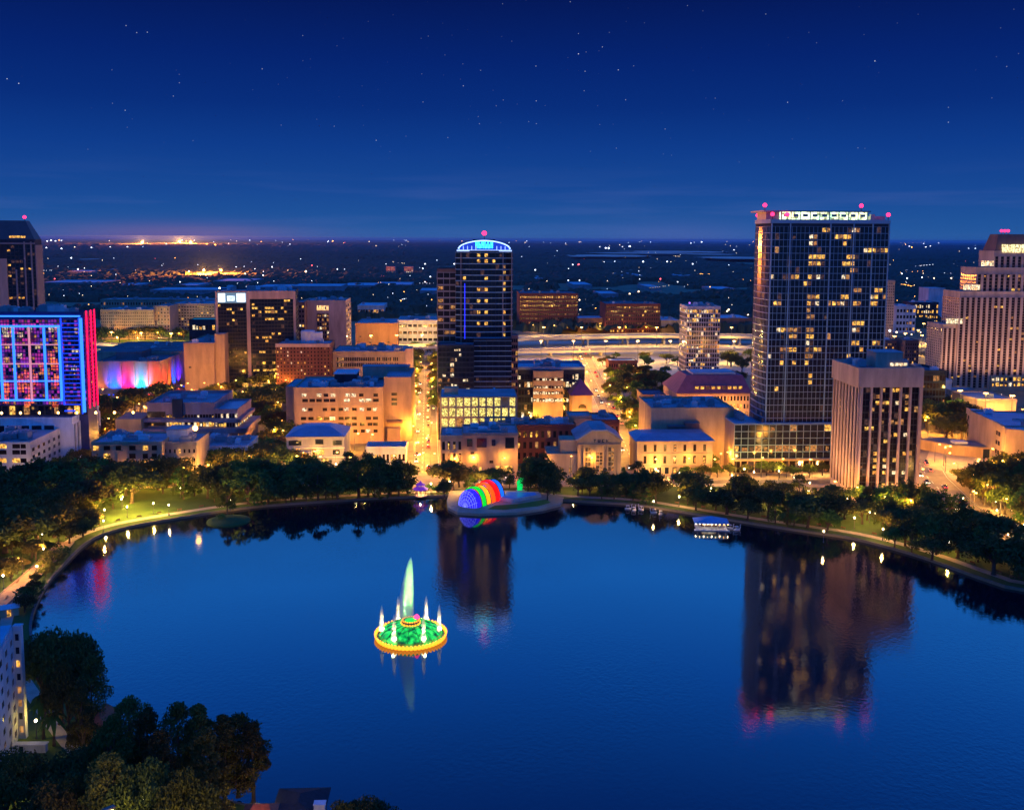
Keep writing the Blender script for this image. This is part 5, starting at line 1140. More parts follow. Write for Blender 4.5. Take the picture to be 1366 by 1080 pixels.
grove([(765,642),(850,640),(850,668),(770,664)],20,O+T_,(6,9.5),'small tree on the lit lawn in front of the pedimented hall','trees before the pedimented hall',20,sp=5)
grove([(800,520),(815,520),(846,610),(834,612)],14,O,(7,11),'tree along the kerb of the bright diagonal street','kerb trees of the diagonal street',45,sp=6,road=-3)
grove([(860,606),(1000,632),(1105,632),(1105,638),(850,636)],16,['oak0','oak3'],(5,8),'small round street tree along the lamp lit plaza under the tall tower','plaza trees',21,sp=6,road=-8)
grove([(130,446),(286,446),(286,458),(130,458)],18,O,(12,16),'dark tree on the lit lawn before the lattice windowed apartments','trees before the apartment blocks',22,sp=12)
grove([(105,602),(135,598),(125,622),(60,640),(52,628)],6,O,(7,9),'tree between the white podium and the corner apartments','trees by the podium',23)
grove([(300,500),(390,500),(384,520),(296,520)],9,O,(10,14),'dark tree at the foot of the framed bank tower','trees by the bank tower',24)
grove([(1340,600),(1420,600),(1420,640),(1330,640)],9,['oak0','tall1'],(9,14),'round green tree in front of the tan ribbon windowed office at the right edge','trees before the ribbon office',25)
grove([(1270,640),(1320,648),(1330,690),(1290,672)],8,O,(6,9),'small dark tree on the far side of the road by the curved hall','trees along the right road',26)
for (px,py,h,lb) in ((507,661,17,'tall rounded green tree standing alone on the far shore left of the main street'),(303,687,12,'cypress on the shore directly behind the little round islet'),(300,669,14,'tall cypress behind the path lamp near the islet')): tree('tall1' if px==507 else 'conic0',gp(px,py-2),h,h*.36,lb)
tree('oak1',gp(730,668),11,5.5,'dense dark bushy tree at the right end of the bandshell peninsula')
tree('oak0',gp(593,665),9,4,'small flat topped dark tree at the left end of the bandshell')
tree('oak3',gp(1330,655),13,7,'round bright green tree lit from behind near the right edge')
# foreground group, lower left
fg=[('foak0',82,965,829,8.2,'huge dark oak beside the white apartment block at lower left'),('foak1',104,968,845,6.6,'broad oak whose crown leans out over the lake at lower left'),('fpine0',124,985,872,4.0,'tree hanging over the water at the edge of the lower left oak mass'),
 ('foak0',60,958,838,5,'oak hugging the side of the white apartment block'),('fcon0',112,1020,905,3.2,'slim olive tree in front of the big lower left oak'),('foak1',92,985,880,5,'oak behind the two lit palms'),
 ('fpine1',176,1050,926,4.8,'first tree of the foreground row right of the red roof'),('fcon0',200,1075,942,4.2,'second dark tree in the foreground row, its crown rising between its neighbours'),('fpine2',152,1095,955,5,'olive tree at the front left of the foreground row'),
 ('fpine0',240,1075,936,5,'third tree of the foreground row with a ragged top'),('fcon0',268,1070,936,4.2,'tallest tree in the middle of the foreground row'),('fcon0',275,1110,968,4.5,'conical brownish tree at the front of the foreground row'),
 ('fpine0',318,1062,950,5.6,'last dark tree on the right of the foreground row beside the open lake'),('fcon0',338,1070,962,3.8,'dark tree leaning over the water right of the foreground row'),('fcon0',300,1075,952,4,'dark tree tucked behind the last one of the foreground row'),
 ('fcon0',218,1120,972,4.2,'green tree low in the foreground row above the picture edge'),('foak0',100,1105,1000,7,'broad bush like oak below the red roofed house'),('foak1',45,1100,1005,7,'brownish oak below the low white wall'),
 ('foak0',10,1120,1000,6,'oak at the lower left corner with lamp lit leaves'),('fpine1',150,1150,1000,5,'olive tree at the bottom edge left of the parasol'),('foak1',70,1170,1040,6,'lowest oak at the left of the bottom edge'),
 ('foak0',250,1170,1030,6,'lowest tree at the bottom edge under the foreground row'),('foak0',195,1160,1015,6,'dark oak at the bottom edge in the middle of the row'),('foak0',130,1075,985,6,'dark oak directly in front of the red roofed house'),
 ('foak1',488,1150,1058,6,'single tree top rising from the bottom edge in front of the open lake'),('foak0',470,1160,1064,5,'small tree top left of the single one at the bottom edge'),('foak0',20,1085,1020,5,'shrubby oak under the white apartment block')]
for key,px,py,pt,R,lb in fg:
    P=gp(px,py); tree(key,P,zat(P.x,P.y,pt),R,lb,'foreground trees')
for px,py,pt,lb in ((58,985,928,'taller lit palm left of its neighbour beside the white apartment block'),(72,994,952,'shorter lit palm right of its neighbour beside the white apartment block')):
    P=gp(px,py); tree('palm',P,zat(P.x,P.y,pt),2.9,lb,'lit palms')
for k,(px,py) in enumerate(((995,634),(1020,634),(1045,633),(1070,634),(1094,634),(862,632),(878,634),(1110,634))):
    tree('palm',gp(px,py-5),7,2.4,'small palm planted in the plaza along the avenue','plaza palms')
grove([(0,745),(70,715),(80,722),(60,740),(20,775),(0,780)],9,['oak2','bush0'],(3,7),'low lit tree beside the boardwalk at the left','trees beside the boardwalk',31,sp=4)
grove([(34,818),(58,778),(88,746),(82,742),(50,772),(26,808)],16,['bush0','oak2','oak0'],(2.5,5.5),'low dark shrubby tree on the narrow bank between boardwalk and water','bank trees beside the boardwalk',35,sp=3.5)
grove([(100,690),(130,688),(120,712),(92,728)],5,O,(7,10),'dark tree overhanging the water where the boardwalk meets the bank','trees at the boardwalk end',32,sp=4)
grove([(560,655),(600,650),(600,662),(560,662)],5,['bush0','oak3'],(2,4),'low shrub beside the little pagoda','shrubs by the pagoda',33,sp=3)
grove([(640,676),(680,672),(690,678),(650,682)],8,['bush0'],(1,1.8),'low clipped shrub on the bandshell peninsula lawn','bandshell lawn shrubs',34,sp=2,cat='shrub')
grove([(330,670),(545,657),(548,666),(330,682)],15,['conic0','conic1','oak1','oak3','bush0'],(6,12),'tree leaning over the water along the far shore left of the pagoda','waterside trees of the far left shore',41,sp=2.5,mind=0,road=-9)
grove([(850,662),(1000,684),(1120,703),(1125,714),(1000,698),(850,676)],15,['conic0','conic1','oak1','oak3','tall1'],(6,12),'tree leaning over the water on either side of the blue roofed pavilion','waterside trees of the far right shore',42,sp=2.5,road=-9)
grove([(1180,722),(1260,742),(1260,752),(1180,730)],7,['oak1','conic1','oak3'],(8,13),'tree leaning over the water below the pink slab','waterside trees below the pink slab',43,sp=5,road=-9)
grove([(1290,735),(1370,745),(1450,790),(1380,785),(1330,770)],9,['oak1','conic1','tall0'],(8,15),'dark tree by the lawn path at the right edge','trees by the right lawn path',44,sp=6,road=-9)
# ------------------------------------------------------------------ lamps
POLE=mat('lamp_pole',(.12,.12,.12),rough=.5,var=0)
def mm(b,nm,ms):
    x=bpy.data.meshes.new(nm); x.from_pydata(b.v,[],b.f)
    for m_ in ms: x.materials.append(m_)
    x.polygons.foreach_set('material_index',b.m); return x
b=MB(); b.tube([(0,0,0),(0,0,4),(0,0,8.6),(.6,0,9.2),(1.9,0,9.35)],[.16,.12,.09,.07,.06],6); ST_P=mm(b,'pole',[POLE])
b=MB(); b.box(1.5,2.6,-.22,.22,9.25,9.45,0); b.lathe([(.12,8.85),(.36,8.95),(.42,9.1),(.36,9.24)],2.05,0,10,1); ST_H=mm(b,'lamp_head',[POLE,BULB])
b=MB(); b.tube([(0,0,0),(0,0,3.9)],[.11,.07],6); b.lathe([(.22,0),(.22,.4),(.1,.55)],0,0,8); PK_P=mm(b,'pole',[POLE])
b=MB(); b.lathe([(.1,3.8),(.18,3.9)],0,0,8,0); b.lathe([(.12,3.9),(.27,4.05),(.32,4.25),(.27,4.45),(.1,4.6)],0,0,10,1); PK_H=mm(b,'lamp_globe',[POLE,BULBW])
b=MB(); b.tube([(0,0,0),(0,0,20)],[.3,.15],6); MS_P=mm(b,'pole',[POLE])
b=MB(); 
for a in range(4): b.lathe([(.2,19.6),(.6,19.7),(.6,20),(.2,20.1)],.9*math.cos(a*1.57),.9*math.sin(a*1.57),8,1)
b.box(-1,1,-.08,.08,20.1,20.3,0); b.box(-.08,.08,-1,1,20.1,20.3,0); MS_H=mm(b,'lamp_head',[POLE,BULB])
_ld={}
def ldata(pw,col,r):
    k=(pw,col,r)
    if k not in _ld: d=bpy.data.lights.new('lamp_light','POINT'); d.energy=pw; d.color=col; d.shadow_soft_size=r; _ld[k]=d
    return _ld[k]
LR=random.Random(3)
KW=1.0
def lamp(kind,P,label,group,rz=None,pw=1.0,col=None):
    pm,hm,z,r,c,p0,nm,cat,hx={'street':(ST_P,ST_H,8.6,.3,(1,.42,.045),8800,'street_lamp','street lamp',2.05),'park':(PK_P,PK_H,5.3,.3,(1,.55,.13),3200,'park_lamp','park lamp',0),'mast':(MS_P,MS_H,19,.6,(1,.58,.12),46000,'light_mast','light mast',0)}[kind]
    e=empty(nm,(P.x,P.y,.02),LR.uniform(0,6.28) if rz is None else rz,label,cat,group)
    for m_,n_ in ((pm,'pole'),(hm,'lamp_globe' if kind=='park' else 'lamp_head')): o=bpy.data.objects.new(n_,m_); COL.objects.link(o); o.parent=e
    o=bpy.data.objects.new('lamp_light',ldata(p0*pw*KW,col or c,r)); COL.objects.link(o); o.parent=e; o.location=(hx,0,z)
    return e
def lamps(kind,a,c,n,label,group,pw=1.0,col=None,jit=0):
    A,B_=gp(*a),gp(*c)
    for k in range(n):
        P=A.lerp(B_,(k+.5)/n); P=P+Vector((LR.uniform(-jit,jit),LR.uniform(-jit,jit),0)); lamp(kind,P,label,group,pw=pw,col=col)
lamps('street',(-10,612),(92,608),4,'added cool white lamp brightening the white hotel podium','added podium lamps',pw=1.0,col=(.75,.82,1))  # added to brighten the podium, hidden behind the trees
lamps('park',(982,631),(1102,631),5,'bright globe lamp in the evenly spaced row along the plaza under the tall tower','plaza globe lamps',pw=3)
lamps('street',(554,625),(559,485),10,'street lamp on the left kerb of the bright main street','lamps left of the main street',pw=2.3)
lamps('street',(574,620),(574,485),9,'street lamp on the right kerb of the bright main street','lamps right of the main street',pw=2.3)
lamps('street',(838,620),(768,475),9,'street lamp on the left kerb of the bright diagonal street','lamps left of the diagonal street',pw=2.2)
lamps('street',(856,610),(786,475),8,'street lamp on the right kerb of the bright diagonal street','lamps right of the diagonal street',pw=2.2)
lamps('street',(130,634),(545,634),13,'street lamp on the avenue behind the far left shore trees','avenue lamps left of the main street',pw=.6)
lamps('street',(590,636),(838,634),8,'street lamp on the avenue behind the bandshell','avenue lamps behind the bandshell',pw=.5)
lamps('street',(862,637),(1100,637),7,'street lamp on the avenue in front of the tan hall and tall tower','avenue lamps under the tall tower',pw=.5)
lamps('street',(1208,600),(1226,660),4,'street lamp between the pink slab and the right hand road','lamps on the left of the right road',pw=1.0)
lamps('street',(1240,610),(1345,705),6,'street lamp on the far side of the right hand road','lamps on the right of the right road',pw=.9)
lamps('street',(140,548),(385,538),7,'street lamp among the trees between theater and library','lamps behind the library',pw=.9,jit=4)
lamps('street',(140,575),(180,620),4,'street lamp beside the white hotel podium','lamps by the podium',pw=1.0,jit=3)
lamps('street',(345,560),(385,600),4,'street lamp between the library and the orange block','lamps by the orange block',pw=1.3,jit=3)
lamps('street',(395,606),(510,600),5,'street lamp washing the front of the orange block','lamps before the orange block',pw=1.1,jit=2)
lamps('street',(540,575),(546,560),1,'street lamp at the right corner of the orange block','lamps by the orange block corner',pw=1.5)
lamps('street',(247,528),(300,528),3,'street lamp washing the blank tan side hall','lamps by the side hall',pw=1.0,jit=2)
lamps('street',(300,524),(392,524),4,'street lamp at the foot of the framed bank tower','lamps by the bank',pw=.7)
lamps('street',(700,575),(780,585),4,'courtyard lamp between the yellow garage and the purple roofed tower','courtyard lamps',pw=1.2,jit=3)
lamps('street',(600,500),(690,500),2,'lamp behind the arched tower','lamps behind the arched tower',pw=1)
lamps('street',(850,600),(866,560),3,'street lamp beside the left wall of the tan hall','lamps by the tan hall',pw=1.0)
lamps('street',(955,632),(976,628),2,'street lamp in the gap between the cream building and the glass annex','lamps by the glass annex',pw=.7)
lamps('street',(900,566),(1000,566),4,'street lamp in front of the maroon roofed hall','lamps by the maroon roofed hall',pw=1)
lamps('street',(1236,575),(1290,590),4,'street lamp glowing through the trees right of the pink slab','lamps by the curved hall',pw=1.6,jit=2)
lamps('street',(1290,640),(1366,640),4,'street lamp on the bright corner lot before the ribbon office','lamps on the corner lot',pw=1.4,jit=3)
lamps('street',(1260,565),(1366,570),5,'street lamp in front of the glazed lobby','lamps by the glazed lobby',pw=1.4,jit=3)
lamps('street',(1110,668),(1145,682),2,'street lamp at the left foot of the pink slab','lamps at the pink slab foot',pw=1.0)
lamps('mast',(130,470),(290,474),4,'tall mast lighting the highway left of the bank','highway masts left of the bank',pw=1.0)
lamps('mast',(478,476),(580,474),3,'tall mast lighting the highway between ribbon office and arched tower','highway masts in the middle',pw=1.3)
lamps('mast',(700,484),(1000,484),7,'tall mast lighting the rail yard in front of the red brick offices','rail yard masts',pw=1.1)
lamps('mast',(700,462),(1000,462),6,'tall mast along the elevated highway before the red brick offices','highway masts before the brick offices',pw=1.0)
lamps('mast',(1196,470),(1240,476),2,'tall mast lighting the road beyond the pink slab','masts beyond the pink slab',pw=1.0)
lamps('street',(476,478),(530,476),3,'lamp washing the terracotta hall from below','lamps by the terracotta hall',pw=4,col=(1,.35,.1))
lamps('street',(140,462),(230,462),3,'lamp on the lit lawn before the apartment blocks','lamps on the apartment lawn',pw=4,col=(1,.85,.35))
lamps('street',(136,455),(280,455),5,'lamp at the foot of the lattice windowed apartments','lamps by the apartment blocks',pw=1.6)
lamps('street',(697,443),(880,447),6,'lamp at the foot of the red brick offices','lamps by the red brick offices',pw=.8)
lamps('street',(128,653),(215,653),3,'street lamp in front of the cream apartment house','lamps before the cream apartments',pw=.7,jit=2)
lamps('street',(225,650),(330,648),3,'street lamp in front of the low flat roofed building','lamps before the flat roofed shops',pw=.8,jit=2)
lamps('street',(384,628),(455,628),3,'street lamp in front of the white stepped office','lamps before the white villa',pw=.22,jit=2)
for q in ((140,694),(170,690),(205,685),(164,676)): lamp('park',gp(*q),'bright park lamp over the lit lawn on the left shore','lamps of the lit left lawn',pw=4,col=(1,.6,.08))
pk=[(162,665),(138,694),(225,673),(307,667),(58,731),(34,702),(76,690),(22,748),(100,650),(120,655),(50,640),(345,640),(380,634),(402,640),(440,626),(470,635),(500,642),(528,628),(362,606),(290,612),(312,612),(355,596),(388,622),(330,634),(270,640),(240,650)]
for q in pk:
    P=gp(*q,z=4.4); lamp('park',P,'warm globe lamp shining among the trees of the left and far left shore','park lamps of the left shore',pw=1.0)
pk=[(765,641),(800,634),(872,668),(906,662),(1018,660),(1048,668),(1099,708),(1140,690),(1178,705),(1190,662),(1266,722),(1320,700),(1285,664),(1130,664),(1168,684),(1225,700),(1345,712),(1330,680)]
for q in pk:
    P=gp(*q,z=4.4); lamp('park',P,'warm globe lamp shining among the trees of the right shore','park lamps of the right shore',pw=1.0)
for q,pw in (((48,968),.8),((122,1032),.5),((14,1048),.8),((44,1062),.7),((192,1072),.5),((152,1078),.4),((340,1084),.8)):
    P=gp(*q,z=3); lamp('park',P,'garden lamp half hidden in the foreground foliage at lower left','garden lamps of the lower left',pw=pw*.25,col=(1,.7,.12))
for q in ((120,1220),(215,1225),(310,1220),(400,1235)): e_=lamp('street',gp(*q),'added street lamp out of view, lighting the lower left trees','added unseen lamps below the lower left trees',pw=.17,col=(1,.62,.14)); e_.scale=(1.8,1.8,1.8)  # unseen lamps added to light the foreground foliage from the camera side

rq=random.Random(91)
def scatter(poly,n,kind,label,group,pw,seed):
    r=random.Random(seed); xs=[p[0] for p in poly]; ys=[p[1] for p in poly]; pv=[Vector((p[0],p[1],0)) for p in poly]; k=t=0
    while k<n and t<n*30:
        t+=1; px,py=r.uniform(min(xs),max(xs)),r.uniform(min(ys),max(ys)); P=gp(px,py)
        if not inpoly(px,py,pv) or inbld(P,3) or inpoly(P.x,P.y,lake): continue
        lamp(kind,P,label,group,pw=pw*r.uniform(.6,1.4)); k+=1
scatter([(130,530),(390,515),(392,600),(130,610)],22,'street','small amber street lamp dotted among the left street trees','scattered lamps of the left streets',.8,1)
scatter([(545,470),(586,470),(586,630),(545,630)],12,'street','small amber lamp in the tree lined strip of the main street','scattered lamps of the main street',.9,2)
scatter([(692,545),(850,500),(868,560),(850,632),(770,632)],16,'street','small amber lamp beside the diagonal street and chapel tower','scattered lamps near the chapel tower',.9,3)
scatter([(1228,560),(1366,560),(1400,640),(1290,690),(1230,640)],24,'street','small amber lamp in the streets right of the pink slab','scattered lamps right of the pink slab',1.1,4)
scatter([(1190,455),(1260,455),(1262,500),(1190,500)],8,'mast','amber light mast between pink slab and stepped tower','masts left of the stepped tower',.25,5)
scatter([(120,615),(560,615),(560,655),(120,655)],26,'park','small warm lamp glimpsed between trees behind the far left shore','glimpsed lamps of the far left shore',.9,6)
scatter([(850,632),(1130,636),(1240,690),(1240,725),(1100,690),(850,660)],28,'park','small warm lamp glimpsed between trees of the far right shore','glimpsed lamps of the far right shore',.9,7)
scatter([(1290,650),(1420,650),(1420,740),(1300,715)],12,'park','small warm lamp glimpsed in the right corner grove','glimpsed lamps of the right corner grove',1.2,8)
scatter([(-20,640),(120,650),(150,700),(40,740),(-20,760)],14,'park','small warm lamp glimpsed in the left bank grove','glimpsed lamps of the left bank grove',1.0,9)
lamps('mast',(1262,562),(1366,574),3,'added light mast throwing warm light up the stepped tower','added masts before the stepped tower',pw=.2)  # masts added to give the tower front more warm light
lamps('street',(1152,690),(1222,696),3,'added street lamp warming the front of the pink slab','added lamps before the pink slab',pw=1.1)  # lamps added to warm the slab front
for q in ((575,658),(640,657),(600,655),(720,655)): lamp('park',gp(*q),'globe lamp on the promenade around the bandshell','bandshell promenade lamps',pw=2)
# ------------------------------------------------------------------ fountain
def fountain():
    C=gp(548,848,-.7); R=48*C.y/FOC*1.03; e=empty('lake_fountain',C,0,'round floating fountain glowing green with a golden rim and tall white jets in the lake','fountain')
    GR=mat('fountain_green',(.02,.35,.12),rough=.35,var=.4,scale=1.2,emit=(.0,.30,.012),es=3.6); GB=mat('fountain_base',(.08,.14,.06),rough=.6,var=.3)
    b=MB(); b.lathe([(R*.93,-.3),(R*.95,.1),(R*.95,.55),(R*.93,.6),(R*.93,.35),(R*.3,.3)],0,0,48); b.build('basin',GB,e)
    b=MB(); seg=32
    prof=[(R*.86,.4),(R*.85,1.3),(R*.76,2.1),(R*.74,2.3),(R*.60,3.0),(R*.58,3.2),(R*.40,3.6),(R*.38,3.75),(R*.27,3.85)]
    rings=[[(r*math.cos(2*math.pi*i/seg)*(1+.03*(i%2)),r*math.sin(2*math.pi*i/seg)*(1+.03*(i%2)),z) for i in range(seg)] for r,z in prof]; b.loft(rings); b.build('dome',litwin('dome_glow',(.0,.36,.05),(.03,.80,.10),1.1,.3),e)
    b=MB(); b.lathe([(R*.25,3.2),(R*.25,4.6),(R*.20,4.8),(R*.20,4.6)],0,0,24); tier=b.build('upper_tier',GB,e)
    gold=mat('petal_gold',(.6,.3,.05),rough=.4,var=.3,emit=(1,.30,.012),es=2.6)
    def petal(par,r,z,k,n,s):
        b=MB(); a=2*math.pi*k/n; b.tf(r*math.cos(a),r*math.sin(a),a); b.loft([[(.0+q*.0,-s*w,0+h),(s*.35*math.sin(h/s*1.4)+.02,-s*w*.6,h+.0),(s*.35*math.sin(h/s*1.4)+.02,s*w*.6,h),(0,s*w,h)] for q,(h,w) in enumerate(((0,.35),(s*.4,.5),(s*.8,.4),(s*1.1,.12)))]); o=b.build('petal',gold,par); o.location.z=z
    for k in range(56): petal(e,R*.975,-.02,k,56,1.2)
    for k in range(20): petal(tier,R*.25,3.35,k,20,.8)
    for k in range(20): petal(tier,R*.22,4.3,k,20,.6)
    # seams of the dome panels
    b=MB()
    for k in range(16):
        a=2*math.pi*k/16; b.tube([(r*1.01*math.cos(a),r*1.01*math.sin(a),z+.05) for r,z in prof[1:]],[.09]*8,4)
    b.build('dome_ribs',mat('rib_green',(.02,.12,.05),rough=.5,var=0),e)
    wv=bpy.data.materials.new('water_spray'); wv.use_nodes=True; t=wv.node_tree; t.nodes.clear(); o=t.nodes.new('ShaderNodeOutputMaterial'); v=t.nodes.new('ShaderNodeVolumeScatter'); v.inputs['Color'].default_value=(.95,.98,1,1); v.inputs['Density'].default_value=.55; v.inputs['Anisotropy'].default_value=.0; t.links.new(v.outputs[0],o.inputs['Volume'])
    def jet(x,y,z0,h,r,lean=0.0,lw=1.0,name='water_jet',dens=None):
        b=MB(); rings=[]; n=14
        for k in range(n+1):
            tt=k/n; w=r*(1-tt)**.62+.05; cx=x-lean*(1-tt)**.8*h*.12; rings.append([(cx+w*lw*math.cos(2*math.pi*i/12),y+w*math.sin(2*math.pi*i/12),z0+tt*h) for i in range(12)])
        b.loft(rings); mt=wv
        if dens: mt=wv.copy(); mt.name='water_spray_tall'; mt.node_tree.nodes['Volume Scatter'].inputs['Density'].default_value=dens
        return b.build(name,mt,e)
    top=zat(C.x,C.y,742); jet(.25,0,5.1,top-C.z-5.1,2.3,lean=.9,lw=1.15,dens=.20)
    def beam(x,y,z,pw,col,ang,tilt=(0,0)):
        d=bpy.data.lights.new('fountain_beam','SPOT'); d.energy=pw; d.color=col; d.spot_size=math.radians(ang); d.spot_blend=.5; d.shadow_soft_size=.25
        o=bpy.data.objects.new('fountain_beam',d); COL.objects.link(o); o.parent=e; o.location=(x,y,z); o.rotation_euler=Vector((tilt[0],tilt[1],1)).to_track_quat('-Z','Y').to_euler()
    [beam(2.2*math.cos(q),2.2*math.sin(q),5.2,150000,(.26,1,.10) if k%2 else (.5,1,.28),15,(-.12*math.cos(q),-.12*math.sin(q))) for k,q in enumerate((.3,1.5,2.8,4.0,5.3))]
    FL=glow('fountain_lamp',(1,.85,.5),7); 
    for k in range(6):
        a=math.radians(0+60*k+2); rr_=R*.80; x,y=rr_*math.cos(a),rr_*math.sin(a)
        jet(x,y,1.6,7.6,.85,lean=.12); beam(x,y,2.9,16000,(1,.86,.36),34)
        b=MB(); b.lathe([(.2,1.7),(.55,1.8),(.65,2.3),(.3,2.7)],x,y,10); b.build('jet_lamp',FL,e)
        d=ldata(420,(.9,1,.4),.4); o=bpy.data.objects.new('jet_light',d); COL.objects.link(o); o.parent=e; o.location=(x*1.08,y*1.08,2.4)
    b=MB(); b.lathe([(.1,4.9),(.9,5.3),(.6,6.0),(.1,6.4)],R*.17,0,8); b.build('red_lamp',mat('red_lamp',(.8,.05,.2),var=.3,emit=(1,.05,.2),es=2.5),e)
    b=MB(); b.lathe([(R*.18,4.55),(R*.12,4.9),(R*.03,5.05)],0,0,12); b.build('nozzle_ring',GR,e)
fountain()
# ------------------------------------------------------------------ bandshell on its peninsula
pen=[gp(*p) for p in ((596,668),(597,677),(610,684),(640,686),(690,684),(724,679),(748,673),(752,664),(700,655),(600,655))]
b=MB(); b.prism([(v.x,v.y) for v in pen][::-1] if area2(pen)<0 else [(v.x,v.y) for v in pen],-1.2,.32); tag(b.build('peninsula_terrace',PLAZA),kind='structure')
pl=[gp(*p) for p in ((672,681),(718,676),(735,671),(728,667),(690,673),(660,675),(650,680))]
poly_obj('lawn',[pl],.36,MATS['lawn_painted_lit'])
def bandshell():
    O_=gp(625,676); a=math.radians(57)   # axis direction (to the right and away)
    e=empty('bandshell',(O_.x,O_.y,.32),a,'rainbow lit bandshell of nested arches on the lakeside terrace','bandshell')
    # local x = along axis, arches span local y
    cols=[('violet',(.012,.004,.6),2.2),('green',(.0,.35,.015),2.4),('yellow',(.8,.30,.002),2.0),('orange',(1,.06,.0),2.2),('red',(.9,.003,.001),2.2),('blue',(.003,.08,.6),2.2)]
    R0=5.0; Hh=6.9; step=2.9; n=18
    for k,(nm,c,s) in enumerate(cols):
        m_=mat('shell_'+nm,tuple(x*.15+.01 for x in c),rough=.5,var=.5,scale=.8,emit=c,es=s)
        r=R0+(0,.5,.1,.6,1.0,.4)[k]; h=Hh+(0,.6,.2,.9,1.3,.7)[k]; x0=k*step+(.9 if k>1 else 0)+(1.0 if k>4 else 0); x1=x0+step*.86; b=MB(); vs=[];fs=[]
        for x,q in ((x0,1.0),(x1,.97)):
            for w in (1.0,.93):
                for i in range(n+1): t=math.pi*i/n; vs.append((x,r*q*w*math.cos(t),h*q*w*math.sin(t)))
        m=n+1
        for i in range(n):
            fs+=[(i,i+1,2*m+i+1,2*m+i),(m+i,3*m+i,3*m+i+1,m+i+1),(i,m+i,m+i+1,i+1),(2*m+i,2*m+i+1,3*m+i+1,3*m+i)]
        b.add(vs,fs); arch=b.build('arch',m_,e)
        b=MB(); b.tube([(x1+.12,r*math.cos(math.pi*i/n),h*math.sin(math.pi*i/n)) for i in range(n+1)],[.16]*(n+1),5); b.build('rib',BLACK,arch)
    # front end cap, a shallow quarter dome with a lattice of ribs
    b=MB(); rings=[]
    for j in range(7):
        q=math.cos(j/6*math.pi/2); x=-2.4*math.sin(j/6*math.pi/2)
        rings.append([(x,R0*.95*q*math.cos(math.pi*i/n),Hh*.95*q*math.sin(math.pi*i/n)+.02) for i in range(n+1)])
    b.loft(rings,closed=False,cap=False); cap=b.build('end_cap',mat('shell_cap',(.03,.02,.2),rough=.5,var=.6,scale=1.5,emit=(.012,.006,.6),es=1.8),e)
    lt=glow('shell_lattice',(.25,.28,1),1.1); b=MB()
    for j in range(1,6): b.tube([(x-.05,y,z) for x,y,z in rings[j]],[.10]*(n+1),4)
    for i in range(2,n-1,2): b.tube([(r_[i][0]-.05,r_[i][1],r_[i][2]) for r_ in rings],[.09]*7,4)
    b.build('lattice',lt,cap)
    b=MB(); b.box(-3.5,6*step+1,-R0-1.5,R0+1.5,-.3,.12); b.build('stage_floor',PLAZA,e)
bandshell()
tr=[gp(*p) for p in ((664,668),(672,659),(718,660),(722,664),(700,668),(684,671))]
b=MB(); pp=[(v.x,v.y) for v in tr]; pp=pp[::-1] if area2(tr)<0 else pp; b.prism(pp,.3,1.5,0); cx_=sum(p[0] for p in pp)/len(pp); cy_=sum(p[1] for p in pp)/len(pp)
st_=b.build('lakeside_stage',W_WHITE); tag(st_,'white rimmed triangular stage with a blue sunken floor right of the rainbow arches','stage')
b=MB(); b.prism([(cx_+(x-cx_)*.8,cy_+(y-cy_)*.75) for x,y in pp],1.5,1.56); b.build('stage_floor',mat('stage_blue',(.03,.15,.5),rough=.3,var=.3,scale=.5,emit=(.0,.08,.4),es=.35),st_)
P=gp(698,657); e=empty('sail_sculpture',(P.x,P.y,.3),.3,'leaning green lit sail shaped sculpture on a plinth right of the bandshell','sculpture')
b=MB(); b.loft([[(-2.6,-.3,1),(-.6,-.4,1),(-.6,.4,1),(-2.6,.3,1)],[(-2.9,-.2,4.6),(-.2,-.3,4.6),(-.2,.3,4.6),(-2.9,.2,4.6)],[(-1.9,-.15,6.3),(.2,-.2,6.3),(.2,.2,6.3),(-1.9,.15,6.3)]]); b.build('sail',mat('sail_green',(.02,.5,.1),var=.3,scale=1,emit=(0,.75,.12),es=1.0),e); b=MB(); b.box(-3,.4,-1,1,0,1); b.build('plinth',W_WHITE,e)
def pagoda():
    P=gp(561,661); e=empty('pagoda',(P.x,P.y,0),.2,'small two tiered pagoda with a purple lit roof at the foot of the main street','pagoda')
    for k in range(8):
        a=k*math.pi/4; b=MB(); b.lathe([(.13,.3),(.13,3)],2.2*math.cos(a),2.2*math.sin(a),6); b.build('column',W_RED,e)
    b=MB(); b.lathe([(3,0),(3,.3)],0,0,8); b.build('floor',PLAZA,e)
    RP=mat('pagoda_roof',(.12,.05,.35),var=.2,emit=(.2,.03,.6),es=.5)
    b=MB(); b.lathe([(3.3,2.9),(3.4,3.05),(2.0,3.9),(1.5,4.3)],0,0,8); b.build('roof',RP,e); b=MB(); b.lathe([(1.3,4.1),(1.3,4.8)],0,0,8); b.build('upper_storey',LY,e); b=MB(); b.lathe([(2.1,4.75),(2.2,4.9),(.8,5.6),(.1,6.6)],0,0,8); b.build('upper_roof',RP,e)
    o=bpy.data.objects.new('lamp_light',ldata(900,(1,.6,.25),.3)); COL.objects.link(o); o.parent=e; o.location=(0,0,2.4)
pagoda()
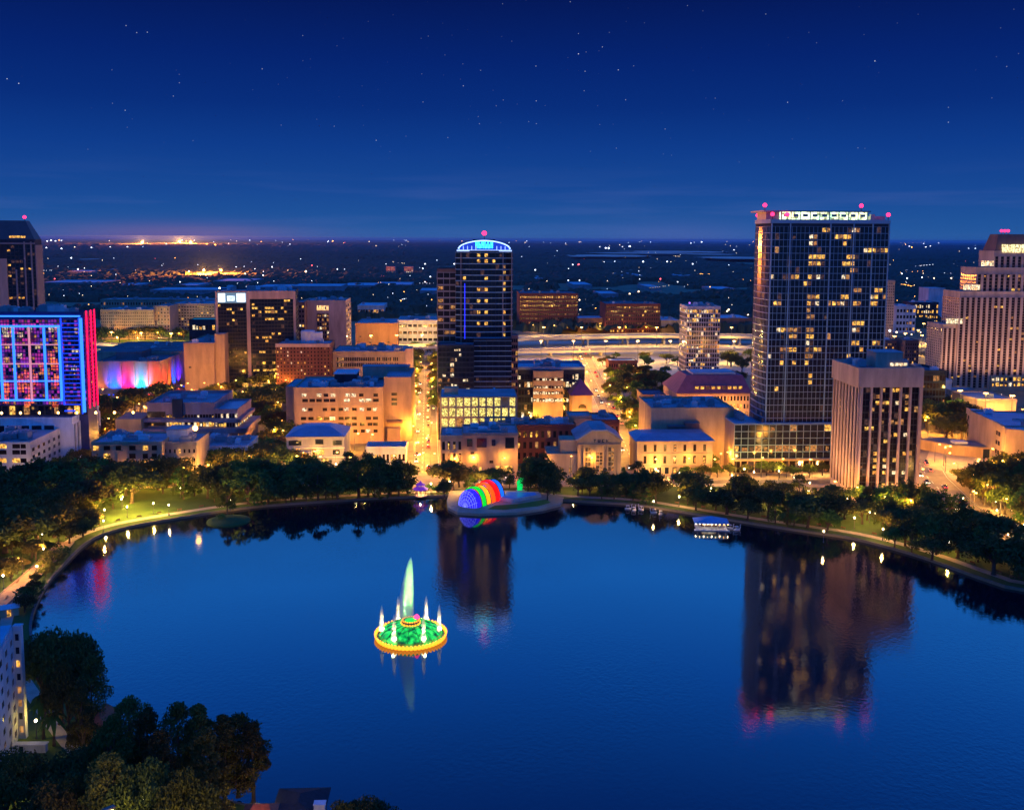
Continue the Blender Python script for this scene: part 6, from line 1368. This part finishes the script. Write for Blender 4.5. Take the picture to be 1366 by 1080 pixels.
def dock():
    P=gp(948,704,-.7); e=empty('boat_pavilion',(P.x,P.y,-.7),-.08,'floating dock pavilion with a blue hipped roof and string of lamps on the lake','pavilion'); e.scale=(.74,.74,.8)
    b=MB(); b.box(-8,8,-4.5,4.5,-.3,.75); b.box(-9,9,-5.6,-4.51,-.3,.5); b.build('deck',W_WHITE,e)
    for x in (-7.2,-3.6,0,3.6,7.2):
        for y in (-4,4): b=MB(); b.box(x-.12,x+.12,y-.12,y+.12,.75,3.5); b.build('post',W_WHITE,e)
    b=MB(); b.loft([[(-9,-5.2,3.4),(9,-5.2,3.4),(9,5.2,3.4),(-9,5.2,3.4)],[(-9,-5.2,3.6),(9,-5.2,3.6),(9,5.2,3.6),(-9,5.2,3.6)],[(-.6,-.3,5.9),(.6,-.3,5.9),(.6,.3,5.9),(-.6,.3,5.9)]]); b.build('roof',mat('dock_roof',(.20,.42,.62),rough=.6,var=.15,scale=.5),e)
    b=MB(); b.box(-5,3,-.5,3,.76,3.0,0); b.box(-4.5,2.5,-.6,-.51,1.6,2.7,1); b.build('kiosk',[W_BROWN,LW],e)
    for k in range(9):
        x=-8.2+k*2.05; b=MB(); b.lathe([(.05,2.9),(.22,3.05),(.22,3.25),(.05,3.38)],x,-4.6,8); b.build('lamp',BULBW if k<6 else BULB,e)
        if k%2==0: o=bpy.data.objects.new('lamp_light',ldata(60,(1,.75,.5),.15)); COL.objects.link(o); o.parent=e; o.location=(x,-5.0,2.7)
    b=MB(); b.box(-8,8,-5.5,-5.42,1.2,1.3); 
    for k in range(9): b.box(-8+k*1.98,-7.9+k*1.98,-5.5,-5.42,.5,1.2)
    b.build('railing',W_WHITE,e)
dock()
# swan boats moored by the right shore
def swan(P,a,lb):
    e=empty('swan_boat',(P.x,P.y,-.7),a,lb,'pedal boat','swan boats')
    b=MB(); rings=[[(x,w*math.cos(t_),.25+w*.55*math.sin(t_)) for t_ in [2*math.pi*i/10 for i in range(10)]] for x,w in ((-1.5,.15),(-1.1,.6),(0,.8),(1,.6),(1.4,.15))]; b.loft(rings); b.build('hull',W_WHITE,e,smooth=True)
    b=MB(); b.tube([(1.1,0,.5),(1.5,0,1.0),(1.35,0,1.6),(1.45,0,2.1),(1.75,0,2.15)],[.22,.17,.13,.14,.1],8); b.build('swan_neck',W_WHITE,e,smooth=True); b=MB(); b.tube([(1.7,0,2.15),(2.0,0,2.05)],[.07,.02],6); b.build('beak',mat('beak',(.7,.25,.03),var=0),e)
    b=MB(); b.box(-.9,.5,-.6,.6,1.5,1.58); 
    for x in (-.85,.42):
        for y in (-.55,.5): b.box(x,x+.06,y,y+.05,.6,1.5)
    b.build('canopy',W_WHITE,e)
for k,(px,py) in enumerate(((838,679),(846,681),(855,680),(872,684),(881,686),(974,705),(983,707))): swan(gp(px,py,-.7),k*1.1,'white swan pedal boat moored off the far right shore near the blue roofed pavilion')
# islet
P=gp(305,693); b=MB(); b.lathe([(8.5,-1.2),(8.3,-.2),(6.5,.35),(2,.6),(.1,.65)],0,0,28); o=b.build('islet',LAWN,loc=(P.x,P.y,0)); tag(o,kind='structure')
tree('bush0',P+Vector((-3,0,0)),2.4,2.2,'low bush on the small round islet near the left shore',cat='shrub')
# boardwalk
bw=[gp(*p) for p in ((-30,835),(5,800),(40,770),(75,738),(88,724))]
strip('boardwalk',bw,5.2,.42,mat('boardwalk_deck',(.42,.25,.14),rough=.8,var=.25,scale=.8),z0=.15)
strip('boardwalk_edge',bw,.25,.7,W_TAN,z0=.05,side=2.7); strip('boardwalk_edge',bw,.25,.6,W_TAN,z0=-1.0,side=-2.75)
for q in ((78,722),(30,765),(50,772),(5,785)): lamp('park',gp(*q),'globe lamp beside the orange lit boardwalk at the left','boardwalk lamps',pw=1.6,col=(1,.5,.15))
P=gp(12,820); e=empty('lakeside_hut',(P.x,P.y,0),.5,'small cream hut with a pale roof behind the boardwalk at the left edge','hut')
b=MB(); b.box(-2.6,2.6,-1.5,1.5,0,2.4); b.build('wall',W_CREAM,e); b=MB(); b.loft([[(-3,-1.9,2.4),(3,-1.9,2.4),(3,1.9,2.4),(-3,1.9,2.4)],[(-2,-.2,3.3),(2,-.2,3.3),(2,.2,3.3),(-2,.2,3.3)]]); b.build('roof',ROOFL,e); b=MB(); b.box(-.5,.5,-1.6,-1.5,.1,2.0); b.build('door',LY,e)
# ------------------------------------------------------------------ foreground buildings, lower left
def fore_apts():
    B=Bld('white_apartment_block','tall white apartment block with dark window stacks at the lower left edge','apartment block',17,27,985,836,1.2)
    H=B.H; B.body(0,B.W,0,1.2,0,H,W_BLUEW,roof=ROOFL,par=.3); va=math.radians(16.8)
    n2=Vector((-math.sin(va),math.cos(va),0)); u2=Vector((math.cos(va),math.sin(va),0))
    def loc(P): d=P-B.P; return (d.dot(B.u),d.dot(B.n))
    Bc=B.P+Vector((-.05,0,0)); A=Bc-n2*42; pts=[loc(A-u2*22),loc(A),loc(Bc),loc(Bc-u2*22)]
    B.wb.tf(); B.wb.prism(pts,0,H,B.mi(W_BLUEW)); r=MB(); r.prism([(x*.98-.2,y*.98) for x,y in pts],H+.02,H+.5); B.part('roof',r,mat('roof_teal_pale',(.25,.5,.6),rough=.8,var=.2))
    # windows
    a=pts[1];c=pts[2]; L_=math.hypot(c[0]-a[0],c[1]-a[1]); B.facade(a,c,1,H-1.2,8,8,wf=.42,hf=.5,pd=.12,sd=.1,m=W_BLUEW,lit=.06,dark=GLASS,mats=(LD,))
    B.facade((0,0),(B.W,0),.8,H-.8,1,8,wf=.5,hf=.5,pd=.1,sd=.08,m=W_WHITE,lit=.5,mats=(LO,LY),dark=GLASS)
    B.finish()
fore_apts()
P=gp(20,1004); e=empty('garden_wall',(P.x,P.y,0),.02,'low pale wall with a flat cap below the white apartment block','wall'); b=MB(); b.box(-1,6.5,0,1.2,0,1.7,0); b.box(-1.2,6.7,-.2,1.4,1.703,1.9,0); b.build('coping',W_BLUEW,e); b=MB(); b.box(1,1.8,-.06,0,.1,1.5); b.build('door',W_DARK,e)
B=Bld('red_roofed_house','house with a salmon red hipped roof between the lower left trees','house',112,141,1000,978,9); B.body(0,B.W,0,9,0,B.H,W_CREAM,roof=None); hip(B,0,B.W,0,9,B.H,B.lz(957,126)-B.H,ROOFT,ov=.7)
for k in range(2): b=MB(); b.box(.8+k*2.3,2+k*2.3,-.1,0,.8,2.2); b.build('window',GLASSB,B.root)
b=MB(); b.box(.5,1.2,5,5.7,B.H,B.H+3.4); b.build('chimney',W_TAN,B.root); B.finish()
B=Bld('lake_house','dark roofed lake house with a vent on the ridge at the bottom edge','house',362,424,1140,1100,11); B.body(0,B.W,0,11,0,B.H,W_BROWN,roof=None); hip(B,0,B.W,0,11,B.H,1.9,mat('shingle_dark',(.025,.03,.04),rough=.85,var=.4,scale=1.5),ov=.8)
b=MB(); b.box(7.2,9.2,2.2,3.6,B.H+.9,B.H+2.2,0); b.box(7.1,9.3,2.1,3.7,B.H+2.203,B.H+2.35,0); B.part('roof_vent',b,W_BLUEW); b=MB(); b.box(-.8,B.W+.8,-1.8,-.9,B.H-.4,B.H-.2); 
for k in range(16): b.box(-.6+k*.9,-.5+k*.9,-1.75,-1.65,B.H-.2,B.H+.7)
B.part('railing',b,W_BROWN)
for k in range(3): b=MB(); b.box(1+k*3.6,3+k*3.6,-.1,0,1,B.H-1.2); b.build('window',LD,B.root)
B.finish()
B=Bld('tiled_porch','porch roof of orange red barrel tiles lit from below at the bottom edge','porch',322,368,1135,1094,5); B.body(.3,B.W-.3,.3,5,0,B.H,W_TERRA,roof=None); hip(B,0,B.W,0,5,B.H,1.6,ROOFT,ov=.4)
b=MB(); 
for k in range(22): x=.4+k*(B.W-.8)/21; b.tube([(x,-.5,B.H+.05),(x*.5+B.W*.25,2.4,B.H+1.62)],[.11,.11],5)
B.part('tile_ridges',b,ROOFT); B.finish()
o=bpy.data.objects.new('lamp_light',ldata(250,(1,.4,.1),.2)); COL.objects.link(o); o.parent=B.root; o.location=(B.W*.5,-1.6,B.H+1.8); b=MB(); b.lathe([(.05,0),(.2,.15),(.05,.4)],B.W*.5,-1.6,8); x_=b.build('porch_lamp',BULB,B.root); x_.location=(0,0,B.H+1.9)
P=gp(153,1088); e=empty('garden_parasol',(P.x,P.y,0),0,'yellow lit garden parasol at the bottom edge between the foreground trees','parasol'); b=MB(); b.lathe([(2.6,2.3),(2.5,2.45),(.3,3.5),(.05,3.6)],0,0,8); b.build('canopy',mat('parasol_cloth',(.7,.4,.1),var=.2),e); b=MB(); b.tube([(0,0,0),(0,0,2.8)],[.05,.05],6); b.build('pole',POLE,e)
# ------------------------------------------------------------------ cars
CB=[mat('car_paint_%s'%n,c,rough=.3,var=.05,spec=.5) for n,c in (('white',(.6,.6,.6)),('black',(.02,.02,.025)),('silver',(.3,.31,.33)),('red',(.35,.02,.02)),('blue',(.03,.06,.2)))]
HL=glow('headlight',(1,.9,.7),12); TL=glow('tail_light',(1,.03,.02),9); TYRE=mat('tyre',(.02,.02,.02),rough=.9,var=0)
def car_meshes(m_):
    b=MB(); sec=[(-2.2,.45,.85),(-2.1,.4,1.0),(-1.5,.35,1.02),(-.9,.35,1.02),(.9,.35,1.0),(1.9,.4,.85),(2.2,.45,.7)]
    b.loft([[(x,-.88,z0),(x,.88,z0),(x,.9,(z0+z1)/2),(x,.8,z1),(x,-.8,z1),(x,-.9,(z0+z1)/2)] for x,z0,z1 in sec]); body=mm(b,'body',[m_])
    b=MB(); b.loft([[(-1.7,-.74,1.0),(.95,-.74,.99),(.95,.74,.99),(-1.7,.74,1.0)],[(-1.1,-.6,1.45),(.25,-.6,1.45),(.25,.6,1.45),(-1.1,.6,1.45)]]); cab=mm(b,'cabin',[GLASS])
    return body,cab
CM=[car_meshes(m_) for m_ in CB]
b=MB(); b.loft([[(.32*math.cos(2*math.pi*i/12),y,.32+.32*math.sin(2*math.pi*i/12)) for i in range(12)] for y in (-.1,.1)]); WHM=mm(b,'wheel',[TYRE])
b=MB(); b.box(-.04,.04,-.22,.22,-.09,.09); HM=mm(b,'headlight',[HL]); TM=mm(b,'tail_light',[TL])
cn=['white','black','silver','red','blue']
def car(P,a,k,lb,grp,z=.03,on=True):
    e=empty('parked_car' if not on else 'moving_car',(P.x,P.y,z),a,lb,'car',grp); body,cab=CM[k]
    def add(me,nm,l=(0,0,0)): o=bpy.data.objects.new(nm,me); COL.objects.link(o); o.parent=e; o.location=l
    add(body,'body'); add(cab,'cabin')
    for x in (-1.35,1.4):
        for y in (-.82,.82): add(WHM,'wheel',(x,y,0))
    if on:
        for y in (-.6,.6): add(HM,'headlight',(2.22,y,.66)); add(TM,'tail_light',(-2.24,y,.78))
cr2=random.Random(8)
def cars(pts,n,side,z,grp,where,on=True):
    pv=[gp(*p) for p in pts]
    for k in range(n):
        t=(k+cr2.uniform(.2,.8))/n*(len(pv)-1); i=int(t); a,b_=pv[i],pv[i+1]; P=a.lerp(b_,t-i); d=(b_-a).normalized(); nn=Vector((-d.y,d.x,0)); s=side if side else cr2.choice([-3,3])
        P=P-nn*s; an=math.atan2(d.y,d.x)+(0 if s>0 else math.pi); c=cr2.randrange(5); car(P,an,c,'%s car %s'%(cn[c],where),grp,z,on)
cars([(563,628),(565,560),(566,500)],18,0,.06,'cars on the main street','driving on the bright main street left of the arched tower')
cars([(850,628),(824,570),(800,520),(776,470)],18,0,.06,'cars on the diagonal street','driving on the diagonal street left of the tan hall')
cars([(1220,605),(1236,635),(1272,672),(1330,712)],13,0,.06,'cars on the right road','on the right hand road beside the pink slab')
cars([(60,645),(330,640),(560,641),(830,640),(1100,641)],14,0,.06,'cars on the avenue','on the avenue behind the lakeside trees')
cars([(862,626),(1100,626)],16,.01,.06,'cars parked on the plaza','parked in the row under the tall glass tower',on=False)
# ------------------------------------------------------------------ far lights
COLS={'white':((.8,.88,1),5),'warm':((1,.7,.4),5),'red':((1,.1,.12),5),'orange':((1,.36,.04),16)}
FM={}
for k,(c,s) in COLS.items():
    b=MB(); b.lathe([(.1,-1),(.8,-.6),(1,0),(.8,.6),(.1,1)],0,0,8,0); b.box(-.12,.12,-.12,.12,-8,-.9,1); FM[k]=mm(b,'far_light',[glow('far_'+k,c,s),POLE])
def flight(px,py,c,s=1.0):
    P=gp(px,py,12); r=s*.75*P.y/FOC; o=bpy.data.objects.new('far_lamp',FM[c]); COL.objects.link(o); o.location=(P.x,P.y,12); o.scale=(r,r,r)
    side='left' if px<400 else ('middle' if px<1000 else 'right'); depth='near the horizon' if py<345 else 'halfway out'
    tag(o,'tiny %s lamp %s on the %s part of the far plain'%({'warm':'pale amber'}.get(c,c),depth,side),'lamp','far lamps %s %s'%(c,side+' '+depth))
spec=[(222,326,'warm',1.1),(276,326,'orange',1.2),(287,327,'orange',1.1),(252,362,'warm',1.5),(327,365,'warm',1.3),(408,362,'warm',1.7),(416,354,'red',1),
(105,312,'white',1.2),(112,313,'white',1.2),(63,322,'white',1),(68,321,'white',1),(74,322,'white',1),(82,321,'white',.8),(62,331,'white',1.1),(82,332,'white',1),(122,331,'white',1.2),(147,330,'white',1),(170,330,'white',1.2),(95,344,'white',1.2),(104,359,'white',1.1),(73,372,'red',1.2),(135,377,'red',1),(315,356,'white',.8),(240,376,'white',.9),
(340,359,'white',1),(363,356,'white',1),(430,340,'white',1.2),(351,367,'white',1),(450,359,'white',.9),(560,317,'white',.8),(566,317,'white',.8),(592,317,'warm',.9),(567,352,'white',1),(564,358,'white',1),(567,376,'white',.9),(574,369,'white',1),(606,352,'white',1),
(696,343,'white',1.2),(743,335,'white',1),(740,342,'white',1),(772,353,'red',1.8),(764,353,'white',1),(714,360,'white',1.1),(800,330,'white',1),(808,331,'white',1),(812,331,'white',1),(830,330,'white',.9),(840,329,'white',1.2),(858,349,'white',1.3),(890,349,'white',1.1),(820,349,'white',1.1),(936,323,'white',1),(979,334,'white',1),(881,372,'red',1.3),(758,374,'white',1),(773,374,'white',1),(810,386,'white',1.1),(840,392,'warm',1.4),(852,389,'warm',1.6),(904,376,'white',.9),(924,352,'white',1),(773,400,'warm',1.2),(774,413,'warm',1.2),(972,413,'warm',1.5),(998,420,'warm',1.3),(970,415,'warm',1.4),
(1213,329,'white',1),(1235,330,'white',1),(1241,329,'white',1),(1292,332,'white',1),(1301,332,'white',1),(1203,365,'white',1),(1210,371,'white',1.2),(1230,370,'white',1),(1238,370,'warm',1.1),(1246,371,'warm',1.1),(1269,371,'warm',1.2),(1188,342,'white',.9),(1187,441,'white',2),(1196,443,'warm',1.6),(1207,445,'warm',1.4),(1216,446,'warm',1.2),(1228,443,'warm',1.1)]
for q in spec: flight(q[0],q[1],q[2],q[3]*(1.5 if q[1]<335 else 1.0))
for (px,py,w) in ((190,325,1.0),(240,324,2.4),(255,325,1.2),(272,362,.06),(295,362,.04)):
    P=gp(px,py,14); e=empty('floodlight_mast',(P.x,P.y,0),0,'orange floodlight mast glowing in the haze at the far left '+('horizon' if py<340 else 'middle distance'),'light mast','far orange floodlights '+('at the horizon' if py<340 else 'in the middle distance')); r=P.y/FOC*1.3; b=MB(); b.box(-.4,.4,-.4,.4,0,14); b.build('pole',POLE,e); b=MB(); b.lathe([(r*.4,14),(r,14+r*.6),(r,14+r*1.4),(r*.4,14+r*2)],0,0,8); b.build('lamp_head',MATS['far_orange'],e)
    d=bpy.data.lights.new('lamp_light','POINT'); d.energy=2.2e8*w; d.color=(1,.24,.03); d.shadow_soft_size=3; o=bpy.data.objects.new('lamp_light',d); COL.objects.link(o); o.parent=e; o.location=(0,-r*1.5,16+r*2)
rr=random.Random(21); b={c:MB() for c in COLS}
for k in range(620):
    py=320+rr.random()**1.6*115; px=rr.uniform(-60,1430); P=gp(px,py,11); r=rr.uniform(.18,.5)*P.y/FOC*(1+.6*(py<330)); c=rr.choices(['white','warm','red','orange'],[5,5,.6,1.5])[0]
    if P.y<1400 and inbld(P,30): continue
    b[c].lathe([(r*.2,P.z-r),(r,P.z),(r*.2,P.z+r)],P.x,P.y,6)
for q in range(26):
    py=322+rr.random()**1.4*80; px=rr.uniform(-20,1390); dx=rr.uniform(-60,60); dy=rr.uniform(-2,6)*(py-318)/60; n=rr.randint(6,16); c=rr.choice(['warm','warm','white','orange'])
    for k in range(n):
        P=gp(px+dx*k/n+rr.uniform(-1,1),py+dy*k/n,10); r=.26*P.y/FOC
        if not (P.y<1400 and inbld(P,30)): b[c].lathe([(r*.2,P.z-r),(r,P.z),(r*.2,P.z+r)],P.x,P.y,6)
for c in COLS: tag(b[c].build('town_lights',MATS['far_'+c]),'scatter of tiny %s lights across the dark plain out to the horizon'%c,'lights','scattered town lights',kind='stuff')

# benches along the shore path
off7=off(lake,9.6); br=random.Random(4); nb=0
seat_b=MB(); seat_b.box(-.9,.9,-.25,.25,.42,.48); SEAT=mm(seat_b,'seat',[mat('bench_wood',(.25,.13,.06),var=.2)])
back_b=MB(); back_b.box(-.9,.9,.2,.26,.55,.95); BACK=mm(back_b,'backrest',[MATS['bench_wood']])
leg_b=MB(); leg_b.box(-.04,.04,-.22,.26,0,.42); LEG=mm(leg_b,'leg',[POLE])
for i in range(0,len(off7),2):
    P=off7[i]; q=proj((P.x,P.y,0))
    if not (0<q[0]<1366 and 660<q[1]<800): continue
    t_=off7[(i+1)%len(off7)]-off7[i-1]; e=empty('park_bench',(P.x,P.y,.02),math.atan2(t_.y,t_.x),'dark wooden bench beside the path on the %s shore'%('left' if q[0]<550 else 'right'),'bench','benches of the %s shore'%('left' if q[0]<550 else 'right'))
    for me_,l in ((SEAT,(0,0,0)),(BACK,(0,0,0)),(LEG,(-.8,0,0)),(LEG,(.8,0,0))): o=bpy.data.objects.new(me_.name.split('.')[0],me_); COL.objects.link(o); o.parent=e; o.location=l
# ------------------------------------------------------------------ haze over the far plain
hz=bpy.data.materials.new('haze_air'); hz.use_nodes=True; t=hz.node_tree; t.nodes.clear(); o=t.nodes.new('ShaderNodeOutputMaterial'); v=t.nodes.new('ShaderNodeVolumePrincipled')
v.inputs['Color'].default_value=(.30,.62,1,1); v.inputs['Density'].default_value=1.9e-5; v.inputs['Anisotropy'].default_value=.1; t.links.new(v.outputs[0],o.inputs['Volume'])
b=MB(); b.box(-52000,52000,-700,71000,-4.5,142); tag(b.build('haze',hz),'thin blue evening haze over the whole plain','haze',kind='stuff')
